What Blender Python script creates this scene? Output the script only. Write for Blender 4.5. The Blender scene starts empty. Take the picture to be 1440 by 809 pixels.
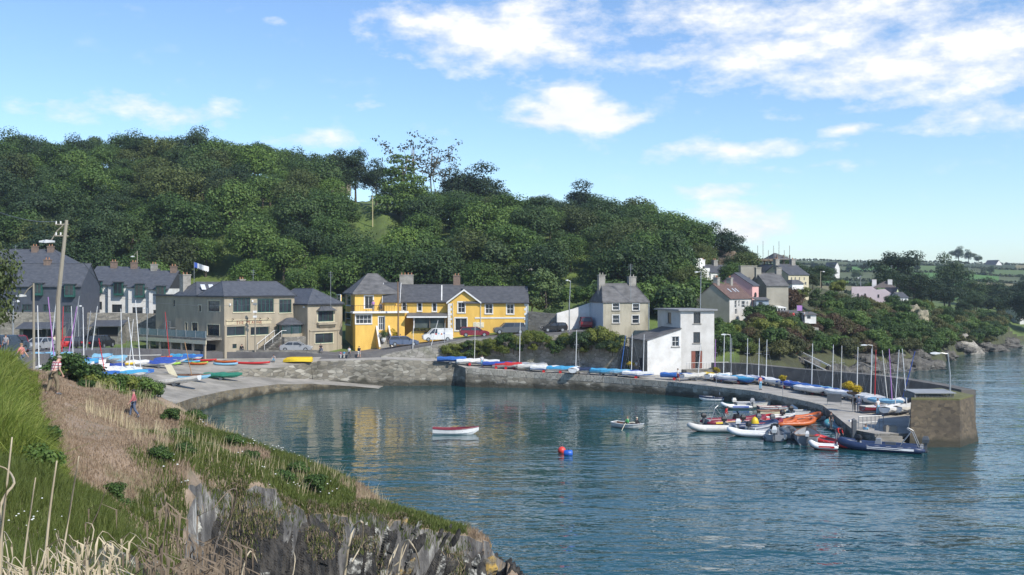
import bpy, bmesh, math, random
import numpy as np
from mathutils import Vector, Matrix, noise
R = math.radians
scene = bpy.context.scene
COL = scene.collection

# ------------------------------------------------------------------ camera
FPX = 1400.0            # focal length in photograph pixels (1440 wide)
CAMZ = 14.0
cam_d = bpy.data.cameras.new('camera')
cam_d.lens = 35.0; cam_d.sensor_width = 36.0
cam_d.clip_start = 0.2; cam_d.clip_end = 20000
cam = bpy.data.objects.new('camera', cam_d); COL.objects.link(cam)
cam.location = (0, 0, CAMZ); cam.rotation_euler = (R(90), 0, 0)
scene.camera = cam

# ------------------------------------------------------------------ sky, sun
SUN_AZ = Vector((0.72, -0.69)).normalized()   # from the right, a little behind
SUN_EL = R(43)
w = bpy.data.worlds.new('World'); scene.world = w; w.use_nodes = True
w.cycles.sampling_method = 'MANUAL'; w.cycles.sample_map_resolution = 256
scene.cycles.max_bounces = 7; scene.cycles.diffuse_bounces = 3; scene.cycles.glossy_bounces = 3; scene.cycles.transparent_max_bounces = 4
wt = w.node_tree; wt.nodes.clear()
def WN(t, **k):
    n = wt.nodes.new(t)
    for a, b in k.items(): setattr(n, a, b)
    return n
def wmath(op, a, b=None, c=None, clamp=False):
    n = WN('ShaderNodeMath', operation=op); n.use_clamp = clamp
    for i, q in enumerate((a, b, c)):
        if q is None: continue
        if hasattr(q, 'is_output'): wt.links.new(q, n.inputs[i])
        else: n.inputs[i].default_value = q
    return n.outputs[0]
sky = WN('ShaderNodeTexSky', sky_type='NISHITA')
sky.sun_disc = False; sky.sun_elevation = SUN_EL
sky.sun_rotation = math.atan2(SUN_AZ.x, SUN_AZ.y)
sky.altitude = 0; sky.air_density = 1.0; sky.dust_density = 0.2; sky.ozone_density = 2.0
tc = WN('ShaderNodeTexCoord')
sep = WN('ShaderNodeSeparateXYZ'); wt.links.new(tc.outputs['Generated'], sep.inputs[0])
az = wmath('ARCTAN2', sep.outputs[0], sep.outputs[1])
el = wmath('ARCSINE', sep.outputs[2])
def pxdir(px, py):
    x = (px-720)/FPX; z = (404.5-py)/FPX
    return math.atan2(x, 1), math.atan2(z, math.hypot(x, 1))
# clouds: (px, py, half width, half height, density)
CLOUDS = [
 (700,55,150,42,1.0),(640,40,90,26,.9),(790,75,90,26,.8),(740,15,70,24,.9),(600,12,60,16,.5),
 (805,160,58,26,1.35),(802,134,34,24,1.35),(850,170,44,15,1.2),(762,172,40,13,1.15),
 (1130,60,180,46,.8),(990,22,130,28,.75),(1290,88,160,36,1.0),(1390,66,120,46,.95),(1180,18,210,24,.85),(1420,100,80,22,.8),(960,80,60,20,.4),
 (1010,108,90,20,.5),(1190,118,90,14,.6),(1240,18,200,24,.6),(890,85,70,18,.5),
 (1030,212,130,16,.72),(1200,182,36,14,.75),(1230,150,110,16,.55),(1370,165,100,26,.62),(1340,130,100,20,.6),
 (1015,272,56,12,.8),(1040,303,50,13,.9),(1058,325,50,16,.95),(1090,305,30,12,.6),
 (250,155,90,18,.62),(95,150,60,14,.5),(170,140,80,12,.4),(430,198,62,12,.62),(490,150,40,9,.35),(390,30,24,8,.4),
 (1180,240,120,12,.35),(960,230,60,10,.4),(640,140,60,8,.25),(300,60,60,10,.2)]
acc = None
dn = WN('ShaderNodeTexNoise'); dn.inputs['Scale'].default_value = 7; dn.inputs['Detail'].default_value = 3
dmap = WN('ShaderNodeMapping'); dmap.inputs['Scale'].default_value = (1, 1, 2.2)
wt.links.new(tc.outputs['Generated'], dmap.inputs[0]); wt.links.new(dmap.outputs[0], dn.inputs[0])
dsep = WN('ShaderNodeSeparateColor'); wt.links.new(dn.outputs['Color'], dsep.inputs[0])
azd = wmath('MULTIPLY_ADD', dsep.outputs[0], 0.055, wmath('SUBTRACT', az, 0.0275))
eld = wmath('MULTIPLY_ADD', dsep.outputs[1], 0.03, wmath('SUBTRACT', el, 0.015))
for (px, py, hw, hh, den) in CLOUDS:
    a0, e0 = pxdir(px, py)
    q = wmath('MULTIPLY', wmath('SUBTRACT', azd, a0), FPX/hw*0.85)
    r = wmath('MULTIPLY', wmath('SUBTRACT', eld, e0), FPX/hh*0.85)
    s = wmath('MULTIPLY_ADD', q, q, wmath('MULTIPLY', r, r))
    g = wmath('MULTIPLY', wmath('EXPONENT', wmath('MULTIPLY', s, -1.0)), den)
    acc = g if acc is None else wmath('SMOOTH_MAX', acc, g, 0.12)
# scattered high cloud over the rest of the sky (out of frame, seen in the water)
n2 = WN('ShaderNodeTexNoise'); n2.inputs['Scale'].default_value = 3.2; n2.inputs['Detail'].default_value = 6
wt.links.new(dmap.outputs[0], n2.inputs[0])
hi = wmath('MULTIPLY', wmath('SUBTRACT', n2.outputs[0], 0.52), 3.0, clamp=True)
up = wmath('MULTIPLY', wmath('SUBTRACT', el, 0.32), 6.0, clamp=True)
acc = wmath('ADD', acc, wmath('MULTIPLY', wmath('MULTIPLY', hi, up), 0.45))
fb = WN('ShaderNodeTexNoise'); fb.inputs['Scale'].default_value = 22; fb.inputs['Detail'].default_value = 9; fb.inputs['Roughness'].default_value = 0.62
wt.links.new(dmap.outputs[0], fb.inputs[0])
dens = wmath('MULTIPLY_ADD', wmath('SUBTRACT', fb.outputs[0], 0.5), 1.9, wmath('SUBTRACT', acc, 0.26))
dens = wmath('MULTIPLY', dens, 1.45, clamp=True)
dens = wmath('SMOOTH_MIN', dens, 0.97, 0.15)
dens = wmath('MULTIPLY', dens, wmath('MULTIPLY', acc, 4.0, clamp=True))
shade = wmath('MULTIPLY_ADD', fb.outputs[0], 1.6, wmath('MULTIPLY_ADD', dens, 0.35, -0.35), clamp=True)
ccol = WN('ShaderNodeMix', data_type='RGBA')
ccol.inputs[6].default_value = (4.6, 5.0, 5.7, 1); ccol.inputs[7].default_value = (6.7, 6.72, 6.75, 1)
wt.links.new(shade, ccol.inputs[0])
tint = WN('ShaderNodeMix', data_type='RGBA', blend_type='MULTIPLY'); tint.inputs[0].default_value = 1.0
tint.inputs[7].default_value = (0.87, 0.99, 1.13, 1)
wt.links.new(sky.outputs[0], tint.inputs[6])
mixc = WN('ShaderNodeMix', data_type='RGBA')
wt.links.new(dens, mixc.inputs[0]); wt.links.new(tint.outputs[2], mixc.inputs[6]); wt.links.new(ccol.outputs[2], mixc.inputs[7])
bg = WN('ShaderNodeBackground'); bg.inputs[1].default_value = 0.11
wt.links.new(mixc.outputs[2], bg.inputs[0])
wo = WN('ShaderNodeOutputWorld'); wt.links.new(bg.outputs[0], wo.inputs[0])

sun_d = bpy.data.lights.new('sun', 'SUN'); sun_d.energy = 3.4; sun_d.angle = R(0.6); sun_d.color = (1, 0.95, 0.87)
sun = bpy.data.objects.new('sun', sun_d); COL.objects.link(sun)
sdir = Vector((SUN_AZ.x*math.cos(SUN_EL), SUN_AZ.y*math.cos(SUN_EL), math.sin(SUN_EL)))
sun.rotation_euler = sdir.to_track_quat('Z', 'Y').to_euler(); sun.location = (60, -40, 80)

vs = scene.view_settings
vs.view_transform = 'Standard'; vs.look = 'None'; vs.exposure = 0.62; vs.gamma = 1.0; vs.use_curve_mapping = False

# ================================================================== helpers
VIEWS = {'A':(0,280,3.371),'B':(220,370,5.143),'C':(460,370,4.5),'D':(740,370,4.494),'E':(960,340,4.494),
         'F':(940,500,4.8),'G':(1120,470,3.853),'H':(0,470,3.6),'N':(1060,330,3.79),'Q':(380,460,2.77),'P':(0,0,1.0)}
def vp(k, x, y):                       # enlarged-view measure -> photograph pixel
    a, b, s = VIEWS[k]; return a+x/s, b+y/s
def X(px, d): return (px-720)/FPX*d
def ray(px, py, d): return Vector((X(px, d), d, CAMZ-(py-404.5)/FPX*d))
def dz(py, z): return (CAMZ-z)*FPX/(py-404.5)
def onz(px, py, z): return ray(px, py, dz(py, z))
def zat(py, d): return CAMZ-(py-404.5)/FPX*d

MATS = {}
def new_mat(name):
    m = bpy.data.materials.new(name); m.use_nodes = True
    nt = m.node_tree; b = nt.nodes['Principled BSDF']
    return m, nt, b
def M(name, c=None, rough=.6, c2=None, scale=3.0, detail=5, bump=0.0, metal=0.0, stretch=(1,1,1), lo=.35, hi=.65, bscale=None, spec=.5, bdist=.03):
    if name in MATS: return MATS[name]
    m, nt, b = new_mat(name)
    if c2 is None: c2 = tuple(q*.82 for q in c)
    t = nt.nodes.new('ShaderNodeTexCoord'); mp = nt.nodes.new('ShaderNodeMapping'); mp.inputs['Scale'].default_value = stretch
    nt.links.new(t.outputs['Object'], mp.inputs[0])
    n = nt.nodes.new('ShaderNodeTexNoise'); n.inputs['Scale'].default_value = scale; n.inputs['Detail'].default_value = detail; n.inputs['Roughness'].default_value = .6
    nt.links.new(mp.outputs[0], n.inputs[0])
    r = nt.nodes.new('ShaderNodeValToRGB'); r.color_ramp.elements[0].position = lo; r.color_ramp.elements[1].position = hi
    r.color_ramp.elements[0].color = (*c2, 1); r.color_ramp.elements[1].color = (*c, 1)
    nt.links.new(n.outputs[0], r.inputs[0]); nt.links.new(r.outputs[0], b.inputs['Base Color'])
    b.inputs['Roughness'].default_value = rough; b.inputs['Metallic'].default_value = metal
    b.inputs['Specular IOR Level'].default_value = spec
    if bump:
        bp = nt.nodes.new('ShaderNodeBump'); bp.inputs['Strength'].default_value = bump; bp.inputs['Distance'].default_value = bdist
        n2 = nt.nodes.new('ShaderNodeTexNoise'); n2.inputs['Scale'].default_value = bscale or scale*4; n2.inputs['Detail'].default_value = 4
        nt.links.new(mp.outputs[0], n2.inputs[0]); nt.links.new(n2.outputs[0], bp.inputs['Height']); nt.links.new(bp.outputs[0], b.inputs['Normal'])
    MATS[name] = m; return m
def stone(name, cols, scale=2.2, stretch=(1,1,2.0), mortar=(.16,.15,.13), rough=.85, bump=.6, stain=(.05,.05,.035), stain_amt=.5, mw=.06, tide=None):
    if name in MATS: return MATS[name]
    m, nt, b = new_mat(name); L = nt.links.new
    t = nt.nodes.new('ShaderNodeTexCoord'); mp = nt.nodes.new('ShaderNodeMapping'); mp.inputs['Scale'].default_value = stretch
    L(t.outputs['Object'], mp.inputs[0])
    wob = nt.nodes.new('ShaderNodeTexNoise'); wob.inputs['Scale'].default_value = scale*1.3; L(mp.outputs[0], wob.inputs[0])
    mx = nt.nodes.new('ShaderNodeMix'); mx.data_type = 'RGBA'; mx.blend_type = 'LINEAR_LIGHT'; mx.inputs[0].default_value = .12
    L(mp.outputs[0], mx.inputs[6]); L(wob.outputs['Color'], mx.inputs[7])
    v = nt.nodes.new('ShaderNodeTexVoronoi'); v.inputs['Scale'].default_value = scale; L(mx.outputs[2], v.inputs['Vector'])
    e = nt.nodes.new('ShaderNodeTexVoronoi'); e.feature = 'DISTANCE_TO_EDGE'; e.inputs['Scale'].default_value = scale; L(mx.outputs[2], e.inputs['Vector'])
    sc = nt.nodes.new('ShaderNodeSeparateColor'); L(v.outputs['Color'], sc.inputs[0])
    r = nt.nodes.new('ShaderNodeValToRGB'); cr = r.color_ramp
    while len(cr.elements) < len(cols): cr.elements.new(.5)
    for i, c in enumerate(cols): cr.elements[i].position = i/(len(cols)-1); cr.elements[i].color = (*c, 1)
    L(sc.outputs[0], r.inputs[0])
    er = nt.nodes.new('ShaderNodeValToRGB'); er.color_ramp.elements[0].position = 0; er.color_ramp.elements[1].position = mw
    L(e.outputs['Distance'], er.inputs[0])
    m1 = nt.nodes.new('ShaderNodeMix'); m1.data_type = 'RGBA'; m1.inputs[6].default_value = (*mortar, 1)
    L(er.outputs[0], m1.inputs[0]); L(r.outputs[0], m1.inputs[7])
    st = nt.nodes.new('ShaderNodeTexNoise'); st.inputs['Scale'].default_value = .45; st.inputs['Detail'].default_value = 6; L(t.outputs['Object'], st.inputs[0])
    sr = nt.nodes.new('ShaderNodeValToRGB'); sr.color_ramp.elements[0].position = .45; sr.color_ramp.elements[1].position = .7
    sr.color_ramp.elements[1].color = (stain_amt,)*3+(1,); L(st.outputs[0], sr.inputs[0])
    m2 = nt.nodes.new('ShaderNodeMix'); m2.data_type = 'RGBA'; m2.inputs[7].default_value = (*stain, 1)
    L(sr.outputs[0], m2.inputs[0]); L(m1.outputs[2], m2.inputs[6]); fin=m2.outputs[2]
    if tide:      # dark weed and wet stone below the high water mark
        sz = nt.nodes.new('ShaderNodeSeparateXYZ'); L(t.outputs['Object'], sz.inputs[0])
        ad = nt.nodes.new('ShaderNodeMath'); ad.operation = 'MULTIPLY_ADD'; ad.inputs[1].default_value = -1.6; L(st.outputs[0], ad.inputs[0]); L(sz.outputs[2], ad.inputs[2])
        tr = nt.nodes.new('ShaderNodeMapRange'); tr.inputs[1].default_value = tide-.8-.25; tr.inputs[2].default_value = tide-.8+.2; tr.inputs[3].default_value = .85; tr.inputs[4].default_value = 0; L(ad.outputs[0], tr.inputs[0])
        m3 = nt.nodes.new('ShaderNodeMix'); m3.data_type = 'RGBA'; m3.inputs[7].default_value = (.028,.026,.014,1); L(tr.outputs[0], m3.inputs[0]); L(fin, m3.inputs[6]); fin = m3.outputs[2]
    L(fin, b.inputs['Base Color'])
    b.inputs['Roughness'].default_value = rough
    bp = nt.nodes.new('ShaderNodeBump'); bp.inputs['Strength'].default_value = bump; bp.inputs['Distance'].default_value = .08
    L(er.outputs[0], bp.inputs['Height']); L(bp.outputs[0], b.inputs['Normal'])
    MATS[name] = m; return m
def leafmat(name, c1, c2, c3=None, rough=.6, trans=.25, islands=True):
    if name in MATS: return MATS[name]
    m, nt, b = new_mat(name); L = nt.links.new
    oi = nt.nodes.new('ShaderNodeObjectInfo'); ge = nt.nodes.new('ShaderNodeNewGeometry')
    t = nt.nodes.new('ShaderNodeTexCoord'); n = nt.nodes.new('ShaderNodeTexNoise'); n.inputs['Scale'].default_value = .55; n.inputs['Detail'].default_value = 2
    L(t.outputs['Object'], n.inputs[0])
    a = nt.nodes.new('ShaderNodeMath'); a.operation = 'MULTIPLY_ADD'; a.inputs[1].default_value = .45; L(ge.outputs['Random Per Island'], a.inputs[0])
    a2 = nt.nodes.new('ShaderNodeMath'); a2.operation = 'MULTIPLY_ADD'; a2.inputs[1].default_value = .62; L(oi.outputs['Random'], a2.inputs[0])
    a3 = nt.nodes.new('ShaderNodeMath'); a3.operation = 'MULTIPLY_ADD'; a3.inputs[1].default_value = .5; a3.inputs[2].default_value = -.3; L(n.outputs[0], a3.inputs[0])
    L(a3.outputs[0], a2.inputs[2]); L(a2.outputs[0], a.inputs[2])
    r = nt.nodes.new('ShaderNodeValToRGB'); cr = r.color_ramp
    cr.elements[0].position = .1; cr.elements[0].color = (*c1, 1); cr.elements[1].position = .9; cr.elements[1].color = (*(c3 or c2), 1)
    if c3: e = cr.elements.new(.5); e.color = (*c2, 1)
    L(a.outputs[0], r.inputs[0]); L(r.outputs[0], b.inputs['Base Color'])
    b.inputs['Roughness'].default_value = rough; b.inputs['Specular IOR Level'].default_value = .3
    if trans:
        tr = nt.nodes.new('ShaderNodeBsdfTranslucent'); mx = nt.nodes.new('ShaderNodeMixShader'); mx.inputs[0].default_value = trans
        L(r.outputs[0], tr.inputs[0]); out = nt.nodes['Material Output']
        L(b.outputs[0], mx.inputs[1]); L(tr.outputs[0], mx.inputs[2]); L(mx.outputs[0], out.inputs[0])
    MATS[name] = m; return m
def glass(name='window glass', c=(.018,.022,.026), rough=.06):
    return M(name, c, rough, c2=tuple(q*2.2 for q in c), scale=.7, spec=.6)

class MB:
    def __init__(s): s.v=[]; s.f=[]; s.m=[]; s.cur=0
    def add(s, pts): i=len(s.v); s.v += [tuple(p) for p in pts]; return i
    def face(s, idx): s.f.append(tuple(idx)); s.m.append(s.cur)
    def poly(s, pts): i=s.add(pts); s.face(range(i, i+len(pts)))
    def corners(s, P):
        i=s.add(P)
        for q in ((0,1,3,2),(4,6,7,5),(0,4,5,1),(2,3,7,6),(0,2,6,4),(1,5,7,3)): s.face([i+k for k in q])
    def box(s, x0,x1,y0,y1,z0,z1): s.corners([(x,y,z) for x in (x0,x1) for y in (y0,y1) for z in (z0,z1)])
    def obox(s, c, size, mat=None):
        c=Vector(c); mt = mat or Matrix.Identity(3); h=Vector(size)/2
        s.corners([c+mt@Vector((x*h.x,y*h.y,z*h.z)) for x in (-1,1) for y in (-1,1) for z in (-1,1)])
    def loft(s, secs, closed=True, cap=True):
        n=len(secs[0]); base=[s.add(q) for q in secs]
        for a,b in zip(base,base[1:]):
            for k in range(n if closed else n-1):
                l=(k+1)%n; s.face((a+k,a+l,b+l,b+k))
        if cap and closed:
            s.face([base[0]+k for k in range(n)][::-1]); s.face([base[-1]+k for k in range(n)])
    def tube(s, pts, rad, n=6, cap=True):
        pts=[Vector(p) for p in pts]
        if not hasattr(rad,'__len__'): rad=[rad]*len(pts)
        secs=[]; up=Vector((0,0,1))
        for i,p in enumerate(pts):
            t=(pts[min(i+1,len(pts)-1)]-pts[max(i-1,0)]).normalized()
            ref = Vector((1,0,0)) if abs(t.z)>.95 else up
            a=t.cross(ref).normalized(); b=t.cross(a).normalized()
            secs.append([p+(a*math.cos(2*math.pi*k/n)+b*math.sin(2*math.pi*k/n))*rad[i] for k in range(n)])
        s.loft(secs, True, cap)
    def cyl(s, p0, p1, r0, r1=None, n=10): s.tube([p0,p1],[r0, r0 if r1 is None else r1], n)
    def ball(s, c, r, nu=10, nv=6, top=1.0, bot=-1.0):
        if not hasattr(r,'__len__'): r=(r,r,r)
        secs=[]
        for j in range(nv+1):
            ph=math.asin(max(-.999,min(.999,bot+(top-bot)*j/nv))); cz=math.cos(ph)
            secs.append([(c[0]+r[0]*cz*math.cos(2*math.pi*k/nu), c[1]+r[1]*cz*math.sin(2*math.pi*k/nu), c[2]+r[2]*math.sin(ph)) for k in range(nu)])
        s.loft(secs)
    def ext(s, poly, a0, a1, axis='y'):          # (u,z) polygon extruded
        f=(lambda u,z,a:(u,a,z)) if axis=='y' else (lambda u,z,a:(a,u,z))
        s.loft([[f(u,z,a) for u,z in poly] for a in (a0,a1)])
    def build(s, name, mats, parent=None, smooth=False, loc=None, recalc=True):
        me=bpy.data.meshes.new(name); me.from_pydata(s.v, [], s.f)
        if not isinstance(mats,(list,tuple)): mats=[mats]
        for q in mats: me.materials.append(q)
        if len(mats)>1: me.polygons.foreach_set('material_index', s.m)
        if recalc:
            bm=bmesh.new(); bm.from_mesh(me); bmesh.ops.recalc_face_normals(bm, faces=bm.faces); bm.to_mesh(me); bm.free()
        if smooth: me.polygons.foreach_set('use_smooth', [True]*len(me.polygons))
        me.update()
        o=bpy.data.objects.new(name, me); COL.objects.link(o)
        if parent: o.parent=parent
        if loc is not None: o.location=loc
        return o
def np_mesh(name, verts, nper, mats, parent=None, midx=None):
    """every face has nper own vertices"""
    me=bpy.data.meshes.new(name); nv=len(verts); nf=nv//nper
    me.vertices.add(nv); me.vertices.foreach_set('co', np.ascontiguousarray(verts, dtype=np.float32).ravel())
    me.loops.add(nv); me.loops.foreach_set('vertex_index', np.arange(nv, dtype=np.int32))
    me.polygons.add(nf); me.polygons.foreach_set('loop_start', np.arange(0, nv, nper, dtype=np.int32))
    if not isinstance(mats,(list,tuple)): mats=[mats]
    for q in mats: me.materials.append(q)
    if midx is not None: me.polygons.foreach_set('material_index', np.ascontiguousarray(midx, dtype=np.int32))
    me.update(calc_edges=True)
    o=bpy.data.objects.new(name, me); COL.objects.link(o)
    if parent: o.parent=parent
    return o
def tag(o, label=None, cat=None, group=None, kind=None):
    if label: o['label']=label
    if cat: o['category']=cat
    if group: o['group']=group
    if kind: o['kind']=kind
    return o
def thing(name, label, cat, loc=(0,0,0), rz=0, group=None):
    o=bpy.data.objects.new(name, None); COL.objects.link(o); o.empty_display_size=.3
    o.location=loc; o.rotation_euler=(0,0,rz)
    return tag(o, label, cat, group)
def dup(root, loc, rz=0, scale=1.0, label=None, group=None):
    r=root.copy(); COL.objects.link(r); r.location=loc; r.rotation_euler=(0,0,rz)
    r.scale = scale if hasattr(scale,'__len__') else (scale,)*3
    if label: r['label']=label
    if group: r['group']=group
    for ch in list(root.children):
        c=ch.copy(); COL.objects.link(c); c.parent=r
        for g in list(ch.children):
            q=g.copy(); COL.objects.link(q); q.parent=c
    return r
def grid_sheet(name, rows, mat, kind='structure', smooth=True):
    """rows: list of equal length point lists"""
    mb=MB(); n=len(rows[0])
    for r in rows: mb.add(r)
    for i in range(len(rows)-1):
        for k in range(n-1): mb.face((i*n+k, i*n+k+1, (i+1)*n+k+1, (i+1)*n+k))
    o=mb.build(name, mat, smooth=smooth); 
    if kind: tag(o, kind=kind)
    return o
rng = random.Random(7)

# ================================================================== setting
# ---- water
def water_mat():
    m, nt, b = new_mat('harbour water'); L = nt.links.new
    b.inputs['Base Color'].default_value = (.011,.060,.066,1); b.inputs['Roughness'].default_value = .012; b.inputs['IOR'].default_value = 1.5
    t = nt.nodes.new('ShaderNodeTexCoord')
    def nz(scale, st, det=3, rot=0, rough=.55):
        mp = nt.nodes.new('ShaderNodeMapping'); mp.inputs['Scale'].default_value = st; mp.inputs['Rotation'].default_value = (0,0,rot)
        L(t.outputs['Object'], mp.inputs[0]); n = nt.nodes.new('ShaderNodeTexNoise'); n.inputs['Scale'].default_value = scale
        n.inputs['Detail'].default_value = det; n.inputs['Roughness'].default_value = rough
        L(mp.outputs[0], n.inputs[0]); return n.outputs[0]
    def mth(op, a, b2, c=None, cl=False):
        n = nt.nodes.new('ShaderNodeMath'); n.operation = op; n.use_clamp = cl
        for i,q in enumerate((a,b2,c)):
            if q is None: continue
            if hasattr(q,'is_output'): L(q, n.inputs[i])
            else: n.inputs[i].default_value = q
        return n.outputs[0]
    small = nz(.85,(1,1.7,1),2.5,.12); swell = nz(.22,(1,2.2,1),2,-.35)
    patch = nz(.06,(.45,1.7,1),3,-.42)
    # ruffled water outside and along boat wakes, calm under the quay
    sp = nt.nodes.new('ShaderNodeSeparateXYZ'); L(t.outputs['Object'], sp.inputs[0])
    out = mth('MULTIPLY_ADD', sp.outputs[0], .012, mth('MULTIPLY_ADD', sp.outputs[1], -.010, 1.0), True)
    amt = mth('MULTIPLY', mth('SUBTRACT', patch, .38), 3.2, None, True)
    amt = mth('MULTIPLY_ADD', mth('MULTIPLY', amt, mth('ADD', out, .22)), .75, mth('MULTIPLY_ADD', out, .45, .10))
    h = mth('MULTIPLY', mth('MULTIPLY_ADD', swell, 2.2, small), amt)
    bp = nt.nodes.new('ShaderNodeBump'); bp.inputs['Strength'].default_value = 1; bp.inputs['Distance'].default_value = .17
    L(h, bp.inputs['Height']); L(bp.outputs[0], b.inputs['Normal'])
    return m
mb = MB(); mb.poly([(-3000,-400,0),(6000,-400,0),(6000,9000,0),(-3000,9000,0)])
tag(mb.build('water', water_mat()), kind='structure')
seabed = M('sea bed mud',(.05,.06,.045))
mb = MB(); mb.poly([(-9000,-1200,-5),(9000,-1200,-5),(9000,12000,-5),(-9000,12000,-5)])
tag(mb.build('ground', seabed), kind='structure')

# ---- hillside terrain: per photo column, (distance, height) knots
TCOL = [
(-420,[(90,3),(100,8),(150,9),(175,11),(220,35),(280,50),(380,53)]),
(-100,[(98,3),(106,6.8),(150,7),(175,9.5),(220,31),(272,49),(380,53)]),
(0,[(104,3),(112,5.6),(150,6.2),(178,9),(220,28),(270,45),(380,50)]),
(200,[(137.5,2.5),(146,4.2),(160,5.6),(185,9),(225,28),(275,46.5),(380,50)]),
(320,[(141.5,2.5),(145,3.9),(160,5.5),(185,10),(225,30),(278,46.5),(380,50)]),
(430,[(143.4,2.5),(150,3.8),(163,5.2),(188,11),(228,30),(278,42.5),(380,46)]),
(540,[(144,2.4),(150.5,4.2),(165,6),(190,11),(208,17),(230,31),(300,40)]),
(640,[(147.6,2.4),(151.5,5.6),(168,7.5),(190,13),(225,26),(265,32),(380,36)]),
(720,[(149,2.4),(151.5,6.4),(168,9),(190,14),(225,24),(265,30.5),(380,34)]),
(850,[(147.4,2),(151.5,6.4),(165,9.5),(185,13),(220,22),(262,29),(380,33)]),
(950,[(143.6,1.5),(150,4.6),(165,9),(182,12),(215,20),(255,24.5),(380,28)]),
(1030,[(141.6,1.4),(148,4.2),(160,7.8),(180,10),(205,14),(240,18),(380,22)]),
(1100,[(138.6,.6),(148,3.4),(163,7.2),(180,9.3),(205,13.5),(222,17.5),(380,18)]),
(1150,[(148,-1.5),(157,2.6),(175,6),(195,9),(220,12.5),(250,14),(380,12)]),
(1200,[(156,-1.5),(165,2.6),(180,6),(200,8.6),(225,10.4),(255,12),(380,10)]),
(1270,[(163,-1.5),(171,2.6),(186,6),(205,8.2),(230,9.6),(260,10),(380,9)]),
(1318,[(172,-1.5),(180,1.4),(205,4.6),(222,6),(240,7),(265,8),(380,9)]),
(1345,[(203,-1.5),(209,2),(218,4.4),(228,5.4),(242,6),(268,7),(380,9)]),
(1400,[(218,-1.5),(223,1.5),(230,3.2),(240,4.3),(255,5),(280,6),(380,9)]),
(1424,[(250,-1.5),(256,1),(262,2),(270,3),(285,4),(310,6),(380,9)]),
(1500,[(280,-1.5),(285,1),(292,2),(300,3),(315,4.5),(335,6),(380,9)]),
(1900,[(300,-1.5),(306,1),(312,2),(320,3),(335,4.5),(350,6),(380,9)])]
def prof(px):
    T=TCOL
    if px<=T[0][0]: return T[0][1]
    for (p0,a),(p1,b) in zip(T,T[1:]):
        if px<=p1:
            t=(px-p0)/(p1-p0); return [(q[0]+(r[0]-q[0])*t, q[1]+(r[1]-q[1])*t) for q,r in zip(a,b)]
    return T[-1][1]
def ground(px, d, rough=True):
    k=prof(px)
    if d<=k[0][0]: z=k[0][1]
    elif d>=k[-1][0]: z=k[-1][1]
    else:
        for (a,za),(b,zb) in zip(k,k[1:]):
            if d<=b: t=(d-a)/(b-a); z=za+(zb-za)*t; break
    if rough and d>k[2][0]:
        z += (noise.noise(Vector((X(px,d)*.06,d*.06,0)))*1.1+noise.noise(Vector((X(px,d)*.2,d*.2,5)))*.3)*min(1,(d-k[2][0])/12)
    return z
def gpt(px, d): return Vector((X(px,d), d, ground(px,d)))
hill_m = M('hillside grass',(.12,.175,.035),.9,(.06,.085,.022),scale=.18,detail=8,bump=.5,bscale=2,bdist=.2)
rows=[]
pxs=list(np.arange(-420,1901,10))+[1318,1345,1424]; pxs=sorted(set(pxs))
for px in pxs:
    k=prof(px); ds=[]
    for i,((a,_),(b,_)) in enumerate(zip(k,k[1:])):
        n=(4,4,5,6,6,6)[i]; ds += [a+(b-a)*j/n for j in range(n)]
    ds.append(k[-1][0])
    rows.append([(X(px,k[0][0]),k[0][0],-4)]+[tuple(gpt(px,d)) for d in ds])
ho=grid_sheet('hillside', rows, hill_m)
ho.data.materials.append(M('headland scrub ground',(.075,.08,.03),.95,(.04,.042,.02),scale=.3,detail=8,bump=.6,bscale=2,bdist=.2))
for f in ho.data.polygons:
    c=f.center
    if c.y>0 and 720+c.x/c.y*FPX>1040 and c.y<262: f.material_index=1

# ---- far farmland
fields=[M('pasture green',(.075,.17,.022),.9,(.06,.13,.02),scale=.02),M('meadow green',(.095,.15,.03),.9,(.07,.11,.025),scale=.02),
        M('stubble field',(.20,.17,.075),.9,(.15,.14,.06),scale=.02),M('rough pasture',(.10,.12,.04),.9,(.06,.075,.025),scale=.03),M('dark heath',(.045,.065,.02),.9,(.03,.045,.015),scale=.03)]
hr=random.Random(3)
FD=[380,440,510,590,690,800,920,1080]
def farz(px,d):
    z=np.interp(d,[380,450,600,900,1080,1700],[9,11,19,38.5,41,39])
    return float(z*(1-.10*max(0,min(1,(px-1180)/260))) + noise.noise(Vector((px*.008,d*.006,2)))*2.2*min(1,(d-380)/150))
mb=MB(); hedge=[]
forced={(0,2):0}
for i,(a,b) in enumerate(zip(FD,FD[1:])):
    edges=[1000]
    while edges[-1]<1950: edges.append(edges[-1]+hr.uniform(38,110)*(1 if i<4 else .8))
    for p0,p1 in zip(edges,edges[1:]):
        mb.cur=hr.choice([0,1,1,3,3,2,4,0] if i<5 else [3,3,1,2,4])
        n=6
        for j in range(n):
            q0=p0+(p1-p0)*j/n; q1=p0+(p1-p0)*(j+1)/n
            for jj in range(3):
                da=a+(b-a)*jj/3; db=a+(b-a)*(jj+1)/3
                mb.poly([(X(q,d),d,farz(q,d)) for q,d in ((q0,da),(q1,da),(q1,db),(q0,db))])
            hedge.append((q0,q1,a,a))
        if p1<1700: 
            for jj in range(4 if hr.random()<.45 else 0): hedge.append((p1,p1,a+(b-a)*jj/4,a+(b-a)*(jj+1)/4))
mb.cur=3
for q0 in range(1000,1950,40): mb.poly([(X(q,d),d,farz(q,d)) for q,d in ((q0,1080),(q0+40,1080),(q0+40,1700),(q0,1700))])
tag(mb.build('far_hills', fields, smooth=True), kind='structure')

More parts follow.
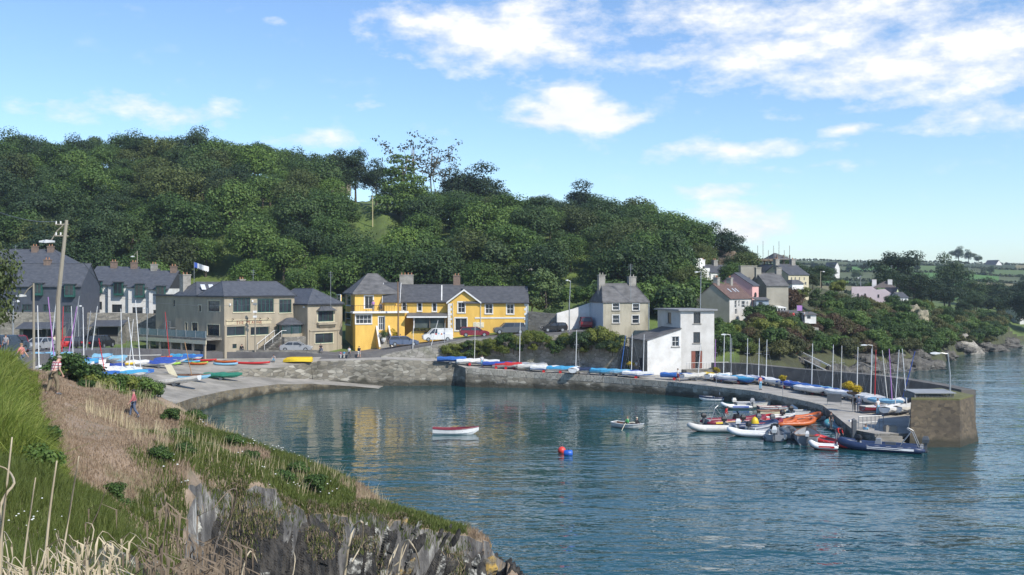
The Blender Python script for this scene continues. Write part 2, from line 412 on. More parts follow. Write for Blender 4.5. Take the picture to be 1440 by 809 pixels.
# ---- quay deck
conc = M('worn concrete',(.40,.375,.33),.9,(.27,.25,.215),scale=.5,detail=9,bump=.35,bscale=6)
conc2 = M('slipway concrete',(.36,.33,.28),.9,(.20,.185,.155),scale=.35,detail=9,bump=.4,bscale=5)
tarmac = M('road asphalt',(.15,.145,.14),.92,(.095,.09,.09),scale=.6,detail=7)
QI=[onz(440,508,3.55),onz(553,505.5,3.75),onz(610,508,3.45),onz(640,512,3.05),onz(655,517.5,2.7),onz(750,524,2.2),onz(850,530,1.95),onz(940,537,1.75),onz(1000,543.5,1.65),onz(1057,550,1.6),onz(1100,558,1.5),onz(1140,566,1.4),onz(1158,571,1.35)]
QB=[(440,143.2),(553,145.2),(612,146.4),(642,147),(662,147.4),(755,147.9),(868,146),(950,142.5),(1012,140),(1075,133),(1130,125.5),(1190,118),(1240,112.6)]
QBp=[Vector((X(p,d),d,q.z+.12)) for (p,d),q in zip(QB,QI)]
END_I=[onz(1199,604,1.0), onz(1230,610,1.0), onz(1300,609.5,1.0)]
END_B=[Vector((41.7,101,1.2)),Vector((42.0,96,1.1)),Vector((42.2,91,1.0))]
inn=QI+END_I; bck=QBp+END_B
def lerp(a,b,t): return a+(b-a)*t
grid_sheet('quay', [[lerp(a,b,k/4) for k in range(5)] for a,b in zip(inn,bck)], conc, smooth=False)
rub = stone('quay rubble stone',[(.10,.09,.07),(.30,.27,.21),(.18,.16,.12),(.42,.39,.32),(.14,.13,.10)],scale=1.15,stretch=(1,1,2.4),tide=.75,stain=(.035,.035,.022),stain_amt=.55)
def wallstrip(mb, top, zb=-3, lean=0.0, lip=.0):
    """vertical (leaning) face below a top line, with intermediate rows so the bump shades"""
    for a,b in zip(top,top[1:]):
        n=Vector((b.y-a.y,-(b.x-a.x),0)).normalized()*lean
        mb.poly([a,b,Vector((b.x,b.y,zb))+n,Vector((a.x,a.y,zb))+n])
mb=MB()
wallstrip(mb, [lerp(q,q,0) for q in QI[3:]], lean=.25)
tag(mb.build('quay_wall', rub), 'long low rubble stone quay wall running from the slip to the pier landing, topped by the boat deck', 'quay wall')
mb=MB()
start=onz(437,509,3.5)
wallstrip(mb, [start]+QI[0:4], lean=.9)
a=onz(437,509,3.5); mb.poly([a, Vector((X(437,143),143,3.5)), Vector((X(437,143),143,-1)), Vector((a.x,a.y-.2,-1))])
tag(mb.build('quay_wall', rub), 'tall sloping rubble stone wall of the quay rising beside the slipway below the road', 'quay wall')
# pale coping course along the edge
cop = stone('upright coping stone',[(.30,.28,.23),(.42,.39,.33),(.36,.33,.27)],scale=2.2,stretch=(1,1,.5),stain_amt=.3)
mb=MB()
for a,b in zip(QI[4:],QI[5:]):
    t=(b-a).normalized(); n=Vector((t.y,-t.x,0)).normalized()
    o=.06; h=.75 if a.x<20 else .5
    P=[a+n*o,b+n*o,a-n*.45,b-n*.45]
    mb.corners([P[0]-Vector((0,0,h)),P[0]+Vector((0,0,.05)),P[1]-Vector((0,0,h)),P[1]+Vector((0,0,.05)),P[2]-Vector((0,0,h)),P[2]+Vector((0,0,.05)),P[3]-Vector((0,0,h)),P[3]+Vector((0,0,.05))])
tag(mb.build('quay_coping', cop), 'pale coping of upright stones along the top edge of the quay', 'coping')

# ---- pier landing, steps and end
mb=MB()
wallstrip(mb, [QI[-1]]+END_I, lean=.05)
tag(mb.build('landing_wall', stone('pier landing stone',[(.10,.10,.09),(.17,.16,.14),(.24,.23,.2)],scale=1.1,stretch=(1,1,1.8),tide=.6)), 'dark stone face of the pier landing beside the moored inflatables', 'quay wall')
mb=MB()
for i in range(4):
    z=.8-.22*i; y=END_I[1].y-.35*i
    mb.box(END_I[0].x+1.0,34.6,y-.36,y+.2,-2.5,z)
tag(mb.build('landing_steps', conc2), 'low stone landing steps at the foot of the pier end beside the tower', 'steps')

# ---- slipway and boat park
SE=[(205,590,2.6),(235,572,2.0),(270,560,1.7),(320,549,1.4),(390,540.5,1.1),(440,540,.8),(500,543.5,.3),(548,548,-.15)]
SEp=[onz(*q) for q in SE]
SB=[(110,84,5.0),(150,104,4.3),(205,120,3.6),(300,132.5,2.3),(380,137.2,1.6),(440,139.8,1.1),(505,141.2,.35),(560,142,-.2)]
SBp=[Vector((X(p,d),d,z)) for p,d,z in SB]
grid_sheet('slipway', [[lerp(a,b,k/5)+Vector((0,0,-.25*math.sin(math.pi*k/5)*(i in (1,2)))) for k in range(6)] for i,(a,b) in enumerate(zip(SEp,SBp))], conc2)
slipstone = stone('slip edge stone',[(.15,.12,.075),(.24,.2,.13),(.10,.09,.065)],scale=1.2,stretch=(1,1,1.3),stain=(.07,.045,.02),stain_amt=.6,tide=.45)
mb=MB(); wallstrip(mb, SEp, lean=.1)
tag(mb.build('slipway_wall', slipstone), 'curving brown stained stone edge wall of the slipway on the left of the harbour', 'quay wall')
PK=[[(-40,88,6.2),(110,84,5.0)],[(60,110,5.2),(150,104,4.3)],[(140,132,4.4),(205,120,3.6)],[(225,140.5,3.9),(300,132.5,2.5)],[(300,141.2,3.9),(340,135.6,2.85)],[(390,142.6,3.9),(392,138,2.9)],[(452,143.4,4.0),(446,141.2,3.5)]]
grid_sheet('boat_park', [[lerp(Vector((X(a[0],a[1]),a[1],a[2])),Vector((X(b[0],b[1]),b[1],b[2])),k/4) for k in range(5)] for a,b in PK], conc2)
mb=MB()
for (a,b) in zip(PK[3:6],PK[4:7]):
    p=Vector((X(*a[1][:2]),a[1][1],a[1][2])); q=Vector((X(*b[1][:2]),b[1][1],b[1][2]))
    mb.poly([p,q,q-Vector((0,.15,2.6)),p-Vector((0,.15,2.6))])
tag(mb.build('ramp_wall', rub), 'short stone wall holding up the concrete ramp above the lower slip', 'wall')
# road
RD=[(-160,80,9.0,8),(-60,88,8.2,8),(5,93,7.8,8),(60,110,7.0,9),(130,129,6.2,11),(230,142.6,5.1,7),(330,145.5,4.75,6.0),(420,147.2,4.65,6.5),(478,147.6,4.15,7.5),(525,148.6,4.5,7.5),(565,149.8,5.2,6.5),(615,150.6,5.8,6.0),(665,151.7,6.4,6.0),(715,152.6,6.8,6),(785,152.4,7.2,6),(830,153.4,7.7,6),(862,160,8.3,6),(900,170,9.2,5)]
rows=[]
for i,(p,d,z,wd) in enumerate(RD):
    c=Vector((X(p,d),d,z)); j=RD[min(i+1,len(RD)-1)]; k=RD[max(i-1,0)]
    t=(Vector((X(j[0],j[1]),j[1],0))-Vector((X(k[0],k[1]),k[1],0))).normalized(); n=Vector((-t.y,t.x,0))
    rows.append([c-n*wd*.5+n*wd*q/4 for q in range(5)])
skirt=[r[0]-Vector((0,0,2.5)) for r in rows]
grid_sheet('road', [[k_]+r for k_,r in zip(skirt,rows)], tarmac, smooth=False)
ap=[((440,142.9,3.66),(452,145.4,4.35)),((470,143.6,3.72),(478,145.6,4.1)),((505,144.3,3.8),(515,146,4.25)),((540,145,3.86),(541,146.4,4.5))]
grid_sheet('road_apron', [[lerp(ray(p_[0],404.5,p_[1])+Vector((0,0,p_[2]-CAMZ)),ray(q_[0],404.5,q_[1])+Vector((0,0,q_[2]-CAMZ)),k/3) for k in range(4)] for p_,q_ in ap], tarmac)
# forecourt between the two hotels
fc=[(470,144.8,3.85),(500,146,3.95),(545,147.5,4.7)]
grid_sheet('forecourt', [[Vector((X(p,d),d,z-.03)),Vector((X(p+6,d+12),d+12,z+.6))] for p,d,z in fc], tarmac)

# ================================================================== buildings
Z=Vector((0,0,1))
class Face:
    def __init__(s,o,u,n): s.o=Vector(o); s.u=Vector(u); s.n=Vector(n)      # n points into the wall
    def p(s,u,z,d=0): return s.o+s.u*u+Z*z+s.n*d
    def box(s,mb,u0,u1,z0,z1,d0,d1): mb.corners([s.p(u,z,d) for u in (u0,u1) for d in (d0,d1) for z in (z0,z1)])
class Bld:
    def __init__(s,name,label,cat,px,d,dirv,z0,group=None):
        s.dir=Vector((dirv[0],dirv[1],0)).normalized(); s.back=Vector((-s.dir.y,s.dir.x,0))
        s.O=Vector((X(px,d),d,z0)); s.z0=z0; s.rz=math.atan2(s.dir.y,s.dir.x)
        s.root=thing(name,label,cat,s.O,s.rz,group)
    def _hit(s,px,o,dv):
        k=(px-720)/FPX; return (k*o.y-o.x)/(dv.x-k*dv.y)
    def pt(s,px,py,face):
        """photo pixel -> (u,z) on a local face"""
        o=s.O+s.dir*face.o.x+s.back*face.o.y; dv=s.dir*face.u.x+s.back*face.u.y
        u=s._hit(px,o,dv); dep=o.y+u*dv.y
        return u, zat(py,dep)-s.z0
    def rect(s,k,x0,y0,x1,y1,face):
        a=s.pt(*vp(k,x0,y1),face); b=s.pt(*vp(k,x1,y0),face); return (a[0],a[1],b[0],b[1])
    def walls(s,x0,x1,y0,y1,z1,mat,front=(),left=(),right=(),z0=0,gable=None,zr=None,name='wall',back=True):
        F=Face((x0,y0,0),(1,0,0),(0,1,0)); Lf=Face((x0,y1,0),(0,-1,0),(1,0,0)); Rt=Face((x1,y0,0),(0,1,0),(-1,0,0)); Bk=Face((x1,y1,0),(-1,0,0),(0,-1,0))
        mb=MB()
        for fc,W,hs in ((F,x1-x0,front),(Lf,y1-y0,left),(Rt,y1-y0,right),(Bk,x1-x0,())):
            s.holed(mb,fc,W,z0,z1,hs)
        if gable=='x':      # ridge along x: triangles on left and right
            for xx in (x0,x1): mb.poly([(xx,y0,z1),(xx,y1,z1),(xx,(y0+y1)/2,zr)])
        if gable=='y':
            for yy in (y0,y1): mb.poly([(x0,yy,z1),(x1,yy,z1),((x0+x1)/2,yy,zr)])
        o=mb.build(name,mat,s.root); return F,Lf,Rt,o
    def holed(s,mb,fc,W,z0,z1,holes,dep=.22):
        us=sorted(set([0,W]+[q for h in holes for q in (h[0],h[2])])); zs=sorted(set([z0,z1]+[q for h in holes for q in (h[1],h[3])]))
        us=[u for u in us if -1e-6<=u<=W+1e-6]; zs=[z for z in zs if z0-1e-6<=z<=z1+1e-6]
        for a,b in zip(us,us[1:]):
            for c,d in zip(zs,zs[1:]):
                m=((a+b)/2,(c+d)/2)
                if any(h[0]<m[0]<h[2] and h[1]<m[1]<h[3] for h in holes): continue
                mb.poly([fc.p(a,c),fc.p(b,c),fc.p(b,d),fc.p(a,d)])
        for u0,c,u1,d in holes:
            for p,q in (((u0,c),(u1,c)),((u1,c),(u1,d)),((u1,d),(u0,d)),((u0,d),(u0,c))):
                mb.poly([fc.p(*p),fc.p(*q),fc.p(*q,dep),fc.p(*p,dep)])
    def window(s,fc,h,frame,nx=1,nz=1,bar=.05,brd=.07,surround=None,sw=.13,sill=None,head=False,name='window',pane=None,inset=.1,curtain=True):
        u0,z0,u1,z1=h; mb=MB()
        def fb(a,b,c,d,d0=inset,d1=inset+.07): fc.box(mb,a,b,c,d,d0,d1)
        e=.004
        fb(u0+e,u0+brd,z0+e,z1-e); fb(u1-brd,u1-e,z0+e,z1-e); fb(u0+brd,u1-brd,z0+e,z0+brd); fb(u0+brd,u1-brd,z1-brd,z1-e)
        for i in range(1,nx+1 if nx>1 else 1):
            if i<nx: c=u0+(u1-u0)*i/nx; fb(c-bar/2,c+bar/2,z0+brd,z1-brd,inset+.01,inset+.06)
        for j in range(1,nz):
            c=z0+(z1-z0)*j/nz; fb(u0+brd,u1-brd,c-bar/2,c+bar/2,inset+.005,inset+.055)
        o=mb.build(name,frame,s.root)
        mb=MB(); fc.box(mb,u0+brd*.6,u1-brd*.6,z0+brd*.6,z1-brd*.6,inset+.03,inset+.05); mb.build('pane',pane or glass(),o)
        if surround:
            mb=MB(); p=-.03
            fc.box(mb,u0-sw,u0-.003,z0,z1,p,.1); fc.box(mb,u1+.003,u1+sw,z0,z1,p,.1); fc.box(mb,u0-sw,u1+sw,z1+.003,z1+sw*(1.6 if head else 1),p-.01,.1)
            mb.build('surround',surround,o)
        if sill:
            mb=MB(); fc.box(mb,u0-.14,u1+.14,z0-.13,z0-.003,-.1,.15); mb.build('sill',sill,o)
        return o
    def gable_roof(s,x0,x1,y0,y1,ze,zr,mat,axis='x',oh=.25,th=.13,ohg=.12,barge=None,name='roof'):
        mb=MB()
        if axis=='x':
            m=(y0+y1)/2; k=(zr-ze)/(m-y0); a0,a1=x0-ohg,x1+ohg
            prof=[(y0-oh,ze-oh*k),(m,zr),(y1+oh,ze-oh*k)]
            up=[(a,b+th) for a,b in prof]; poly=up+prof[::-1]; P=lambda u,z,a:(a,u,z)
        else:
            m=(x0+x1)/2; k=(zr-ze)/(m-x0); a0,a1=y0-ohg,y1+ohg
            prof=[(x0-oh,ze-oh*k),(m,zr),(x1+oh,ze-oh*k)]
            up=[(a,b+th) for a,b in prof]; poly=up+prof[::-1]; P=lambda u,z,a:(u,a,z)
        for q in (0,1):       # two slabs
            pl=[up[q],up[q+1],prof[q+1],prof[q]]
            mb.loft([[P(u,z,a) for u,z in pl] for a in (a0,a1)])
        # ridge tiles
        mb.cyl(P(m,zr+th,a0),P(m,zr+th,a1),.09,n=6)
        o=mb.build(name,mat,s.root)
        if barge:
            for a in (a0-.03,a1+.03):
                mb=MB()
                for q in (0,1):
                    (u,z),(u2,z2)=prof[q],prof[q+1]
                    mb.loft([[P(u,z-.12,a-.03),P(u,z+th+.03,a-.03),P(u2,z2+th+.03,a-.03),P(u2,z2-.12,a-.03)],[P(u,z-.12,a+.03),P(u,z+th+.03,a+.03),P(u2,z2+th+.03,a+.03),P(u2,z2-.12,a+.03)]])
                mb.build('bargeboard',barge,o)
        return o
    def hip_roof(s,x0,x1,y0,y1,ze,zr,mat,axis='x',oh=.25,hip0=None,hip1=None,name='roof',fascia=None,gap0=False,gap1=False):
        """hip0/hip1: run of the hip at either end along the axis"""
        A0,A1,B0,B1=x0-oh,x1+oh,y0-oh,y1+oh
        if axis=='x':
            m=(B0+B1)/2; h=(B1-B0)/2; h0=h if hip0 is None else hip0; h1=h if hip1 is None else hip1; r0=(A0+h0,m,zr); r1=(A1-h1,m,zr)
        else:
            m=(A0+A1)/2; h=(A1-A0)/2; h0=h if hip0 is None else hip0; h1=h if hip1 is None else hip1; r0=(m,B0+h0,zr); r1=(m,B1-h1,zr)
        c=[(A0,B0,ze),(A1,B0,ze),(A1,B1,ze),(A0,B1,ze)]; mb=MB()
        if axis=='x':
            mb.poly([c[0],c[1],r1,r0]); mb.poly([c[1],c[2],r1]); mb.poly([c[2],c[3],r0,r1]); mb.poly([c[3],c[0],r0])
        else:
            mb.poly([c[0],c[1],r0]); mb.poly([c[1],c[2],r1,r0]); mb.poly([c[2],c[3],r1]); mb.poly([c[3],c[0],r0,r1])
        d=[(p[0],p[1],ze-.16) for p in c]; mb.poly(d)
        for i in range(4): mb.poly([c[i],c[(i+1)%4],d[(i+1)%4],d[i]])
        for p,q in (((c[0]),r0),((c[1]),r1 if axis=='x' else r0),((c[2]),r1),((c[3]),r0 if axis=='x' else r1),(r0,r1)):
            if (Vector(p)-Vector(q)).length>.05: mb.cyl(p,q,.07,n=5)
        o=mb.build(name,mat,s.root)
        if fascia:
            mb=MB(); e=.03
            mb.box(A0-e,A1+e,B0-e-.04,B0-e,ze-.2,ze+.0); mb.box(A0-e-.04,A0-e,B0-e,B1+e,ze-.2,ze+.0); mb.box(A1+e,A1+e+.04,B0-e,B1+e,ze-.2,ze)
            mb.build('fascia',fascia,o)
        return o
    def chimney(s,x,y,w,d,z0,z1,mat,parent,pots=2,potm=None):
        mb=MB(); mb.box(x-w/2,x+w/2,y-d/2,y+d/2,z0,z1); mb.box(x-w/2-.06,x+w/2+.06,y-d/2-.06,y+d/2+.06,z1+.003,z1+.16)
        o=mb.build('chimney',mat,parent)
        for i in range(pots):
            mb=MB(); px=x+(i-(pots-1)/2)*w/(pots+.2); mb.tube([(px,y,z1+.1),(px,y,z1+.45),(px,y,z1+.5)],[.11,.09,.12],8)
            mb.build('chimney_pot',potm or M('clay pot',(.36,.17,.09)),parent)
        return o

slate=M('grey slate',(.09,.092,.098),.6,(.052,.054,.06),scale=1.6,detail=8,bump=.3,bscale=7,stretch=(1,1,2))
slate_b=M('blue slate',(.095,.10,.112),.55,(.055,.06,.07),scale=1.8,detail=8,bump=.3,bscale=7,stretch=(1,1,2))
slate_w=M('weathered slate',(.15,.145,.14),.7,(.075,.073,.07),scale=.9,detail=9,bump=.3,bscale=7,stretch=(1,1,2))
white=M('white paint',(.78,.77,.74),.5,(.68,.67,.63),scale=1.2)
green_f=M('dark green frame',(.025,.10,.08),.4)
yel=M('ochre render',(.80,.51,.11),.75,(.66,.40,.08),scale=.9,detail=9,stretch=(1,1,.3),bump=.12,bscale=14)
beige=M('beige render',(.40,.34,.245),.85,(.30,.255,.185),scale=.9,detail=9,stretch=(1,1,.3),bump=.15,bscale=14)
cream=M('cream trim',(.66,.60,.42),.6)
whitew=M('whitewash',(.74,.73,.70),.8,(.58,.56,.51),scale=.7,detail=9,bump=.25,bscale=5)
greyr=M('grey cement render',(.36,.335,.27),.9,(.27,.25,.2),scale=.5,detail=9,bump=.2,bscale=8)
damp=M('damp stained render',(.46,.42,.32),.9,(.20,.18,.125),scale=.55,detail=9,stretch=(1,1,.35),lo=.3,hi=.6,bump=.2,bscale=8)
lime=M('lime washed render',(.62,.60,.56),.85,(.48,.46,.42),scale=.5,detail=9,bump=.2,bscale=7)
navy=M('blue grey slate cladding',(.075,.085,.105),.6,(.055,.062,.08),scale=1.5)
pinkr=M('pink render',(.70,.40,.36),.8,(.62,.34,.31),scale=.5,detail=8)
palepink=M('pale pink render',(.80,.66,.65),.8,(.72,.58,.57),scale=.4,detail=8)
brownt=M('brown roof tile',(.15,.09,.07),.8,(.09,.055,.045),scale=1.5,detail=8,bump=.4,bscale=9,stretch=(1,1,3))
rust=M('rusty corrugated iron',(.36,.12,.05),.8,(.42,.26,.17),scale=1.2,detail=7)
brick=M('chimney brick',(.23,.16,.12),.9,(.15,.11,.085),scale=4)
cem=M('cement',(.34,.32,.28),.9,(.22,.205,.175),scale=1.6,detail=8)
wood=M('weathered wood',(.22,.17,.12),.85,(.12,.095,.07),scale=2,stretch=(1,1,.15),detail=7)
metal=M('galvanised steel',(.42,.43,.43),.45,(.33,.34,.34),scale=2,metal=.6)
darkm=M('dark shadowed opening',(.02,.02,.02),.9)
rstone=stone('grey rubble masonry',[(.13,.125,.11),(.25,.235,.2),(.19,.175,.145),(.31,.29,.25)],scale=1.7,stretch=(1,1,2.2),stain_amt=.3)

# ------------------------------------------------------------------ the beige hotel (signed THE MARINE)
b=Bld('beige_hotel','long beige rendered hotel with slate roofs, green bay windows and THE MARINE lettering','hotel',315.3,142.0,(.64,.77),4.87)
H=7.95; WM=12.4; DM=12.6
F=Face((0,0,0),(1,0,0),(0,1,0)); Lf=Face((0,DM,0),(0,-1,0),(1,0,0))
bays=[b.rect('B',*q,F) for q in ((555,250,680,355),(730,258,848,358),(888,262,976,360))]
gw=[b.rect('B',*q,F) for q in ((508,457,640,527),(680,460,812,522))]
lw=[b.rect('B',550,585,580,618,F)]
lwin=[b.rect('B',*q,Lf) for q in ((372,272,458,352),(305,305,324,354),(368,448,455,523),(208,430,224,494),(258,432,298,524))]
lope=[b.rect('B',*q,Lf) for q in ((215,582,275,640),(342,590,428,628))]
F,Lf,Rt,_=b.walls(0,WM,0,DM,H,beige,front=bays+gw+lw,left=lwin+lope,z0=-1.5)
for q in bays: b.window(F,q,green_f,4 if q is not bays[2] else 3,1,bar=.09,brd=.1,sill=cream,inset=.04)
for q in gw: b.window(F,q,green_f,2,1,bar=.06,brd=.08,sill=cream)
b.window(F,lw[0],green_f)
for q,nx in zip(lwin,(1,1,2,1,2)): b.window(Lf,q,cream if nx==1 else green_f,nx,1,surround=cream,sw=.1)
for q in lope: b.window(Lf,q,M('dark timber frame',(.05,.045,.04)),2,1,pane=darkm)
r1=b.hip_roof(0,WM,0,DM/2,H,H+2.1,slate_b,'x',hip0=2.0,hip1=1.2,fascia=M('dark gutter',(.03,.032,.036),.5))
r2=b.hip_roof(0,WM,DM/2+.55,DM,H,H+2.0,slate_b,'x',hip0=2.0,hip1=1.2)
b.chimney(.9,DM-1.2,1.3,1.0,H,H+3.0,cem,r2,2,M('clay pot',(.36,.17,.09))); b.chimney(7.5,DM/2+.3,1.0,.7,H,H+2.3,cem,r1,2)
mb=MB()
for i in (0,1): mb.obox((1.6+i*.9,DM*.73-1.5-i*.7,H+1.25),(.75,.05,.9),Matrix.Rotation(R(-32),3,'X'))
mb.build('rooflight',M('pale rooflight',(.6,.63,.66),.25),r2)
# lettering panel with lamps above it
a=b.rect('B',503,410,828,450,F); mb=MB(); F.box(mb,a[0],a[2],a[1],a[3],-.06,.05); F.box(mb,a[0]-.05,a[2]+.05,a[3]+.003,a[3]+.14,-.18,.05); sgn=mb.build('sign_panel',M('sign cream',(.55,.47,.31),.7),b.root)
def text(txt,size,face_root,loc,rot,mat,name='lettering',parent=None,ext=.02,font_space=1.0,align='CENTER'):
    c=bpy.data.curves.new(name,'FONT'); c.body=txt; c.size=size; c.extrude=ext; c.align_x=align; c.align_y='CENTER'; c.space_character=font_space
    t=bpy.data.objects.new(name,c); COL.objects.link(t)
    dg=bpy.context.evaluated_depsgraph_get(); me=bpy.data.meshes.new_from_object(t.evaluated_get(dg)); bpy.data.objects.remove(t)
    me.materials.clear(); me.materials.append(mat); o=bpy.data.objects.new(name,me); COL.objects.link(o)
    o.parent=parent or face_root; o.location=loc; o.rotation_euler=rot; return o
redl=M('dark red lettering',(.25,.05,.03),.6)
text('T',.78,b.root,((a[0]+a[2])/2-2.05,-.075,(a[1]+a[3])/2),(R(90),0,0),redl)
text('HE',.56,b.root,((a[0]+a[2])/2-1.35,-.075,(a[1]+a[3])/2-.03),(R(90),0,0),redl,font_space=1.25)
text('M',.78,b.root,((a[0]+a[2])/2-.2,-.075,(a[1]+a[3])/2),(R(90),0,0),redl)
text('ARINE',.56,b.root,((a[0]+a[2])/2+1.3,-.075,(a[1]+a[3])/2-.03),(R(90),0,0),redl,font_space=1.2)
for q in (.12,.43,.72,.9):
    mb=MB(); x=a[0]+(a[2]-a[0])*q; mb.tube([(x,-.05,a[3]+.25),(x,-.3,a[3]+.33),(x,-.45,a[3]+.2)],[.025,.025,.09],6); mb.build('sign_lamp',darkm,b.root)
# pilasters of the ground floor
for q in ((640,680),(812,850),(490,508)):
    c=b.rect('B',q[0],452,q[1],640,F); mb=MB(); F.box(mb,c[0]+.05,c[2]-.05,-1.2,c[3],-.12,.02); mb.build('pilaster',beige,b.root)
# flat extension at the back left + outside stair
x0,x1=-.2,5.5
wl=[b.rect('B',118,265,133,316,Face((.6,DM+6.5,0),(0,-1,0),(1,0,0)))]
b.walls(.6,6,DM+.003,DM+6.5,H-.1,beige,left=wl,z0=-1.5)
b.window(Face((.6,DM+6.5,0),(0,-1,0),(1,0,0)),wl[0],cream,1,1)
mb=MB(); mb.box(.3,6.2,DM+.3,DM+6.8,H-.09,H+.12); mb.build('flat_roof',slate_b,b.root)
mb=MB()
for i in range(12): mb.box(-.9,.2,DM+1.2+i*.3,DM+1.52+i*.3,.9+(11-i)*.19,.97+(11-i)*.19)
for s_ in (-.9,.2): mb.cyl((s_,DM+1.2,4.0),(s_,DM+4.8,1.9),.03,n=5); mb.cyl((s_,DM+1.2,3.0),(s_,DM+4.8,.9),.05,n=5)
mb.box(-.9,.2,DM,DM+1.2,3.0,3.08)
for yy in (DM,DM+.6,DM+1.2): mb.cyl((-.9,yy,0),(-.9,yy,4.05),.035,n=5)
mb.cyl((-.9,DM,4.05),(-.9,DM+1.2,4.05),.03,n=5)
mb.build('outside_stair',metal,b.root)
# terrace with glass balustrade and openings below
tz=b.pt(*vp('B',300,531),Lf)[1]
mb=MB(); mb.box(-2.6,-.004,.6,DM+6,tz-.32,tz); mb.build('terrace',rstone,b.root)
mb=MB(); mb.box(-2.68,-2.55,.5,DM+6,tz-.85,tz-.33); mb.build('terrace_beam',cream,b.root)
mb=MB(); mb.box(-2.58,-2.53,.6,DM+6,tz+.05,tz+1.0); mb.build('glass_balustrade',M('balustrade glass',(.20,.27,.26),.1,(.28,.34,.33)),b.root)
for i in range(8):
    mb=MB(); y=.7+i*2.5; mb.box(-2.63,-2.5,y-.03,y+.03,tz+.003,tz+1.05); mb.build('balustrade_post',metal,b.root)
for i in range(6):
    mb=MB(); y=.8+i*2.9; mb.box(-2.66,-2.4,y,y+.35,-1.2,tz-.33); mb.build('terrace_pier',beige,b.root)
# stone plinth, steps with white rails, slate pavilion
pz=b.pt(*vp('B',950,528),F)[1]
px0=b.pt(*vp('B',868,528),F)[0]
mb=MB(); mb.box(px0-.6,WM+.6,-2.7,-.004,-1.6,pz); mb.build('stone_plinth',rstone,b.root)
mb=MB(); n=9
for i in range(n): mb.box(px0-.6-(n-i)*.34,px0-.604,-2.1,-.2,-1.5 if i==0 else -1.5,pz*(i+1)/n-.15*(n-i)/n)
mb.build('stone_steps',rstone,b.root)
for yy in (-2.05,-.3):
    mb=MB(); A=(px0-.6-n*.34,yy,.85); B_=(px0-.6,yy,pz+.95); C_=(px0+2.2,yy,pz+.95)
    mb.tube([A,B_,C_],.04,6)
    for q in (A,B_,C_,(px0-2.2,yy,1.2+pz*.45)): mb.cyl((q[0],q[1],q[2]-1.0),q,.03,n=5)
    mb.build('handrail',white,b.root)
# pavilion
pc=Vector((px0+1.6,-1.25,0)); rr=1.75; e=b.pt(*vp('B',950,440),F)[1]
ang=[R(22.5+45*k) for k in range(8)]
ring=lambda r,z:[(pc.x+r*1.15*math.cos(t),pc.y+r*.8*math.sin(t),z) for t in ang]
mb=MB(); mb.loft([ring(rr,pz+.003),ring(rr,pz+.45)]); mb.build('pavilion_base',beige,b.root)
mb=MB(); mb.loft([ring(rr*.97,pz+.45),ring(rr*.97,e)]); mb.build('pavilion_glazing',glass('pavilion glass',(.03,.045,.05)),b.root)
for k in range(8):
    mb=MB(); q=ring(rr,0)[k]; mb.box(q[0]-.05,q[0]+.05,q[1]-.05,q[1]+.05,pz+.45,e); mb.build('pavilion_post',green_f,b.root)
mb=MB(); mb.loft([ring(rr+.3,e-.1),ring(rr+.32,e+.02),ring(.55,e+.95),ring(.02,e+1.0)]); mb.build('pavilion_roof',slate,b.root)
# right wing
u0=WM; wy=-3.16; ww=6.76
Fw=Face((u0,wy,0),(1,0,0),(0,1,0)); Lw=Face((u0,.0,0),(0,-1,0),(1,0,0))
w1=b.rect('B',1168,345,1280,425,Fw); w2=b.rect('B',1148,505,1276,582,Fw); w3=b.rect('B',1010,345,1032,415,Lw)
ez=b.pt(*vp('B',1095,296),Fw)[1]
b.walls(u0+.003,u0+ww,wy,5.5,ez,beige,front=[w1,w2],left=[],z0=-1.5,name='wing_wall')
o1=b.window(Fw,w1,green_f,3,1,bar=.08,brd=.1,surround=cream,sw=.14,sill=cream,inset=.03)
b.window(Fw,w2,green_f,2,1,bar=.06,brd=.09,surround=cream,sw=.1,sill=cream)
mb=MB(); Fw.box(mb,w1[0]-.3,w1[2]+.3,w1[1]-.45,w1[1]-.16,-.55,.0); mb.loft([[Fw.p(u,w1[1]-.46,d) for u,d in ((w1[0]-.2,0),(w1[2]+.2,0),(w1[2]+.2,-.5),(w1[0]-.2,-.5))],[Fw.p(u,w1[1]-.95,d) for u,d in ((w1[0]+.3,0),(w1[2]-.3,0),(w1[2]-.3,-.1),(w1[0]+.3,-.1))]]); mb.build('bay_shelf',beige,b.root)
mb=MB(); z=w1[3]; mb.loft([[Fw.p(u,z+.03,d) for u,d in ((w1[0]-.35,0),(w1[2]+.35,0),(w1[2]+.25,-.6),(w1[0]-.25,-.6))],[Fw.p(u,z+.75,d) for u,d in ((w1[0]+.6,0),(w1[2]-.6,0),(w1[2]-.7,-.1),(w1[0]+.7,-.1))]]); mb.build('bay_roof',slate,b.root)
cz=b.pt(*vp('B',1220,485),Fw)[1]; mb=MB(); Fw.box(mb,.3,ww-.5,cz-.12,cz+.1,-.14,.02); mb.build('cornice',beige,b.root)
for q in (.35,ww-1.0):
    mb=MB(); Fw.box(mb,q,q+.45,-.8,cz-.13,-.07,.02); mb.build('pilaster',beige,b.root)
rw=b.hip_roof(u0,u0+ww,wy,5.5,ez,ez+2.3,slate_b,'y',hip0=3.2,hip1=1.5,fascia=M('dark gutter'))
b.chimney(u0+5.2,3.0,1.4,.8,ez,ez+1.9,whitew,rw,2)
for q,f_ in (((1070,318),Lw),((690,275),F),((528,300),F)):
    u,zz=b.pt(*vp('B',*q),f_); mb=MB(); f_.box(mb,u-.1,u+.1,zz-.14,zz+.14,-.22,-.0); mb.build('alarm_box',white,b.root)

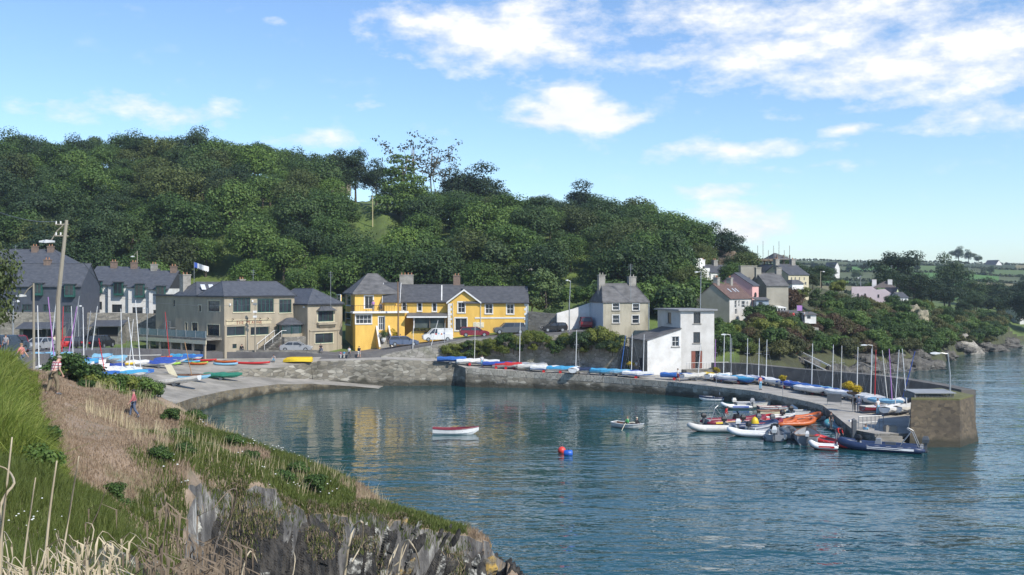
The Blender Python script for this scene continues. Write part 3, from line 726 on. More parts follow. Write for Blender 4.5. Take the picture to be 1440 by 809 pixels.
# ------------------------------------------------------------------ the yellow hotel
b=Bld('yellow_house','tall ochre yellow house with hipped slate roof and balcony, beside the yellow guesthouse','house',499,154.5,(.95,.32),4.3)
b0=b
Lf=Face((0,9,0),(0,-1,0),(1,0,0)); F=Face((0,0,0),(1,0,0),(0,1,0))
lw=[b.rect('C',*q,Lf) for q in ((122,202,150,266),(115,318,150,386))]
lw.append((b.rect('C',62,203,84,240,Lf)))
fwin=[b.rect('C',238,208,290,290,F)]
ez=b.pt(*vp('C',180,192),F)[1]; W=7.0
F,Lf,Rt,_=b.walls(0,W,0,9,ez,yel,front=fwin,left=lw,z0=-2.5)
for q in lw: b.window(Lf,q,white,1,2,surround=white,sw=.12,sill=white)
b.window(F,fwin[0],white,2,1,surround=white,sw=.15)
b.hip_roof(0,W,0,9,ez,ez+3.1,slate_w,'x',oh=.4,hip0=3.2,hip1=3.0)
# projecting ground floor with balcony on top
Fp=Face((-.3,-2.2,0),(1,0,0),(0,1,0))
gw=b.rect('C',182,328,280,384,Fp); gd=b.rect('C',326,340,362,425,Fp)
bz=b.pt(*vp('C',250,318),Fp)[1]
b.walls(-.3,W+.4,-2.2,-.004,bz,yel,front=[gw,gd],z0=-2.5,name='porch_wall')
b.window(Fp,gw,white,4,2,surround=white,sw=.14,sill=white); b.window(Fp,gd,white,3,2,surround=white,sw=.12,name='door')
mb=MB(); mb.box(-.75,W+.9,-2.7,-.01,bz+.003,bz+.28); mb.build('balcony_slab',white,b.root)
mb=MB(); 
for k in range(34):
    x=-.6+k*(W+1.35)/33; mb.cyl((x,-2.55,bz+.28),(x,-2.55,bz+1.2),.018,n=4)
mb.cyl((-.6,-2.55,bz+1.2),(W+.75,-2.55,bz+1.2),.03,n=5)
for x in (-.6,W+.75):
    mb.cyl((x,-2.55,bz+1.2),(x,-.05,bz+1.2),.03,n=5)
    for j in range(8): mb.cyl((x,-2.4+j*.3,bz+.28),(x,-2.4+j*.3,bz+1.2),.018,n=4)
mb.build('balcony_rail',M('black iron',(.03,.03,.03),.5),b.root)
# entrance stair with white sloping kerbs
sx=gd[0]-.5
mb=MB()
for i in range(8): mb.box(sx,sx+1.7,-2.2-.3*(8-i),-2.204,-2.3,gd[1]*(i+1)/9)
mb.build('entrance_steps',cem,b.root)
for x in (sx-.2,sx+1.72):
    mb=MB(); mb.loft([[(x,-2.21,-2),(x,-2.21,gd[1]+.55),(x+.18,-2.21,gd[1]+.55),(x+.18,-2.21,-2)],[(x,-4.7,-2),(x,-4.7,.65),(x+.18,-4.7,.65),(x+.18,-4.7,-2)]]); mb.build('stair_kerb',yel,b.root)
    mb=MB(); mb.loft([[(x-.03,-2.21,gd[1]+.553),(x-.03,-2.21,gd[1]+.68),(x+.21,-2.21,gd[1]+.68),(x+.21,-2.21,gd[1]+.553)],[(x-.03,-4.75,.653),(x-.03,-4.75,.78),(x+.21,-4.75,.78),(x+.21,-4.75,.653)]]); mb.build('stair_coping',white,b.root)
BALC=b.O+b.dir*2.6+b.back*(-1.5)+Vector((0,0,bz+.28)); BALC_rz=b.rz

# guest house: gabled return, long range, gabled front
b=Bld('yellow_guesthouse','long ochre yellow guesthouse with white quoins, white gable boards and a veranda','guesthouse',630,156.3,(1,.06),5.6)
F=Face((0,0,0),(1,0,0),(0,1,0))
wz=b.pt(*vp('C',1100,247),F)[1]
uR=b.pt(*vp('C',1272,300),F)[0]; uG0=0; uG1=b.pt(*vp('C',966,300),F)[0]
ws=[b.rect('C',*q,F) for q in ((828,250,872,314),(1002,258,1046,320),(1137,260,1180,322),(810,350,884,428))]
F,Lf,Rt,_=b.walls(0,uR,0,6,wz,yel,front=ws,z0=-1.5)
for q in ws[:3]: b.window(F,q,white,2,2,surround=white,sw=.13,sill=white,head=True)
b.window(F,ws[3],white,2,1,surround=white,sw=.13,sill=white,head=True)
zg=b.pt(*vp('C',865,172),F)[1]
mb=MB(); mb.poly([(0,0,wz),(uG1,0,wz),(uG1/2,0,zg)]); mb.poly([(0,.0,wz),(uG1/2,0,zg),(uG1/2,5.9,zg),(0,5.9,wz)][::1]) if False else None
mb.build('gable_wall',yel,b.root)
b.gable_roof(0,uG1,-.05,6,wz,zg,slate,'y',oh=.25,ohg=.3,barge=white)
b.gable_roof(uG1*.5,uR,0,6,wz,b.pt(*vp('C',1000,176),F)[1]+.55,slate,'x',oh=.3,ohg=.15)
mb=MB(); q=b.rect('C',935,342,1256,352,F); F.box(mb,q[0],q[2],q[1],q[3]-.02,-.08,.02); mb.build('string_course',white,b.root)
mb=MB(); F.box(mb,-.03,uR-.4,-1.5,.55,-.05,.02); mb.build('plinth',white,b.root)
for c0 in (-.02,uR-.62):
    mb=MB(); k=0; z=.6
    while z<wz-.35:
        wdt=.64 if k%2 else .42; off=0 if c0<1 else .64-wdt
        F.box(mb,c0+off,c0+off+wdt,z,z+.36,-.04,.02); z+=.38; k+=1
    mb.build('quoin',white,b.root)
q=b.rect('C',925,375,992,408,F); mb=MB(); F.box(mb,q[0],q[2],q[1],q[3],-.07,-.01); sb=mb.build('sign_board',M('cream sign board',(.76,.70,.52),.6,(.70,.63,.44),scale=3),b.root)
mb=MB()
for r_ in range(3):
    for c_ in range(7): 
        u=q[0]+.12+c_*.19; z=q[1]+.13+r_*.22
        if (c_+r_)%4: F.box(mb,u,u+.13,z,z+.07,-.085,-.07)
mb.build('faded_lettering',M('faded brown lettering',(.45,.36,.22)),sb)
# long range set back, left of the gabled front
uL=b.pt(*vp('C',432,300),Face((0,1.2,0),(1,0,0),(0,1,0)))[0]
Fr=Face((uL,1.2,0),(1,0,0),(0,1,0))
ws=[b.rect('C',*q,Fr) for q in ((476,250,500,302),(573,252,598,304),(667,252,691,306))]
F2,L2,_,_=b.walls(uL,-.003,1.2,7,wz+.1,yel,front=ws,z0=-2.5,name='range_wall')
for q in ws: b.window(Fr,q,white,1,2,surround=white,sw=.12,sill=white,head=True)
rr=b.gable_roof(uL,uG1*.5,1.2,7,wz+.1,wz+2.6,slate,'x',oh=.25)
mb=MB(); uu=b.pt(*vp('C',725,220),Fr)[0]+uL; mb.obox((uu,2.6,wz+1.45),(.16,3.7,.05),Matrix.Rotation(R(41),3,'X')); mb.build('roof_coping',whitew,rr)
b.chimney(uL+1.6,4.6,2.2,.9,wz+1.2,wz+4.2,cem,rr,4); b.chimney(uG1*.28,4.4,1.1,.8,wz+1.2,wz+4.1,brick,rr,2)
# gabled wing at left facing left
gx=uL-1.6
b.walls(gx,uL-.003,-.6,5.4,wz+.2,yel,z0=-2.6,name='wing_wall',gable='x',zr=wz+2.9,left=[(2.6,wz-1.2,3.4,wz+.0),(2.6,.9,3.4,2.7)])
Lg=Face((gx,5.4,0),(0,-1,0),(1,0,0))
for q in ((2.6,wz-1.2,3.4,wz+.0),(2.6,.9,3.4,2.7)): b.window(Lg,q,white,1,2,surround=white,sw=.12)
b.gable_roof(gx,uL+.5,-.6,5.4,wz+.2,wz+2.9,slate,'x',oh=.3,ohg=.3,barge=white)
# veranda: wall, planter, posts, lean-to roof
Fv=Face((0,-1.9,0),(1,0,0),(0,1,0))
v0=b.pt(*vp('C',545,380),Fv)[0]; vt=b.pt(*vp('C',650,338),Fv)[1]; vb=b.pt(*vp('C',650,424),Fv)[1]
mb=MB(); mb.box(v0,-.35,-1.9,-1.7,-2.5,vb); mb.box(v0,v0+.2,-1.696,1.19,-2.5,vb); mb.build('veranda_wall',yel,b.root)
mb=MB(); mb.box(v0+.2,-.35,-1.69,1.19,vb-.5,vb-.35); mb.build('veranda_floor',cem,b.root)
mb=MB(); mb.poly([(v0-1.0,-2.2,vt),(-.1,-2.2,vt),(-.1,1.19,vt+.5),(v0-1.0,1.19,vt+.5)]); mb.poly([(v0-1.0,-2.2,vt-.14),(-.1,-2.2,vt-.14),(-.1,1.19,vt+.36),(v0-1.0,1.19,vt+.36)])
for q in ((v0-1.0,-.1),): pass
mb.poly([(v0-1.0,-2.2,vt),(v0-1.0,-2.2,vt-.14),(v0-1.0,1.19,vt+.36),(v0-1.0,1.19,vt+.5)])
mb.build('veranda_roof',slate_w,b.root)
mb=MB(); mb.box(v0-1.0,-.1,-2.25,-2.2,vt-.2,vt+.02); mb.build('fascia',white,b.root)
for q in (0,.5,1):
    mb=MB(); x=v0+.05+(-.5-v0)*q; mb.box(x,x+.14,-1.86,-1.72,vb+.003,vt-.0); mb.build('veranda_post',white if q==0 else wood,b.root)
mb=MB(); mb.box(v0+.25,-.55,-1.55,-1.52,vb+.05,vt-.15); mb.build('veranda_glazing',glass('veranda glass',(.05,.06,.055),.12),b.root)
mb=MB(); d0=b.rect('C',615,436,688,486,Fv); Fv.box(mb,d0[0],d0[2],d0[1],d0[3],-.05,-.003); mb.build('menu_board',M('dark menu board',(.04,.035,.03),.6),b.root)
# side stair kerb left of the veranda
mb=MB(); mb.loft([[(v0-.02,-1.9,-2.5),(v0-.02,-1.9,vb-.0),(v0-.02,-1.7,vb),(v0-.02,-1.7,-2.5)],[(v0-2.6,-1.9,-2.5),(v0-2.6,-1.9,-.2),(v0-2.6,-1.7,-.2),(v0-2.6,-1.7,-2.5)]]); mb.build('stair_wall',yel,b.root)
gut=M('dark gutter')
for x in (.75,uR-.05,uG1+.15):
    mb=MB(); mb.cyl((x,-.12,-.4),(x,-.12,wz-.1),.05,n=6); mb.build('downpipe',white,b.root)
mb=MB(); mb.box(uG1+.2,uR+.1,-.42,-.32,wz-.22,wz-.1); mb.build('gutter',gut,b.root)
mb=MB(); mb.box(uL,-.3,.72,.82,wz-.12,wz-.0); mb.build('gutter',gut,b.root)
GH=b; GHv=(v0,vb,Fv)

# ------------------------------------------------------------------ grey stained house
b=Bld('grey_house','small grey damp-stained two-storey house with four white windows and two chimneys','house',848.3,149.3,(.97,.24),6.2)
F=Face((0,0,0),(1,0,0),(0,1,0))
W=b.pt(*vp('D',772,300),F)[0]; ez=b.pt(*vp('D',485,246),F)[1]; D=6.2
ws=[b.rect('D',*q,F) for q in ((546,254,588,298),(673,258,714,300),(546,330,588,380),(670,331,712,382))]
F,Lf,Rt,_=b.walls(0,W,0,D,ez,damp,front=ws,z0=-1,gable=None)
for q in ws: b.window(F,q,white,1,2,surround=white,sw=.1,sill=cem)
mb=MB(); mb.box(-.02,-.004,-.0,D,-1,ez-.02); mb.build('gable_shade',M('bluish gable shade',(.50,.54,.58),.85,(.42,.46,.5),scale=.5),b.root)  # thin layer on the left gable, its bluish shade painted in as colour
zr=ez+2.75
rf=b.hip_roof(0,W,0,D,ez,zr,slate_w,'x',oh=.15,hip0=1.0,hip1=1.3)
b.chimney(.75,D/2,1.0,.8,ez+1,zr+1.2,cem,rf,2,cem); b.chimney(W-1.5,D/2,1.15,.8,ez+1,zr+.95,cem,rf,2,cem)
mb=MB(); mb.cyl((W+.06,-.06,-2),(W+.06,-.06,ez-.1),.05,n=6); mb.build('downpipe',M('pale blue pipe',(.45,.5,.55)),b.root)

# ------------------------------------------------------------------ white three storey house with lean-to
b=Bld('quay_house','white three-storey flat-roofed house on the quay with brown doors and a low lean-to store','house',957,139.6,(.97,.24),1.9)
F=Face((0,0,0),(1,0,0),(0,1,0)); D=8.4; Lf=Face((0,D,0),(0,-1,0),(1,0,0))
W=b.pt(*vp('D',1188,400),F)[0]; ez=b.pt(*vp('D',1080,302),F)[1]
ws=[b.rect('D',*q,F) for q in ((1058,311,1101,382),(1056,437,1099,506),(1043,555,1112,668))]
lw=[b.rect('D',893,313,916,380,Lf)]
F,Lf,Rt,_=b.walls(0,W,0,D,ez,lime,front=ws,left=lw,z0=-.6)
dk=M('dark brown frame',(.06,.05,.045),.5)
for q in ws[:2]: b.window(F,q,dk,2,1,sill=cem)
b.window(Lf,lw[0],dk,2,1,sill=cem)
q=ws[2]; mb=MB(); F.box(mb,q[0],q[2],q[1],q[3],.18,.21); mb.build('doorway',darkm,b.root)
rd=M('red brown door',(.24,.075,.045),.6)
for u0,u1 in ((q[0]+.03,q[0]+.62),(q[2]-.4,q[2]-.03)):
    mb=MB(); F.box(mb,u0,u1,q[1]+.02,q[3]-.05,.0,.06); mb.build('door',rd,b.root)
mb=MB(); mb.box(-.45,W+.35,-.4,D+.3,ez+.003,ez+.22); mb.build('flat_roof',M('grey roof edge',(.28,.28,.28)),b.root)
mb=MB(); mb.box(.2,W+1.8,-1.6,-.004,-.5,ws[2][1]-.05); mb.build('door_platform',rstone,b.root)
mb=MB()
for k in range(16): mb.cyl((.25+k*.42,-1.55,ws[2][1]-.05),(.25+k*.42,-1.55,ws[2][1]+.95),.02,n=4)
mb.cyl((.25,-1.55,ws[2][1]+.95),(6.55,-1.55,ws[2][1]+.95),.03,n=5); mb.build('railing',metal,b.root)
# lean-to
Fs=Face((0,-.25,0),(1,0,0),(0,1,0)); sL=b.pt(*vp('D',766,600),Fs)[0]; zl=b.pt(*vp('D',768,490),Fs)[1]; zh=b.pt(*vp('D',980,418),Fs)[1]
ld=6.6; lwn=b.rect('D',922,464,966,528,Face((sL,-.25,0),(1,0,0),(0,1,0)))
mb=MB(); fs=Face((sL,-.25,0),(1,0,0),(0,1,0)); b.holed(mb,fs,-sL-.003,-.6,zl,[lwn] if lwn[3]<zl else [])
if lwn[3]>=zl:
    mb=MB(); zz=lwn[3]
    b.holed(mb,Face((sL+lwn[0]-.6,-.25,0),(1,0,0),(0,1,0)),-sL-.003-lwn[0]+.6,-.6,zz,[(.6,lwn[1],.6+lwn[2]-lwn[0],lwn[3])])
    k=sL+lwn[0]-.6; sl=(zh-zl)/(-sL)
    mb.poly([(sL,-.25,-.6),(k,-.25,-.6),(k,-.25,zl+(k-sL)*sl),(sL,-.25,zl)])
    mb.poly([(k,-.25,zz),(-.003,-.25,zz),(-.003,-.25,zh),(k,-.25,max(zz,zl+(k-sL)*sl))])
mb.build('store_front',whitew,b.root)
mb=MB(); mb.poly([(sL,-.25,-.6),(sL,ld,-.6),(sL,ld,zl),(sL,-.25,zl)]); mb.poly([(sL,ld,-.6),(-.003,ld,-.6),(-.003,ld,zh),(sL,ld,zl)]); mb.build('store_wall',stone('old brown rubble',[(.16,.14,.11),(.28,.25,.2),(.22,.19,.15)],scale=1.6),b.root)
b.window(fs,lwn,white,2,2,sill=cem,surround=white,sw=.08)
mb=MB(); t=.12; a=(sL-.3,-.45,zl-.1); 
mb.corners([(x,y,zl+(x-sL)*(zh-zl)/(-sL)+dz_) for x in (sL-.3,-.004) for y in (-.4,ld+.2) for dz_ in (.02,.16)]); mb.build('store_roof',slate_w,b.root)
mb=MB(); mb.box(sL-.012,sL-.003,1.6,3.0,.0,2.2); mb.build('store_door',darkm,b.root)
QH=b

# ================================================================== houses on the left
# white stepped terrace: four units
def simple_win(b,fc,q,frame=None,**k): return b.window(fc,q,frame or white,**k)
td=Vector((.80,.60,0)).normalized()
us=[]; 
TX=[(405,512),(512,608),(608,706),(706,800)]
lab=['leftmost of the four white terrace houses, next to the rusty red shed','white terrace house second from the rusty shed','white terrace house third from the rusty shed','white terrace house nearest the beige hotel']
x_off=None
P0=Vector((X(vp('A',405,0)[0],166),166,0))
bd=Vector((.97,.24,0))
for i,(x0,x1) in enumerate(TX):
    pxa,_=vp('A',x0,0); pxb,_=vp('A',x1,0)
    d=164.5-.7*i
    b=Bld('terrace_house',lab[i]+', green bay window','house',pxa,d,(.97,.02),6.0,'white terrace houses')
    F=Face((0,0,0),(1,0,0),(0,1,0)); W=b.pt(pxb,450,F)[0]-.02
    ye=(402,405,415,425)[i]; ez=b.pt(*vp('A',x0,ye),F)[1]
    bx=((445,487,390,445),(545,587,395,457),(645,687,403,467),(745,787,413,473))[i]
    lx=((435,483,487,525),(530,578,500,538),(627,676,513,550),(726,752,526,562))[i]
    up=b.rect('A',bx[0],bx[2],bx[1],bx[3],F); lo_=b.rect('A',lx[0],lx[2],lx[1],lx[3],F)
    b.walls(0,W,0,8,ez,white if 0 else whitew,front=[lo_],z0=-2)
    b.window(F,lo_,dk,2,1,sill=None)
    mb=MB(); F.box(mb,up[0],up[2],up[1],up[3],-.7,-.003); bw=mb.build('bay_window',green_f,b.root)
    mb=MB(); n=2
    for k in range(n):
        w_=(up[2]-up[0]-.3)/n; u=up[0]+.1+k*(w_+.1); F.box(mb,u,u+w_,up[1]+.35,up[3]-.15,-.72,-.69)
    mb.box(up[0]-.02,up[0]-.0-.005+.0,-.6,-.1,up[1]+.35,up[3]-.15)
    mb.build('pane',glass(),bw)
    mb=MB(); F.box(mb,up[0]-.15,up[2]+.15,up[3]+.003,up[3]+.16,-.9,-.0); mb.build('bay_roof',slate_b,bw)
    # monopitch-looking gable: ridge along x set back
    zr=ez+2.9
    mb=MB(); t=.14
    mb.corners([(x,y,z+dd) for x in (-.15,W+.1) for y,z in ((-.35,ez-.2),(5.2,zr)) for dd in (0,t)])
    mb.corners([(x,y,z+dd) for x in (-.15,W+.1) for y,z in ((5.203,zr),(8.4,ez+.6)) for dd in (0,t)])
    rf=mb.build('roof',slate_b,b.root)
    mb=MB(); mb.poly([(W,0,ez),(W,5.2,zr),(W,8,ez)]); mb.poly([(0,0,ez),(0,5.2,zr),(0,8,ez)]); mb.build('gable_wall',M('dark gable slate',(.05,.05,.055)),b.root)
    b.chimney(W*.78,4.8,1.0,.7,zr-.6,zr+.75,brick if i!=2 else cem,rf,2)
# rubble wall and low stone building under the terrace
d0=Vector((X(0,146),146,6.3)); d1=Vector((X(168,157.5),157.5,5.4)); d2=Vector((X(246,159.5),159.5,5.0))
mb=MB()
for (p,q,h0,h1) in ((d0,d1,vp('A',0,535)[1],vp('A',560,540)[1]),(d1,d2,vp('A',560,540)[1],vp('A',800,545)[1])):
    za=zat(h0,p.y); zb=zat(h1,q.y); n=Vector((q.y-p.y,-(q.x-p.x),0)).normalized()*-.6
    mb.corners([p-Vector((0,0,3)),Vector((p.x,p.y,za)),q-Vector((0,0,3)),Vector((q.x,q.y,zb)),p+n-Vector((0,0,3)),Vector((p.x,p.y,za))+n,q+n-Vector((0,0,3)),Vector((q.x,q.y,zb))+n])
tag(mb.build('terrace_wall',rstone),'high grey rubble wall in front of the white terrace and the dark houses','wall')
def stone_store(px,d,w_,h,lbl):
    b=Bld('stone_store',lbl,'shed',px,d,(.97,.1),5.6)
    F=Face((0,0,0),(1,0,0),(0,1,0)); q=(.5,.9,w_-.5,h-.35)
    b.walls(0,w_,0,2.5,h,rstone,front=[q],z0=-1.2); mb=MB(); F.box(mb,q[0],q[2],q[1],q[3],.15,.2); mb.build('opening',darkm,b.root)
    mb=MB(); mb.corners([(x,y,z) for x in (-.3,w_+.3) for y,z in ((-.9,h-.25),(2.4,h+.55)) for z in (z,z+.1)]); mb.build('roof',slate_b,b.root)
stone_store(vp('A',92,0)[0],143.0,5.6,2.7,'low stone store with a dark slate awning on the left behind the parked cars')
stone_store(vp('A',440,0)[0],152,4.2,2.7,'low stone store with dark awning below the white terrace')
# dark slate-hung houses
b=Bld('dark_house','dark blue-grey slate-hung house with green framed dormers at the left edge','house',0,151,(.97,.06),6.4)
F=Face((0,0,0),(1,0,0),(0,1,0)); W=b.pt(*vp('A',385,500),F)[0]; ez=b.pt(*vp('A',200,410),F)[1]
lo_=[b.rect('A',105,500,150,530,F),b.rect('A',262,502,285,540,F),b.rect('A',302,505,342,540,F),b.rect('A',205,500,232,532,F)]
b.walls(-4,W,0,8,ez,navy,front=[(q[0]+4,q[1],q[2]+4,q[3]) for q in lo_],z0=-2)
for q in lo_: b.window(F,q,green_f,2,1)
for q in ((165,400,205,457),(312,405,358,465)):
    u=b.rect('A',*q,F); mb=MB(); F.box(mb,u[0],u[2],u[1],u[3],-.65,-.003); bw=mb.build('dormer_window',green_f,b.root)
    mb=MB(); F.box(mb,u[0]+.12,u[0]+(u[2]-u[0])*.5-.06,u[1]+.35,u[3]-.15,-.67,-.64); F.box(mb,u[0]+(u[2]-u[0])*.5+.06,u[2]-.12,u[1]+.35,u[3]-.15,-.67,-.64); mb.build('pane',glass(),bw)
    mb=MB(); F.box(mb,u[0]-.2,u[2]+.2,u[3]+.003,u[3]+.15,-.85,.6); mb.build('dormer_roof',slate_b,bw)
rf=b.gable_roof(-4,W,0,8,ez,ez+3.3,slate_b,'x',oh=.3)
b.chimney(b.pt(*vp('A',163,350),F)[0]+.4,4,1.0,.7,ez+2.4,ez+3.9,brick,rf,2)
mb=MB(); mb.poly([(W+.002,0,ez-.1),(W+.002,8,ez-.1),(W+.002,4,ez+3.25)]); mb.build('gable_wall',navy,b.root)
b=Bld('dark_house','pair of dark slate roofs with two brick chimneys behind the slate-hung house','house',-40,166,(.97,.06),8.0)
F=Face((0,0,0),(1,0,0),(0,1,0)); W=b.pt(*vp('A',330,400),F)[0]; ez=b.pt(*vp('A',200,325),F)[1]
b.walls(0,W,0,9,ez,navy,z0=-2); rf=b.hip_roof(0,W,0,9,ez,ez+3.2,slate_b,'x',hip0=1,hip1=4.5)
for q in (107,184): b.chimney(b.pt(*vp('A',q,250),F)[0]+.4,4,1.0,.7,ez+1.5,ez+3.6,brick,rf,2)
# rusty shed
b=Bld('rusty_shed','open timber shed with a rusty red corrugated iron roof beside the white terrace','shed',vp('A',350,0)[0],163,(.9,.42),9.2)
mb=MB()
for x in (0,3.4):
    for y in (0,4.0): mb.box(x-.08,x+.08,y-.08,y+.08,-4,3.6 if y==0 else 3.6)
    mb.cyl((x,0,3.5),(x,2,5.6),.07,n=5); mb.cyl((x,4,3.5),(x,2,5.6),.07,n=5); mb.cyl((x,0,3.5),(x,4,3.5),.06,n=5)
mb.cyl((3.4,0,3.5),(3.4,3,1.6),.06,n=5); mb.build('timber_frame',M('pale timber',(.36,.31,.22)),b.root)
mb=MB()
for k in range(14):
    x=-.5+k*.2; mb.corners([(xx,y,z+dd) for xx in (x,x+.19) for y,z in ((-.4,3.3+.03*(k%2)),(2.0,5.72+.03*(k%2))) for dd in (0,.05)])
mb.build('iron_roof',rust,b.root)
mb=MB(); mb.box(-.2,3.3,3.9,4.0,-4,3.3); mb.build('back_wall',wood,b.root)

# ================================================================== village on the right
def house(name,lbl,k,corner,d,z0,dirv,Wx,ez_y,D,zr_up,wall_m,roof_m,axis,front=(),left=(),cat='house',frame=None,chim=(),barge=None,z0w=-3,group=None,surround=None,oh=.2):
    """corner: view (x) of the nearest vertical corner; Wx: view x of the right end"""
    px,_=vp(k,corner,0); b=Bld(name,lbl,cat,px,d,dirv,z0,group)
    F=Face((0,0,0),(1,0,0),(0,1,0)); W=b.pt(vp(k,Wx,0)[0],420,F)[0]; ez=b.pt(*vp(k,corner,ez_y),F)[1]
    Lf=Face((0,D,0),(0,-1,0),(1,0,0))
    fw=[b.rect(k,*q,F) for q in front]; lw=[b.rect(k,*q,Lf) for q in left]
    b.walls(0,W,0,D,ez,wall_m,front=fw,left=lw,z0=z0w,gable=axis,zr=ez+zr_up)
    for q in fw: b.window(F,q,frame or white,1 if q[2]-q[0]<1 else 2,2 if q[3]-q[1]>1 else 1,surround=surround)
    for q in lw: b.window(Lf,q,frame or white,1,2)
    rf=b.gable_roof(0,W,0,D,ez,ez+zr_up,roof_m,axis,oh=oh,barge=barge,th=.1)
    for (cx,cy,m,pots) in chim: b.chimney(cx*W,cy*D,1.0,.8,ez+zr_up-.9,ez+zr_up+1.0,m,rf,pots)
    b.F=F; b.Lf=Lf; b.W=W; b.ez=ez; b.D=D; b.rf=rf
    return b
# brown-roofed white cottage: gable faces left, ridge runs back from the front? ridge parallel to the front
e1=house('cottage','white fronted cottage with grey gable and brown tiled roof','E',296,163,7.6,(.56,.83),438,358,5.8,2.3,lime,brownt,'x',front=[(328,372,342,420),(352,372,362,412),(372,375,396,418),(404,378,414,420),(330,425,345,460)],chim=((.15,.5,cem,2),(.72,.5,cem,2)))
mb=MB(); mb.box(-.02,-.004,0,e1.D,-3,e1.ez); mb.poly([(-.012,0,e1.ez),(-.012,e1.D,e1.ez),(-.012,e1.D/2,e1.ez+2.25)]); mb.build('gable_render',greyr,e1.root)
for q in (.35,.55,.68):
    mb=MB(); mb.obox((q*e1.W,1.45,e1.ez+1.32),(.35,.9,.06),Matrix.Rotation(R(38),3,'X')); mb.build('rooflight',M('pale rooflight',(.6,.63,.66),.25),e1.rf)
mb=MB(); mb.box(.62*e1.W,e1.W-.1,-1.2,-.004,1.1,1.2); mb.build('porch_canopy',M('turquoise canopy',(.2,.45,.42)),e1.root)
e2=house('pink_house','pink rendered house with a tall pink gable and slate roof','E',440,174,8.6,(.58,.81),480,275,6.6,2.1,pinkr,slate,'x',front=[(448,345,458,385)],left=[],chim=())
mb=MB(); u=e2.W*.45; zc=e2.pt if False else None
mb.cyl((1.3,-.03,e2.ez-1.7),(1.3,-.1,e2.ez-1.7),.45,n=14); mb.build('wall_wheel',darkm,e2.root)
e3=house('tall_house','tall plain grey rendered house with slate roof standing above the gardens','E',530,180,8.2,(.98,.17),668,278,8,2.2,greyr,slate_w,'x',chim=((.02,.5,greyr,0),(.97,.5,cem,0)))
# brown side of the tall house (return)
b=e3; mb=MB(); mb.poly([(-.6,-.01,0),(-.6,-.01,3)]+[(-.6,-.01,1)]) if 0 else None
# white lean-to conservatory in front
Fc=Face((0,-2.6,0),(1,0,0),(0,1,0)); a=b.rect('E',545,432,655,488,Fc)
mb=MB(); mb.corners([(x,y,z+dd) for x in (a[0],a[2]) for y,z in ((-2.7,a[1]+1.9),(-.01,a[3]+.6)) for dd in (0,.12)]); mb.build('conservatory_roof',white,b.root)
mb=MB()
for i in range(7):
    u=a[0]+(a[2]-a[0]-.12)*i/6; mb.box(u,u+.12,-2.6,-2.5,a[1]-.5,a[1]+1.9)
mb.box(a[0],a[2],-2.6,-2.5,a[1]-1.2,a[1]+.3); mb.build('conservatory_frame',white,b.root)
mb=MB(); mb.box(a[0]+.1,a[2]-.1,-2.48,-2.45,a[1]+.3,a[1]+1.85); mb.build('conservatory_glass',glass(),b.root)
b=Bld('back_house','brown-grey house with a broad chimney between the pink house and the tall grey house','house',vp('E',378,0)[0],184,(.98,.17),8.6)
F=Face((0,0,0),(1,0,0),(0,1,0)); W=b.pt(vp('E',560,0)[0],420,F)[0]; ez=b.pt(*vp('E',450,268),F)[1]
b.walls(0,W,0,8,ez,M('brown grey render',(.30,.25,.2),.9,(.24,.2,.155),scale=.6),z0=-3,gable='x',zr=ez+1.7); rf=b.gable_roof(0,W,0,8,ez,ez+1.7,slate,'x'); 
b.chimney(1.9,2.0,3.2,1.0,ez,ez+3.3,greyr,rf,0)
e4=house('cream_house','cream two-storey house with slate roof and a white glazed porch, high in the village','E',668,203,12.2,(.90,.44),797,208,8,2.1,M('cream render',(.60,.53,.36),.8),slate,'x',front=[(684,225,692,245),(708,225,716,245),(735,225,742,245),(765,226,772,246),(772,255,782,275)],chim=((.06,.5,cem,2),(.85,.5,cem,1)))
Fc=Face((0,-2,0),(1,0,0),(0,1,0)); a=e4.rect('E',692,252,764,288,Fc)
mb=MB(); mb.box(a[0],a[2],-2,-.01,a[1]-.6,a[1]+.8)
for i in range(7): u=a[0]+(a[2]-a[0]-.12)*i/6; mb.box(u,u+.12,-2.0,-1.9,a[1]+.8,a[3]-.5)
mb.build('porch_frame',white,e4.root)
mb=MB(); mb.box(a[0]+.1,a[2]-.1,-1.95,-1.9,a[1]+.8,a[3]-.5); mb.build('porch_glass',glass(),e4.root)
mb=MB(); mb.loft([[(x,y,a[3]-.5) for x,y in ((a[0]-.2,-2.2),(a[2]+.2,-2.2),(a[2]+.2,-.01),(a[0]-.2,-.01))],[(x,y,a[3]+.35) for x,y in ((a[0]+.6,-1.2),(a[2]-.6,-1.2),(a[2]-.6,-.01),(a[0]+.6,-.01))]]); mb.build('porch_roof',slate,e4.root)
house('cream_house','cream gable of the house joined to the left of the cream house','E',505,209,12.6,(.97,.2),640,212,8,2.2,M('cream render'),slate,'y')
e5=house('white_terrace','long white terrace row with slate roof on the upper village street','E',178,201,12.6,(.88,.47),345,195,6,1.5,whitew,slate,'x',front=[(195+i*22,212+i*3,203+i*22,232+i*3) for i in range(7)],chim=((.02,.5,whitew,3),(.5,.5,cem,2)),frame=dk)
mb=MB(); mb.box(-2.6,-.01,.3,5.7,-2,e5.ez+.9); mb.box(-2.2,-1.4,2,3,e5.ez+.9,e5.ez+3); mb.box(-1.2,-.5,2,3,e5.ez+.9,e5.ez+2.9); mb.build('end_block',whitew,e5.root)
house('small_house','small white gabled house with cream boards high above the tall chimney','E',322,214,14.8,(.93,.37),395,200,6,1.5,whitew,slate,'y',barge=M('cream render'))
e7=house('dormer_house','slate roofed house with two white dormer gables above the pink house','E',455,214,14,(.98,.17),532,212,6,1.6,whitew,slate,'x')
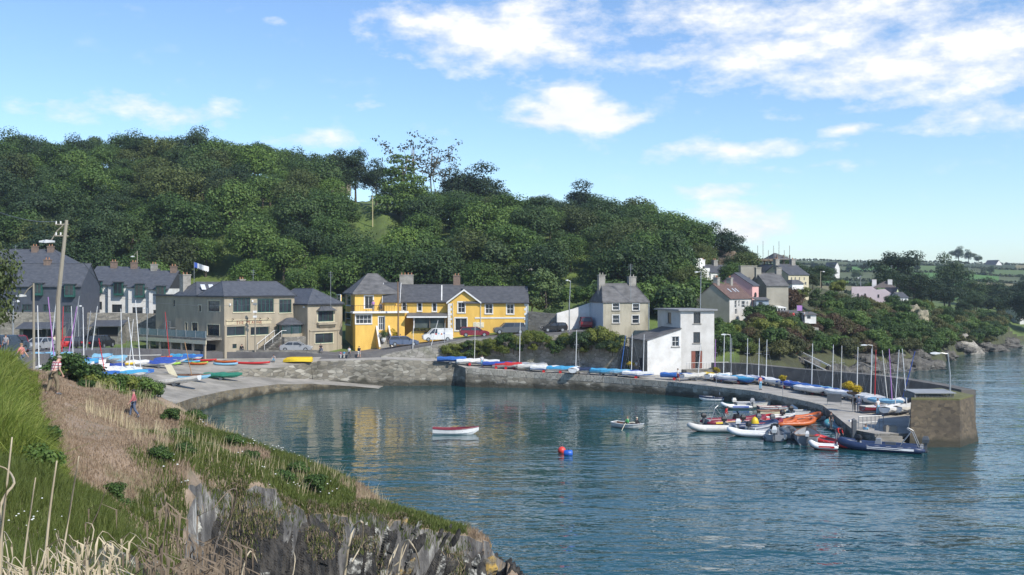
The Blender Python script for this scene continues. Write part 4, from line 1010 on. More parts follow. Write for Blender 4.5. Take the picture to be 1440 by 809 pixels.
for q in (.3,.72):
    mb=MB(); x=q*e7.W; mb.loft([[(x-1.1,-.3,e7.ez),(x+1.1,-.3,e7.ez),(x,-.3,e7.ez+1.7)],[(x-1.1,2.5,e7.ez),(x+1.1,2.5,e7.ez),(x,2.5,e7.ez+1.7)]]); mb.build('dormer',whitew,e7.root)
# house under construction with scaffold
b=Bld('unfinished_house','unfinished house with pyramid roof and scaffolding on top of the hill','house',vp('E',480,0)[0],222,(.99,.1),17.5)
F=Face((0,0,0),(1,0,0),(0,1,0)); W=b.pt(vp('E',680,0)[0],380,F)[0]; y1=b.pt(*vp('E',600,112),F)[1]
mb=MB(); mb.box(0,W,0,8,-3,y1-1.6); mb.build('lower_wall',M('raw blockwork',(.24,.2,.16)),b.root)
mb=MB(); mb.box(-.6,W*.5,-.8,8,y1-.4,y1+.1); mb.build('floor_slab',wood,b.root)
for i in range(6):
    mb=MB(); x=i*W/5; mb.box(x-.1,x+.1,.2,.5,y1-1.6,y1+(0 if i<3 else 1.0)); mb.build('prop',wood,b.root)
mb=MB(); zt=b.pt(*vp('E',610,68),F)[1]; mb.loft([[(W*.46,-.6,y1+.0),(W+.3,-.6,y1+.0),(W+.3,8,y1+.0),(W*.46,8,y1+.0)],[(W*.68,3.5,zt),(W*.72,3.5,zt),(W*.72,3.9,zt),(W*.68,3.9,zt)]]); mb.build('roof',slate_w,b.root)
mb=MB()
for i in range(8): x=-2+i*W/6; mb.cyl((x,-1.6,-3),(x,-1.6,y1+2.0+(i%3)),.05,n=4)
for z in (y1-1.4,y1+.0): mb.box(-2,W+1.2,-2.0,-1.2,z-.1,z)
mb.build('scaffold',M('scaffold tube',(.25,.22,.18)),b.root)
# pale pink building with gabled roofline on the headland
b=Bld('pale_pink_house','long pale pink house with stepped gables on the wooded headland','house',vp('E',1065,0)[0],230,(.95,-.31),9.3)
F=Face((0,0,0),(1,0,0),(0,1,0)); P_=lambda x,y:b.pt(*vp('E',x,y),F)
pts=[P_(1068,380),P_(1068,285),P_(1195,282),P_(1225,305),P_(1280,300),P_(1345,345),P_(1345,385)]
mb=MB(); mb.ext([(u,z if i not in (0,6) else -3) for i,(u,z) in enumerate(pts)],0,5); mb.build('wall',palepink,b.root)
for x0,x1,ya,yb in ((1103,1114,328,350),(1147,1159,328,350),(1232,1243,334,354)):
    q=b.rect('E',x0,ya,x1,yb,F); mb=MB(); F.box(mb,q[0],q[2],q[1],q[3],-.04,.02); f_=mb.build('window',dk,b.root); mb=MB(); F.box(mb,q[0]+.1,q[2]-.1,q[1]+.1,q[3]-.1,-.06,-.035); mb.build('pane',glass(),f_)
mb=MB(); u=P_(1200,280); v=P_(1360,310); zt=P_(1260,248)[1]; mb.loft([[(u[0],5.1,u[1]-.4),(v[0],5.1,u[1]-.4),(v[0],10,u[1]-.4),(u[0],10,u[1]-.4)],[(u[0]+3,7,zt),(u[0]+3.4,7,zt),(u[0]+3.4,8,zt),(u[0]+3,8,zt)]]); rf=mb.build('roof',M('brown slate',(.12,.1,.09),.8),b.root)
for x in (1217,1319):
    c=P_(x,238); mb=MB(); mb.box(c[0]-.5,c[0]+.5,6,7,0,c[1]); mb.build('chimney',whitew,rf)
house('green_house','small pale green gabled house at the end of the pale pink house','E',1345,226,8.6,(.95,.3),1372,330,4,1.3,M('pale green render',(.55,.62,.35)),slate,'y')
house('shore_cottage','small white cottage with a dark slate roof below the pale green house','E',1372,222,8.2,(.97,.24),1425,352,4,1.0,whitew,slate,'x',front=[(1385,362,1393,378),(1405,362,1412,378)])
# far farmhouses
house('farmhouse','small white farmhouse far off on the skyline fields','E',962,600,18,(.9,.43),992,162,9,3,whitew,slate,'y',z0w=-4)
mb=MB(); 
house('farmhouse','white farmhouse far off among trees at the right skyline','N',1283,880,36.0,(.9,.43),1330,172,12,6,whitew,slate,'y',z0w=-6,front=[(1300,172,1308,180),(1316,172,1322,180)],frame=dk)
house('farmhouse','white barn beside the far farmhouse on the right skyline','N',1262,890,36.2,(1,.1),1284,172,10,5,whitew,slate,'x',z0w=-6)
house('shore_house','white house half hidden by pines at the right edge by the shore','N',1418,285,4.6,(1,.1),1470,415,8,1.6,whitew,slate,'x',front=[(1420,430,1428,445)])
# house on the hill top among the trees, seen by its brick chimney
b=Bld('hilltop_house','brick chimneyed house half hidden by trees on the hilltop','house',458,292,(1,.1),46.5)
b.walls(0,7,0,6,3.2,M('buff wall',(.40,.32,.24)),z0=-5); rf=b.gable_roof(0,7,0,6,3.2,5,slate,'x'); b.chimney(2,3,1.2,.9,4,6.6,brick,rf,2)
# white villa wall in the trees behind the yellow house
b=Bld('white_villa','white villa with a balcony rail half hidden by trees behind the yellow guesthouse','house',vp('C',1010,0)[0],187,(1,.05),12.0)
F=Face((0,0,0),(1,0,0),(0,1,0)); W=b.pt(vp('C',1310,0)[0],395,F)[0]; t_=b.pt(*vp('C',1150,80),F)[1]
b.walls(0,W,0,5,t_,whitew,z0=-4); mb=MB()
for k in range(22): mb.box(W*k/21-.05,W*k/21+.05,-1.6,-1.5,-.4,.8)
mb.box(0,W,-1.62,-1.48,.8,.92); mb.build('balcony_rail',white,b.root)
rf=b.gable_roof(0,W,0,5,t_,t_+1.6,M('pale grey roof',(.5,.49,.46)),'x')

# ---- retaining walls, garden walls
def seg_wall(name,lbl,pts,tops,mat,zb=None,th=.5,cat='wall'):
    mb=MB()
    for (p,q,zt,zu) in zip(pts,pts[1:],tops,tops[1:]):
        p=Vector(p); q=Vector(q); n=Vector((-(q.y-p.y),q.x-p.x,0)).normalized()*th
        b0=(zb if zb is not None else min(zt,zu)-5)
        mb.corners([Vector((a.x,a.y,z)) for a,t_ in ((p,zt),(p+n,zt),(q,zu),(q+n,zu)) for z in (b0,t_)])
    return tag(mb.build(name,mat),lbl,cat)
rw=[(X(p,d),d,0) for p,d in ((536,144.7),(553,145.2),(600,146.4),(650,147.6),(700,148.1),(760,148.3),(820,147.6),(868,145.2),(885,147))]
seg_wall('retaining_wall','overgrown grey stone retaining wall below the road, behind the row of covered dinghies',rw,[4.0,4.5,5.3,6.2,6.6,6.9,7.0,6.4,6.2],stone('mossy rubble',[(.19,.18,.155),(.33,.31,.27),(.25,.235,.205),(.40,.38,.34)],scale=1.3,stretch=(1,1,2),stain=(.10,.11,.045),stain_amt=.5),zb=0,th=.9)
rp=[(220,142.9,4.75),(300,143.2,4.9),(380,144.0,4.95),(452,144.8,4.9)]
seg_wall('road_wall','low stone wall along the road in front of the beige hotel, above the kayaks',[(X(p,d),d,0) for p,d,_ in rp],[t for _,_,t in rp],rstone,zb=2.5,th=.45)
wl=onz; 
gw=[(vp('D',195,0)[0],153.8),(vp('D',300,0)[0],154.6),(vp('D',405,0)[0],155.4)]
seg_wall('garden_wall','white sloping wall behind the lamp post left of the grey house',[(X(p,d),d,0) for p,d in gw],[zat(vp('D',0,318)[1],153.8),zat(vp('D',0,290)[1],154.6),zat(vp('D',0,252)[1],155.4)],whitew,zb=5,th=.4)
seg_wall('garden_wall','bare stone wall at the right end of the yellow guesthouse',[(X(p,d),d,0) for p,d in ((743,156.5),(790,154.2))],[zat(vp('D',0,305)[1],156.5),zat(vp('D',0,325)[1],154)],rstone,zb=5,th=.4)
# pier parapet
par=[(1000,139.5,3.5),(1049,134.6,3.7),(1120,126.2,3.7),(1190,118.8,3.85),(1240,113.2,3.95),(1283,106.5,4.05),(1322,100,4.2),(1352,94,4.35)]
slp=stone('pier parapet render',[(.12,.11,.095),(.17,.155,.135),(.14,.13,.11)],scale=.8,stretch=(1,1,1.5),mw=.02,stain=(.05,.05,.045),stain_amt=.6,mortar=(.12,.115,.1))
seg_wall('pier_parapet','long dark stone parapet wall along the back of the pier behind the dinghies',[(X(p,d),d,0) for p,d,_ in par],[t for _,_,t in par],slp,zb=-3,th=1.3)
# pier head tower (battered), with slatted shelter on top
def tw(px,py,d): return ray(px,py,d)
fl=vp('G',608,622); 
c0=Vector((X(1276.5,87.3),87.3,-2)); zt=zat(vp('G',0,358)[1],88)
bx0,by0=X(1277,87),87.0; bx1,by1=X(1350.5,86.6),86.6; bx2,by2=X(1381,90.5),90.5
tx0,ty0=X(1281.5,88.2),88.2; tx1,ty1=X(1349.5,87.9),87.9; tx2,ty2=X(1369,91.2),91.2
mb=MB(); n=6; secs=[]
B_=[(bx0,by0),(bx1,by1),(bx2,by2),(bx2-.4,98),(bx0+3.3,96)]; T_=[(tx0,ty0),(tx1,ty1),(tx2,ty2),(tx2-.3,97.5),(tx0+2.9,95.4)]
for k in range(n+1):
    t=k/n; e=1-(1-t)**1.6; z=-1.5+(zt+1.5)*t
    secs.append([(p[0]+(q[0]-p[0])*e,p[1]+(q[1]-p[1])*e,z) for p,q in zip(B_,T_)])
mb.loft(secs)
tower_m=stone('pier head stone',[(.06,.046,.03),(.13,.098,.062),(.09,.07,.045),(.17,.13,.08)],tide=.75,scale=2.6,stretch=(1,1,1.6),stain=(.05,.04,.028),stain_amt=.75,mw=.03,mortar=(.115,.095,.065),bump=.4)
PT=thing('pier_tower','square battered brown stone tower at the end of the pier','tower',(0,0,0))
mb.build('tower_body',tower_m,PT)
mb=MB(); zc=zt+.0; mb.loft([[(x,y,zc+.003) for x,y in T_],[(x,y,zc+.12) for x,y in T_]]); mb.build('grassy_top',M('grassy stone top',(.16,.15,.06),.95,(.09,.10,.03),scale=1.5,bump=.6),PT)
tl=lambda x,y,d: ray(*vp('G',x,y),d)
SH=thing('shelter','grey slatted timber shelter with a sloping roof on top of the pier tower','shelter',(tx0+.75,ty0+.9,zt+.12),0)
W_=X(1340,89.5)-tx0-.8; 
mb=MB(); 
for k in range(26): mb.box(k*W_/26+.02,(k+1)*W_/26-.05,0,.08,0,.33)
mb.build('slats',M('grey slat timber',(.19,.19,.18),.8,(.12,.12,.12),scale=3),SH)
mb=MB(); mb.corners([(x,y,z+dd) for x in (-.15,W_+.1) for y,z in ((-.2,.36),(2.4,.45)) for dd in (0,.07)]); mb.build('shelter_roof',M('grey roofing sheet',(.30,.31,.31),.6,scale=.8),SH)
mb=MB(); mb.box(-.15,0,-.1,2.3,-.2,.35); mb.build('side_panel',M('grey slat timber'),SH)
mb=MB(); mb.box(.3,W_,2.2,2.3,0,.40); mb.build('back_panel',M('grey slat timber'),SH)

# ================================================================== trees
LEAF={
 'dark':leafmat('dark foliage',(.027,.051,.020),(.051,.091,.029),(.085,.137,.039)),
 'mid':leafmat('mid green foliage',(.039,.073,.020),(.073,.132,.029),(.122,.189,.041)),
 'bright':leafmat('bright green foliage',(.055,.104,.020),(.104,.177,.032),(.165,.244,.046)),
 'olive':leafmat('olive foliage',(.043,.059,.020),(.079,.107,.030),(.128,.152,.044)),
 'pine':leafmat('pine foliage',(.020,.039,.020),(.037,.067,.027),(.061,.100,.037)),
 'purple':leafmat('purple brown foliage',(.061,.039,.024),(.110,.067,.039),(.104,.110,.039)),
 'bronze':leafmat('bronze hedge foliage',(.049,.061,.022),(.098,.104,.034),(.146,.146,.046)),
 'yellow':leafmat('yellow flowers and leaves',(.25,.20,.01),(.55,.40,.02),(.65,.5,.04)),
 'ivy':leafmat('yellow green ivy',(.085,.115,.02),(.15,.18,.03),(.21,.225,.045)),
}
bark=M('bark',(.13,.105,.075),.9,(.06,.05,.035),scale=3,stretch=(1,1,.2),detail=7,bump=.4)
barkp=M('pale bark',(.26,.23,.19),.9,(.15,.13,.1),scale=3,stretch=(1,1,.2),detail=7)
def leaf_quads(P, Nrm, size, r, jit=.6, asp=.6):
    n=len(P)
    nr=Nrm+r.normal(0,jit,(n,3)); nr/=np.linalg.norm(nr,axis=1,keepdims=True)+1e-9
    a=np.cross(nr,r.normal(0,1,(n,3))); a/=np.linalg.norm(a,axis=1,keepdims=True)+1e-9
    b=np.cross(nr,a); s=(size*r.uniform(.55,1.45,n))[:,None]
    a=a*s*.5; b=b*s*.5*asp
    V=np.empty((n,4,3)); V[:,0]=P-a; V[:,1]=P-b*1.0+a*.1; V[:,2]=P+a; V[:,3]=P+b*1.0+a*.1
    return V.reshape(-1,3)
def crown_pts(r, clumps, nleaf, inner=.55):
    """clumps: array (x,y,z,rad[,flat])"""
    clumps=np.asarray(clumps,float); w=clumps[:,3]**2; w/=w.sum()
    idx=r.choice(len(clumps),nleaf,p=w); c=clumps[idx]
    v=r.normal(0,1,(nleaf,3)); v/=np.linalg.norm(v,axis=1,keepdims=True)
    rad=c[:,3]*(1-(1-inner)*r.random(nleaf)**1.6)*(1+.12*r.normal(0,1,nleaf))
    fl=c[:,4] if clumps.shape[1]>4 else np.full(nleaf,.8)
    P=c[:,:3]+v*rad[:,None]*np.stack([np.ones(nleaf),np.ones(nleaf),fl],1)
    N=v+np.array([0,0,.5]); return P,N
def round_clumps(r,n,rx,rz,zc,top=.25,lo=-.6,cr=(.28,.46)):
    out=[]
    for i in range(n):
        z=r.uniform(lo,1); ph=r.uniform(0,6.283); q=math.sqrt(max(0,1-z*z)); f=r.uniform(.45,.85)
        rad=rx*r.uniform(*cr)
        out.append((rx*q*math.cos(ph)*f, rx*q*math.sin(ph)*f, zc+rz*z*f, rad, r.uniform(.6,.85)))
    return out
def trunk_mesh(h,r0,limbs,r,mat,parent,crook=.07):
    mb=MB(); p=[Vector((0,0,-.6))]; rad=[r0*1.25]
    for k in range(1,6):
        p.append(Vector((r.normal(0,crook)*k*.3,r.normal(0,crook)*k*.3,h*k/5))); rad.append(r0*(1-.55*k/5))
    mb.tube(p,rad,7)
    for (lx,ly,lz) in limbs:
        s=p[3]+(p[4]-p[3])*r.random(); e=Vector((lx,ly,lz)); m=(s+e)/2+Vector((0,0,-.1*(e-s).length))
        mb.tube([s,m,e],[r0*.42,r0*.28,r0*.1],5)
    return mb.build('trunk',mat,parent,smooth=True)
PROTO={}
def proto(key,name,leaf,clumps,nleaf,size,th,tr,seed,bk=None,limbn=6,asp=.6,jit=.6):
    r=np.random.default_rng(seed)
    root=thing(name,'x','tree')
    P,N=crown_pts(r,clumps,nleaf); V=leaf_quads(P,N,size,r,jit,asp)
    np_mesh('crown',V,4,leaf,root)
    cs=sorted(clumps,key=lambda c:c[2])[:limbn*2:2]+list(clumps[-2:])
    trunk_mesh(th,tr,[c[:3] for c in cs],r,bk or bark,root)
    PROTO[key]=[root,False]; return root
r0=np.random.default_rng(11)
# unit tree about 10 m tall, 9 m wide
for i,(lf,n) in enumerate((('dark',4200),('mid',4200),('dark',4200),('olive',3800),('mid',4600),('bright',4200))):
    r=np.random.default_rng(20+i)
    proto(f'broad{i}','broadleaf_tree',LEAF[lf],round_clumps(r,26+3*i,4.8,4.1,6.0,cr=(.30,.50)),int(n*1.7),.40,6.5,.30,20+i,jit=.42)
def layered(r,h,n,r0_,r1,flat=.22):
    out=[]
    for i in range(n):
        z=h*(.22+.78*i/(n-1)); R_=r0_+(r1-r0_)*i/(n-1)
        for k in range(max(3,int(10*R_/r0_))):
            a=r.uniform(0,6.283); q=R_*r.uniform(.35,.95); out.append((q*math.cos(a),q*math.sin(a),z+r.normal(0,.25)-q*.06,R_*.36+.55,flat))
    return out
r=np.random.default_rng(40); proto('cedar','cedar_tree',LEAF['mid'],layered(r,12.5,10,5.0,1.5,.34),10000,.45,11.0,.42,40,barkp)
r=np.random.default_rng(41); cl=[(r.normal(0,2.1),r.normal(0,2.1),10.5+r.normal(0,.9),r.uniform(1.5,2.4),.5) for _ in range(18)]+[(r.normal(0,1.8),r.normal(0,1.8),7.5+r.normal(0,.8),1.6,.5) for _ in range(9)]
proto('pine0','pine_tree',LEAF['pine'],cl,6500,.40,10.5,.36,41,jit=.45)
r=np.random.default_rng(42); cl=[(r.normal(0,2.6),r.normal(0,2.6),7.5+r.normal(0,1.9),r.uniform(1.6,2.5),.6) for _ in range(26)]
proto('pine1','pine_tree',LEAF['pine'],cl,7000,.42,8.8,.34,42,jit=.45)
r=np.random.default_rng(43); cl=[(r.normal(0,1.7),r.normal(0,1.7),6.8+r.normal(0,1.5),r.uniform(.5,.9),.6) for _ in range(26)]
proto('thin','bare_tree',leafmat('sparse grey foliage',(.05,.05,.025),(.10,.10,.05)),cl,620,.30,8,.14,43,barkp,limbn=13)
r=np.random.default_rng(44); cl=round_clumps(r,22,2.4,3.6,4.4,cr=(.3,.5))
proto('willow','silvery_tree',leafmat('grey green foliage',(.05,.08,.03),(.10,.15,.05),(.15,.21,.075)),cl,4200,.36,5,.2,44)
# shrubs, 2.4 m
for i,(lf,nm) in enumerate((('mid','green_shrub'),('purple','purple_shrub'),('bronze','bronze_shrub'),('ivy','ivy_bush'),('dark','dark_shrub'))):
    r=np.random.default_rng(50+i); cl=round_clumps(r,18,1.5,1.1,1.15,lo=-.75,cr=(.3,.52))
    proto(f'shrub{i}',nm,LEAF[lf],cl,3200,.22,1.0,.09,50+i,limbn=5,jit=.45)
def plant(key,p,s=1.0,label='',group=None,sz=None,cat='tree',rz=None):
    root,used=PROTO[key]
    sc=(s,s,s*(sz or 1)); rz=rng.uniform(0,6.28) if rz is None else rz
    if not used:
        root.location=p; root.rotation_euler=(0,0,rz); root.scale=sc; PROTO[key][1]=True; o=root
    else: o=dup(root,p,rz,sc)
    o['label']=label; o['category']=cat
    if group: o['group']=group
    elif 'group' in o: del o['group']
    return o
# ---- the wood on the hill
KW={'broad0':'dark','broad1':'mid-green','broad2':'deep green','broad3':'olive green','broad4':'leafy green','broad5':'bright green','pine1':'dark needled'}
def zone(px,t):
    a=('above the dark slate-hung houses' if px<130 else 'above the white terrace' if px<260 else 'above the beige hotel' if px<440 else 'above the tall yellow house' if px<560 else 'above the yellow guesthouse' if px<760 else 'above the grey stained house' if px<930 else 'beside the village')
    h='low in the wood' if t<.22 else 'halfway up the wood' if t<.72 else 'on the skyline of the wood'
    return h+' '+a
tr_=random.Random(5); placed=[]
SKY=[(-150,205),(0,193),(60,175),(150,179),(240,186),(300,190),(318,206),(362,206),(385,213),(430,213),(470,228),(500,268),(560,282),(620,272),(700,276),(740,288),(800,273),(870,279),(930,296),(985,316),(1030,346),(1056,362)]
def skyy(px): return float(np.interp(px,[a for a,_ in SKY],[b_ for _,b_ in SKY]))
def blocked(px,d,h):
    # the sloping green field by the cedar stays open, and what would hide it stays low
    if 480<px<592 and 204<d<262: return True
    if 495<px<582 and 190<d<=208: return True
    if 243<px<316 and 176<d<192: return True
    return False
cand=[]
for _ in range(16000):
    px=tr_.uniform(-130,1062); k=prof(px); d0=k[2][0]+ (6 if px<960 else 10); d1=k[5][0]+8
    d=tr_.uniform(d0+4,d1); cand.append((px,d,(d-d0)/(d1-d0)))
nplaced=0
for px,d,t in cand:
    if nplaced>=285: break
    p=gpt(px,d)
    if px>960 and d<200: continue
    if px<560 and d<182: continue
    if px>=560 and d<178: continue
    h=tr_.choice([tr_.uniform(6.8,9),tr_.uniform(8.5,11),tr_.uniform(10,12.8)])
    if px>980: h*=.65
    if blocked(px,d,h): continue
    md=6.2 if t>.75 else 6.9
    if any((p.x-q.x)**2+(p.y-q.y)**2<md*md for q in placed): continue
    # keep the crown below the photographed skyline
    zmax=zat(skyy(px)-8,d)
    if p.z+h>zmax: h=zmax-p.z
    if h<3.5: continue
    placed.append(p); nplaced+=1
    if px<330: key=tr_.choice(['broad0','broad2','broad0','broad1','broad3','broad4','pine1'])
    elif px<560: key=tr_.choice(['broad1','broad4','broad0','broad3','broad5'])
    elif px<760: key=tr_.choice(['broad1','broad4','broad2','broad3','broad5','broad4'])
    else: key=tr_.choice(['broad0','broad1','broad3','broad4','broad2','pine1' if t>.7 else 'broad1'])
    plant(key,p-Vector((0,0,.4)),h/10.2*tr_.uniform(.98,1.1),f"{KW[key]} tree {zone(px,t)}",'trees of the wood on the hill',sz=1/1.04)
# notable trees
def ptree(key,px,py_top,d,lbl,base_h,dx=1.0,group=None,zb=None,cat='tree'):
    p=gpt(px,d) if zb is None else Vector((X(px,d),d,zb)); H=zat(py_top,d)-p.z; s=H/base_h
    return plant(key,p,s*dx,lbl,group,sz=1/dx,cat=cat)
ptree('cedar',566,212,236,'tall layered cedar standing over the green field on the hilltop',13.6,dx=1.12)
ptree('thin',582,188,262,'tall wispy nearly bare tree behind the cedar, the left one',9.6,dx=.95)
ptree('thin',606,197,262,'tall wispy nearly bare tree behind the cedar, the middle one',9.6,dx=.85)
ptree('thin',632,222,264,'smaller wispy nearly bare tree right of the cedar',9.6,dx=.9)
ptree('pine0',486,212,262,'dark flat topped pine on the skyline beside the brick chimney',12.5)
ptree('pine1',500,224,264,'dark round pine next to the flat topped pine on the skyline',10.5,dx=.8)
ptree('pine1',529,235,266,'small dark pine between the skyline pines and the cedar',10.5,dx=.8)
ptree('pine1',545,262,258,'low dark bush at the top of the green field',10.5)
ptree('pine1',672,245,262,'dark spreading pine at the right of the wispy trees',10.5,dx=1.25)
ptree('pine1',640,250,262,'dark pine on the skyline right of the cedar',10.5,dx=1.0)
ptree('broad4',656,275,222,'broad green tree at the right edge of the green field',10.4,dx=1.2)
ptree('broad1',440,262,232,'broad green tree at the left edge of the green field',10.4,dx=1.2)
ptree('broad5',566,318,196,'bright green tree below the green field',10.4,dx=1.05)
ptree('willow',695,330,182,'pale silvery green tree behind the yellow guesthouse chimney',8.6,dx=1.2)
ptree('broad4',520,335,190,'leafy green tree behind the tall yellow house',10.4)
ptree('broad2',725,382,180,'dark round tree beside the white villa behind the guesthouse',10.4,dx=.9)
ptree('willow',767,372,160,'tall grey green bush growing at the right end of the yellow guesthouse',8.6,dx=1.1)
for px,top,d,k in ((1010,325,232,'pine1'),(1035,342,238,'pine1'),(975,312,240,'broad0'),(950,330,205,'broad5'),(925,322,190,'broad4'),(945,352,182,'broad1'),(972,372,176,'broad3'),(900,320,186,'broad1'),(870,330,180,'broad0'),(1050,352,236,'pine1')):
    ptree(k,px,top,d,'tree on the edge of the wood beside the village',10.4,group='trees at the edge of the wood')
# foot of the wood, right behind the roofs
for i in range(26):
    px=330+i*18+rng.uniform(-8,8); 
    if px>800: break
    d=prof(px)[2][0]+rng.uniform(12,17); p=gpt(px,d); plant('shrub'+rng.choice('0044'),p,rng.uniform(1.5,2.4),'leafy shrub behind the hotel roofs at the foot of the wood','shrubs at the foot of the wood',cat='shrub')
for i in range(12):
    px=-60+i*28; p=gpt(px,178+rng.uniform(-1,4)); plant('shrub'+rng.choice('04'),p,rng.uniform(1.8,2.8),'dark shrub behind the terrace and slate-hung houses','shrubs behind the terrace',cat='shrub')
for i in range(18):
    px=rng.uniform(858,985); d=rng.uniform(161,177); plant('shrub'+rng.choice('004'),gpt(px,d),rng.uniform(1.6,2.7),'leafy shrub at the foot of the wood behind the grey and white quay houses','shrubs behind the quay houses',cat='shrub')
# hedge by the grey house
for px,py,d,s,k,l in ((800,416,158,1.3,'shrub0','clipped green hedge bush above the white sloping wall, left one'),(825,414,157,1.3,'shrub0','clipped green hedge bush above the white sloping wall, right one'),(748,420,168,1.3,'shrub0','green bush on the lawn at the end of the guesthouse'),(775,440,157,1.2,'shrub4','dark bush at the foot of the tall grey green bush')):
    p=ray(px,py,d); p.z-=1.6; plant(k,p,s,l,cat='shrub')
# ivy and shrubs on the retaining wall
iv=random.Random(9)
for i in range(46):
    px=630+i*5.4+iv.uniform(-3,3); d=147.0-(2.2 if px>840 else 0); top=np.interp(px,[636,700,760,800,840,880],[482,472,470,472,468,476])
    z=zat(top+iv.uniform(1,19),d)
    plant(iv.choice(['shrub3','shrub3','shrub0','shrub4' if px>780 else 'shrub3']),Vector((X(px,d),d-iv.uniform(0,.7),z-1.0)),iv.uniform(.5,.85),'yellow green ivy bush spilling over the retaining wall below the road','ivy on the retaining wall',cat='shrub')
for px,py,s,k in ((815,470,1.15,'shrub4'),(838,466,1.1,'shrub3'),(852,470,1.1,'shrub3'),(870,474,1.0,'shrub4')):
    d=145.8; p=ray(px,py,d); p.z-=1.6*s; plant(k,p,s,'large bush on the wall in front of the grey house','large bushes in front of the grey house',cat='shrub')
# shrubs of the right coast
cr=random.Random(12); cnt=0
for _ in range(4000):
    if cnt>=225: break
    px=cr.uniform(1008,1412); k=prof(px); d=cr.uniform(k[1][0]-1,k[3][0]+14 if px>1120 else k[2][0]+6)
    p=gpt(px,d)
    if p.z<(1.7 if px<1180 else 1.05): continue
    y=404.5+(CAMZ-p.z)/d*FPX
    if 1040<px<1160 and y<452: continue
    if 1010<px<1062 and y<470: continue
    if any((p.x-q.x)**2+(p.y-q.y)**2<2.1**2 for q in placed): continue
    placed.append(p); cnt+=1
    if px<1100: k_=cr.choice(['shrub2','shrub0','shrub0','shrub3','shrub1'])
    elif px<1260: k_=cr.choice(['shrub1','shrub2','shrub0','shrub2','shrub4','shrub0','shrub0'])
    else: k_=cr.choice(['shrub0','shrub4','shrub2','shrub0'])
    nm={'shrub0':'green','shrub1':'purple brown','shrub2':'bronze','shrub3':'yellow green','shrub4':'dark green'}[k_]
    where='below the village gardens' if px<1110 else 'on the slope behind the pier' if px<1260 else 'on the headland beyond the pier'
    plant(k_,p,cr.uniform(.85,1.55),f'{nm} shrub {where}',f'shrubs {where}',cat='shrub',sz=cr.uniform(.8,1.1))
# named bushes of the right coast
for px,top,d,w_,k,l in ((1035,445,158,1.0,'shrub4','dark green bush beside the white quay house'),(1062,460,158,.9,'shrub0','green bush next to the dark bush beside the quay house'),(1195,412,196,1.3,'broad0','round dark green tree below the pale pink house'),(1165,432,186,1.1,'broad3','olive bushy tree on the slope behind the pier'),(1148,402,190,1.0,'willow','grey green tree between the tall house and the pink house'),(1112,402,184,.9,'shrub1','purple leaved tree beside the tall grey house'),(1225,438,188,1.2,'broad2','dark bushy tree on the slope below the pink house'),(1255,440,196,1.2,'broad1','green bushy tree on the headland below the pink house'),(1290,442,204,1.1,'broad1','green tree on the headland'),(1140,478,166,1.1,'shrub1','large purple brown bush behind the pier'),(1085,470,160,1.2,'shrub2','large bronze bush behind the pier'),(1205,455,176,1.3,'shrub1','large purple brown bush right of the slatted stair'),(1250,470,180,1.3,'shrub2','large bronze bush on the headland'),(1315,452,212,1.2,'shrub4','dark bush at the headland shore'),(1340,430,224,1.2,'broad0','dark tree at the end of the headland')):
    p=gpt(px,d); H=zat(top,d)-p.z; s=H/(2.5 if 'shrub' in k else 8.6 if k=='willow' else 10.4); plant(k,p,s*w_,l,sz=1/w_,cat='bush' if 'shrub' in k else 'tree')
# pines and trees of the far wood on the right
pr=random.Random(21)
PN=[(1262,355,268,'pine0',1.25,'tallest flat topped pine beyond the pink house'),(1246,380,262,'pine1',1.1,None),(1285,385,268,'pine1',1.1,None),(1310,400,275,'pine1',1.2,None),(1335,370,300,'pine1',.75,None),(1328,405,268,'pine1',1.1,None),(1352,425,262,'pine1',1.1,None),(1370,415,280,'pine1',1.2,None),(1390,420,285,'pine1',1.2,None),(1410,410,300,'pine1',1.25,None),(1430,405,310,'pine1',1.25,None),(1455,395,310,'pine0',1.2,None),(1480,400,312,'pine1',1.2,None),(1300,425,255,'broad0',1.2,None),(1345,440,250,'broad2',1.1,None),(1375,440,262,'broad0',1.0,None),(1400,445,275,'pine1',1.1,None),(1425,440,292,'broad2',1.1,None),(1225,395,262,'broad1',1.0,None),(1180,392,262,'broad0',1.0,None),(1155,372,262,'broad2',1.1,None),(1130,368,258,'broad0',1.1,None),(1143,385,232,'broad3',1.0,None),(1105,365,262,'pine1',1.2,None),(1500,400,318,'pine1',1.3,None),(1530,402,322,'pine0',1.3,None),(1395,398,330,'pine1',1.2,None),(1365,392,330,'broad2',1.2,None),(1440,392,340,'broad0',1.2,None),(1300,395,310,'broad0',1.2,None),(1270,402,300,'broad2',1.3,None),(1560,405,325,'pine1',1.4,None)]
for _ in range(24): PN.append((pr.uniform(1285,1500),pr.uniform(398,450),pr.uniform(246,330),pr.choice(['pine1','broad0','broad2','pine1']),pr.uniform(1.0,1.4),None))
for px,top,d,k,w_,l in PN:
    d=max(d,prof(px)[1][0]+2); z=ground(px,d); h={'pine0':12.5,'pine1':10.5}.get(k,10.4); p=Vector((X(px,d),d,z)); s=(zat(top,d)-z)/h
    plant(k,p,s*w_,l or ('tall dark pine in the wood at the right shore' if 'pine' in k and px>1290 else 'dark pine on the far side of the village' if 'pine' in k else 'dark broadleaf tree in the wood along the right shore' if px>1290 else 'dark tree on the far side of the village'),None if l else ('trees of the right shore wood' if px>1290 else 'trees beyond the village'),sz=1/w_)
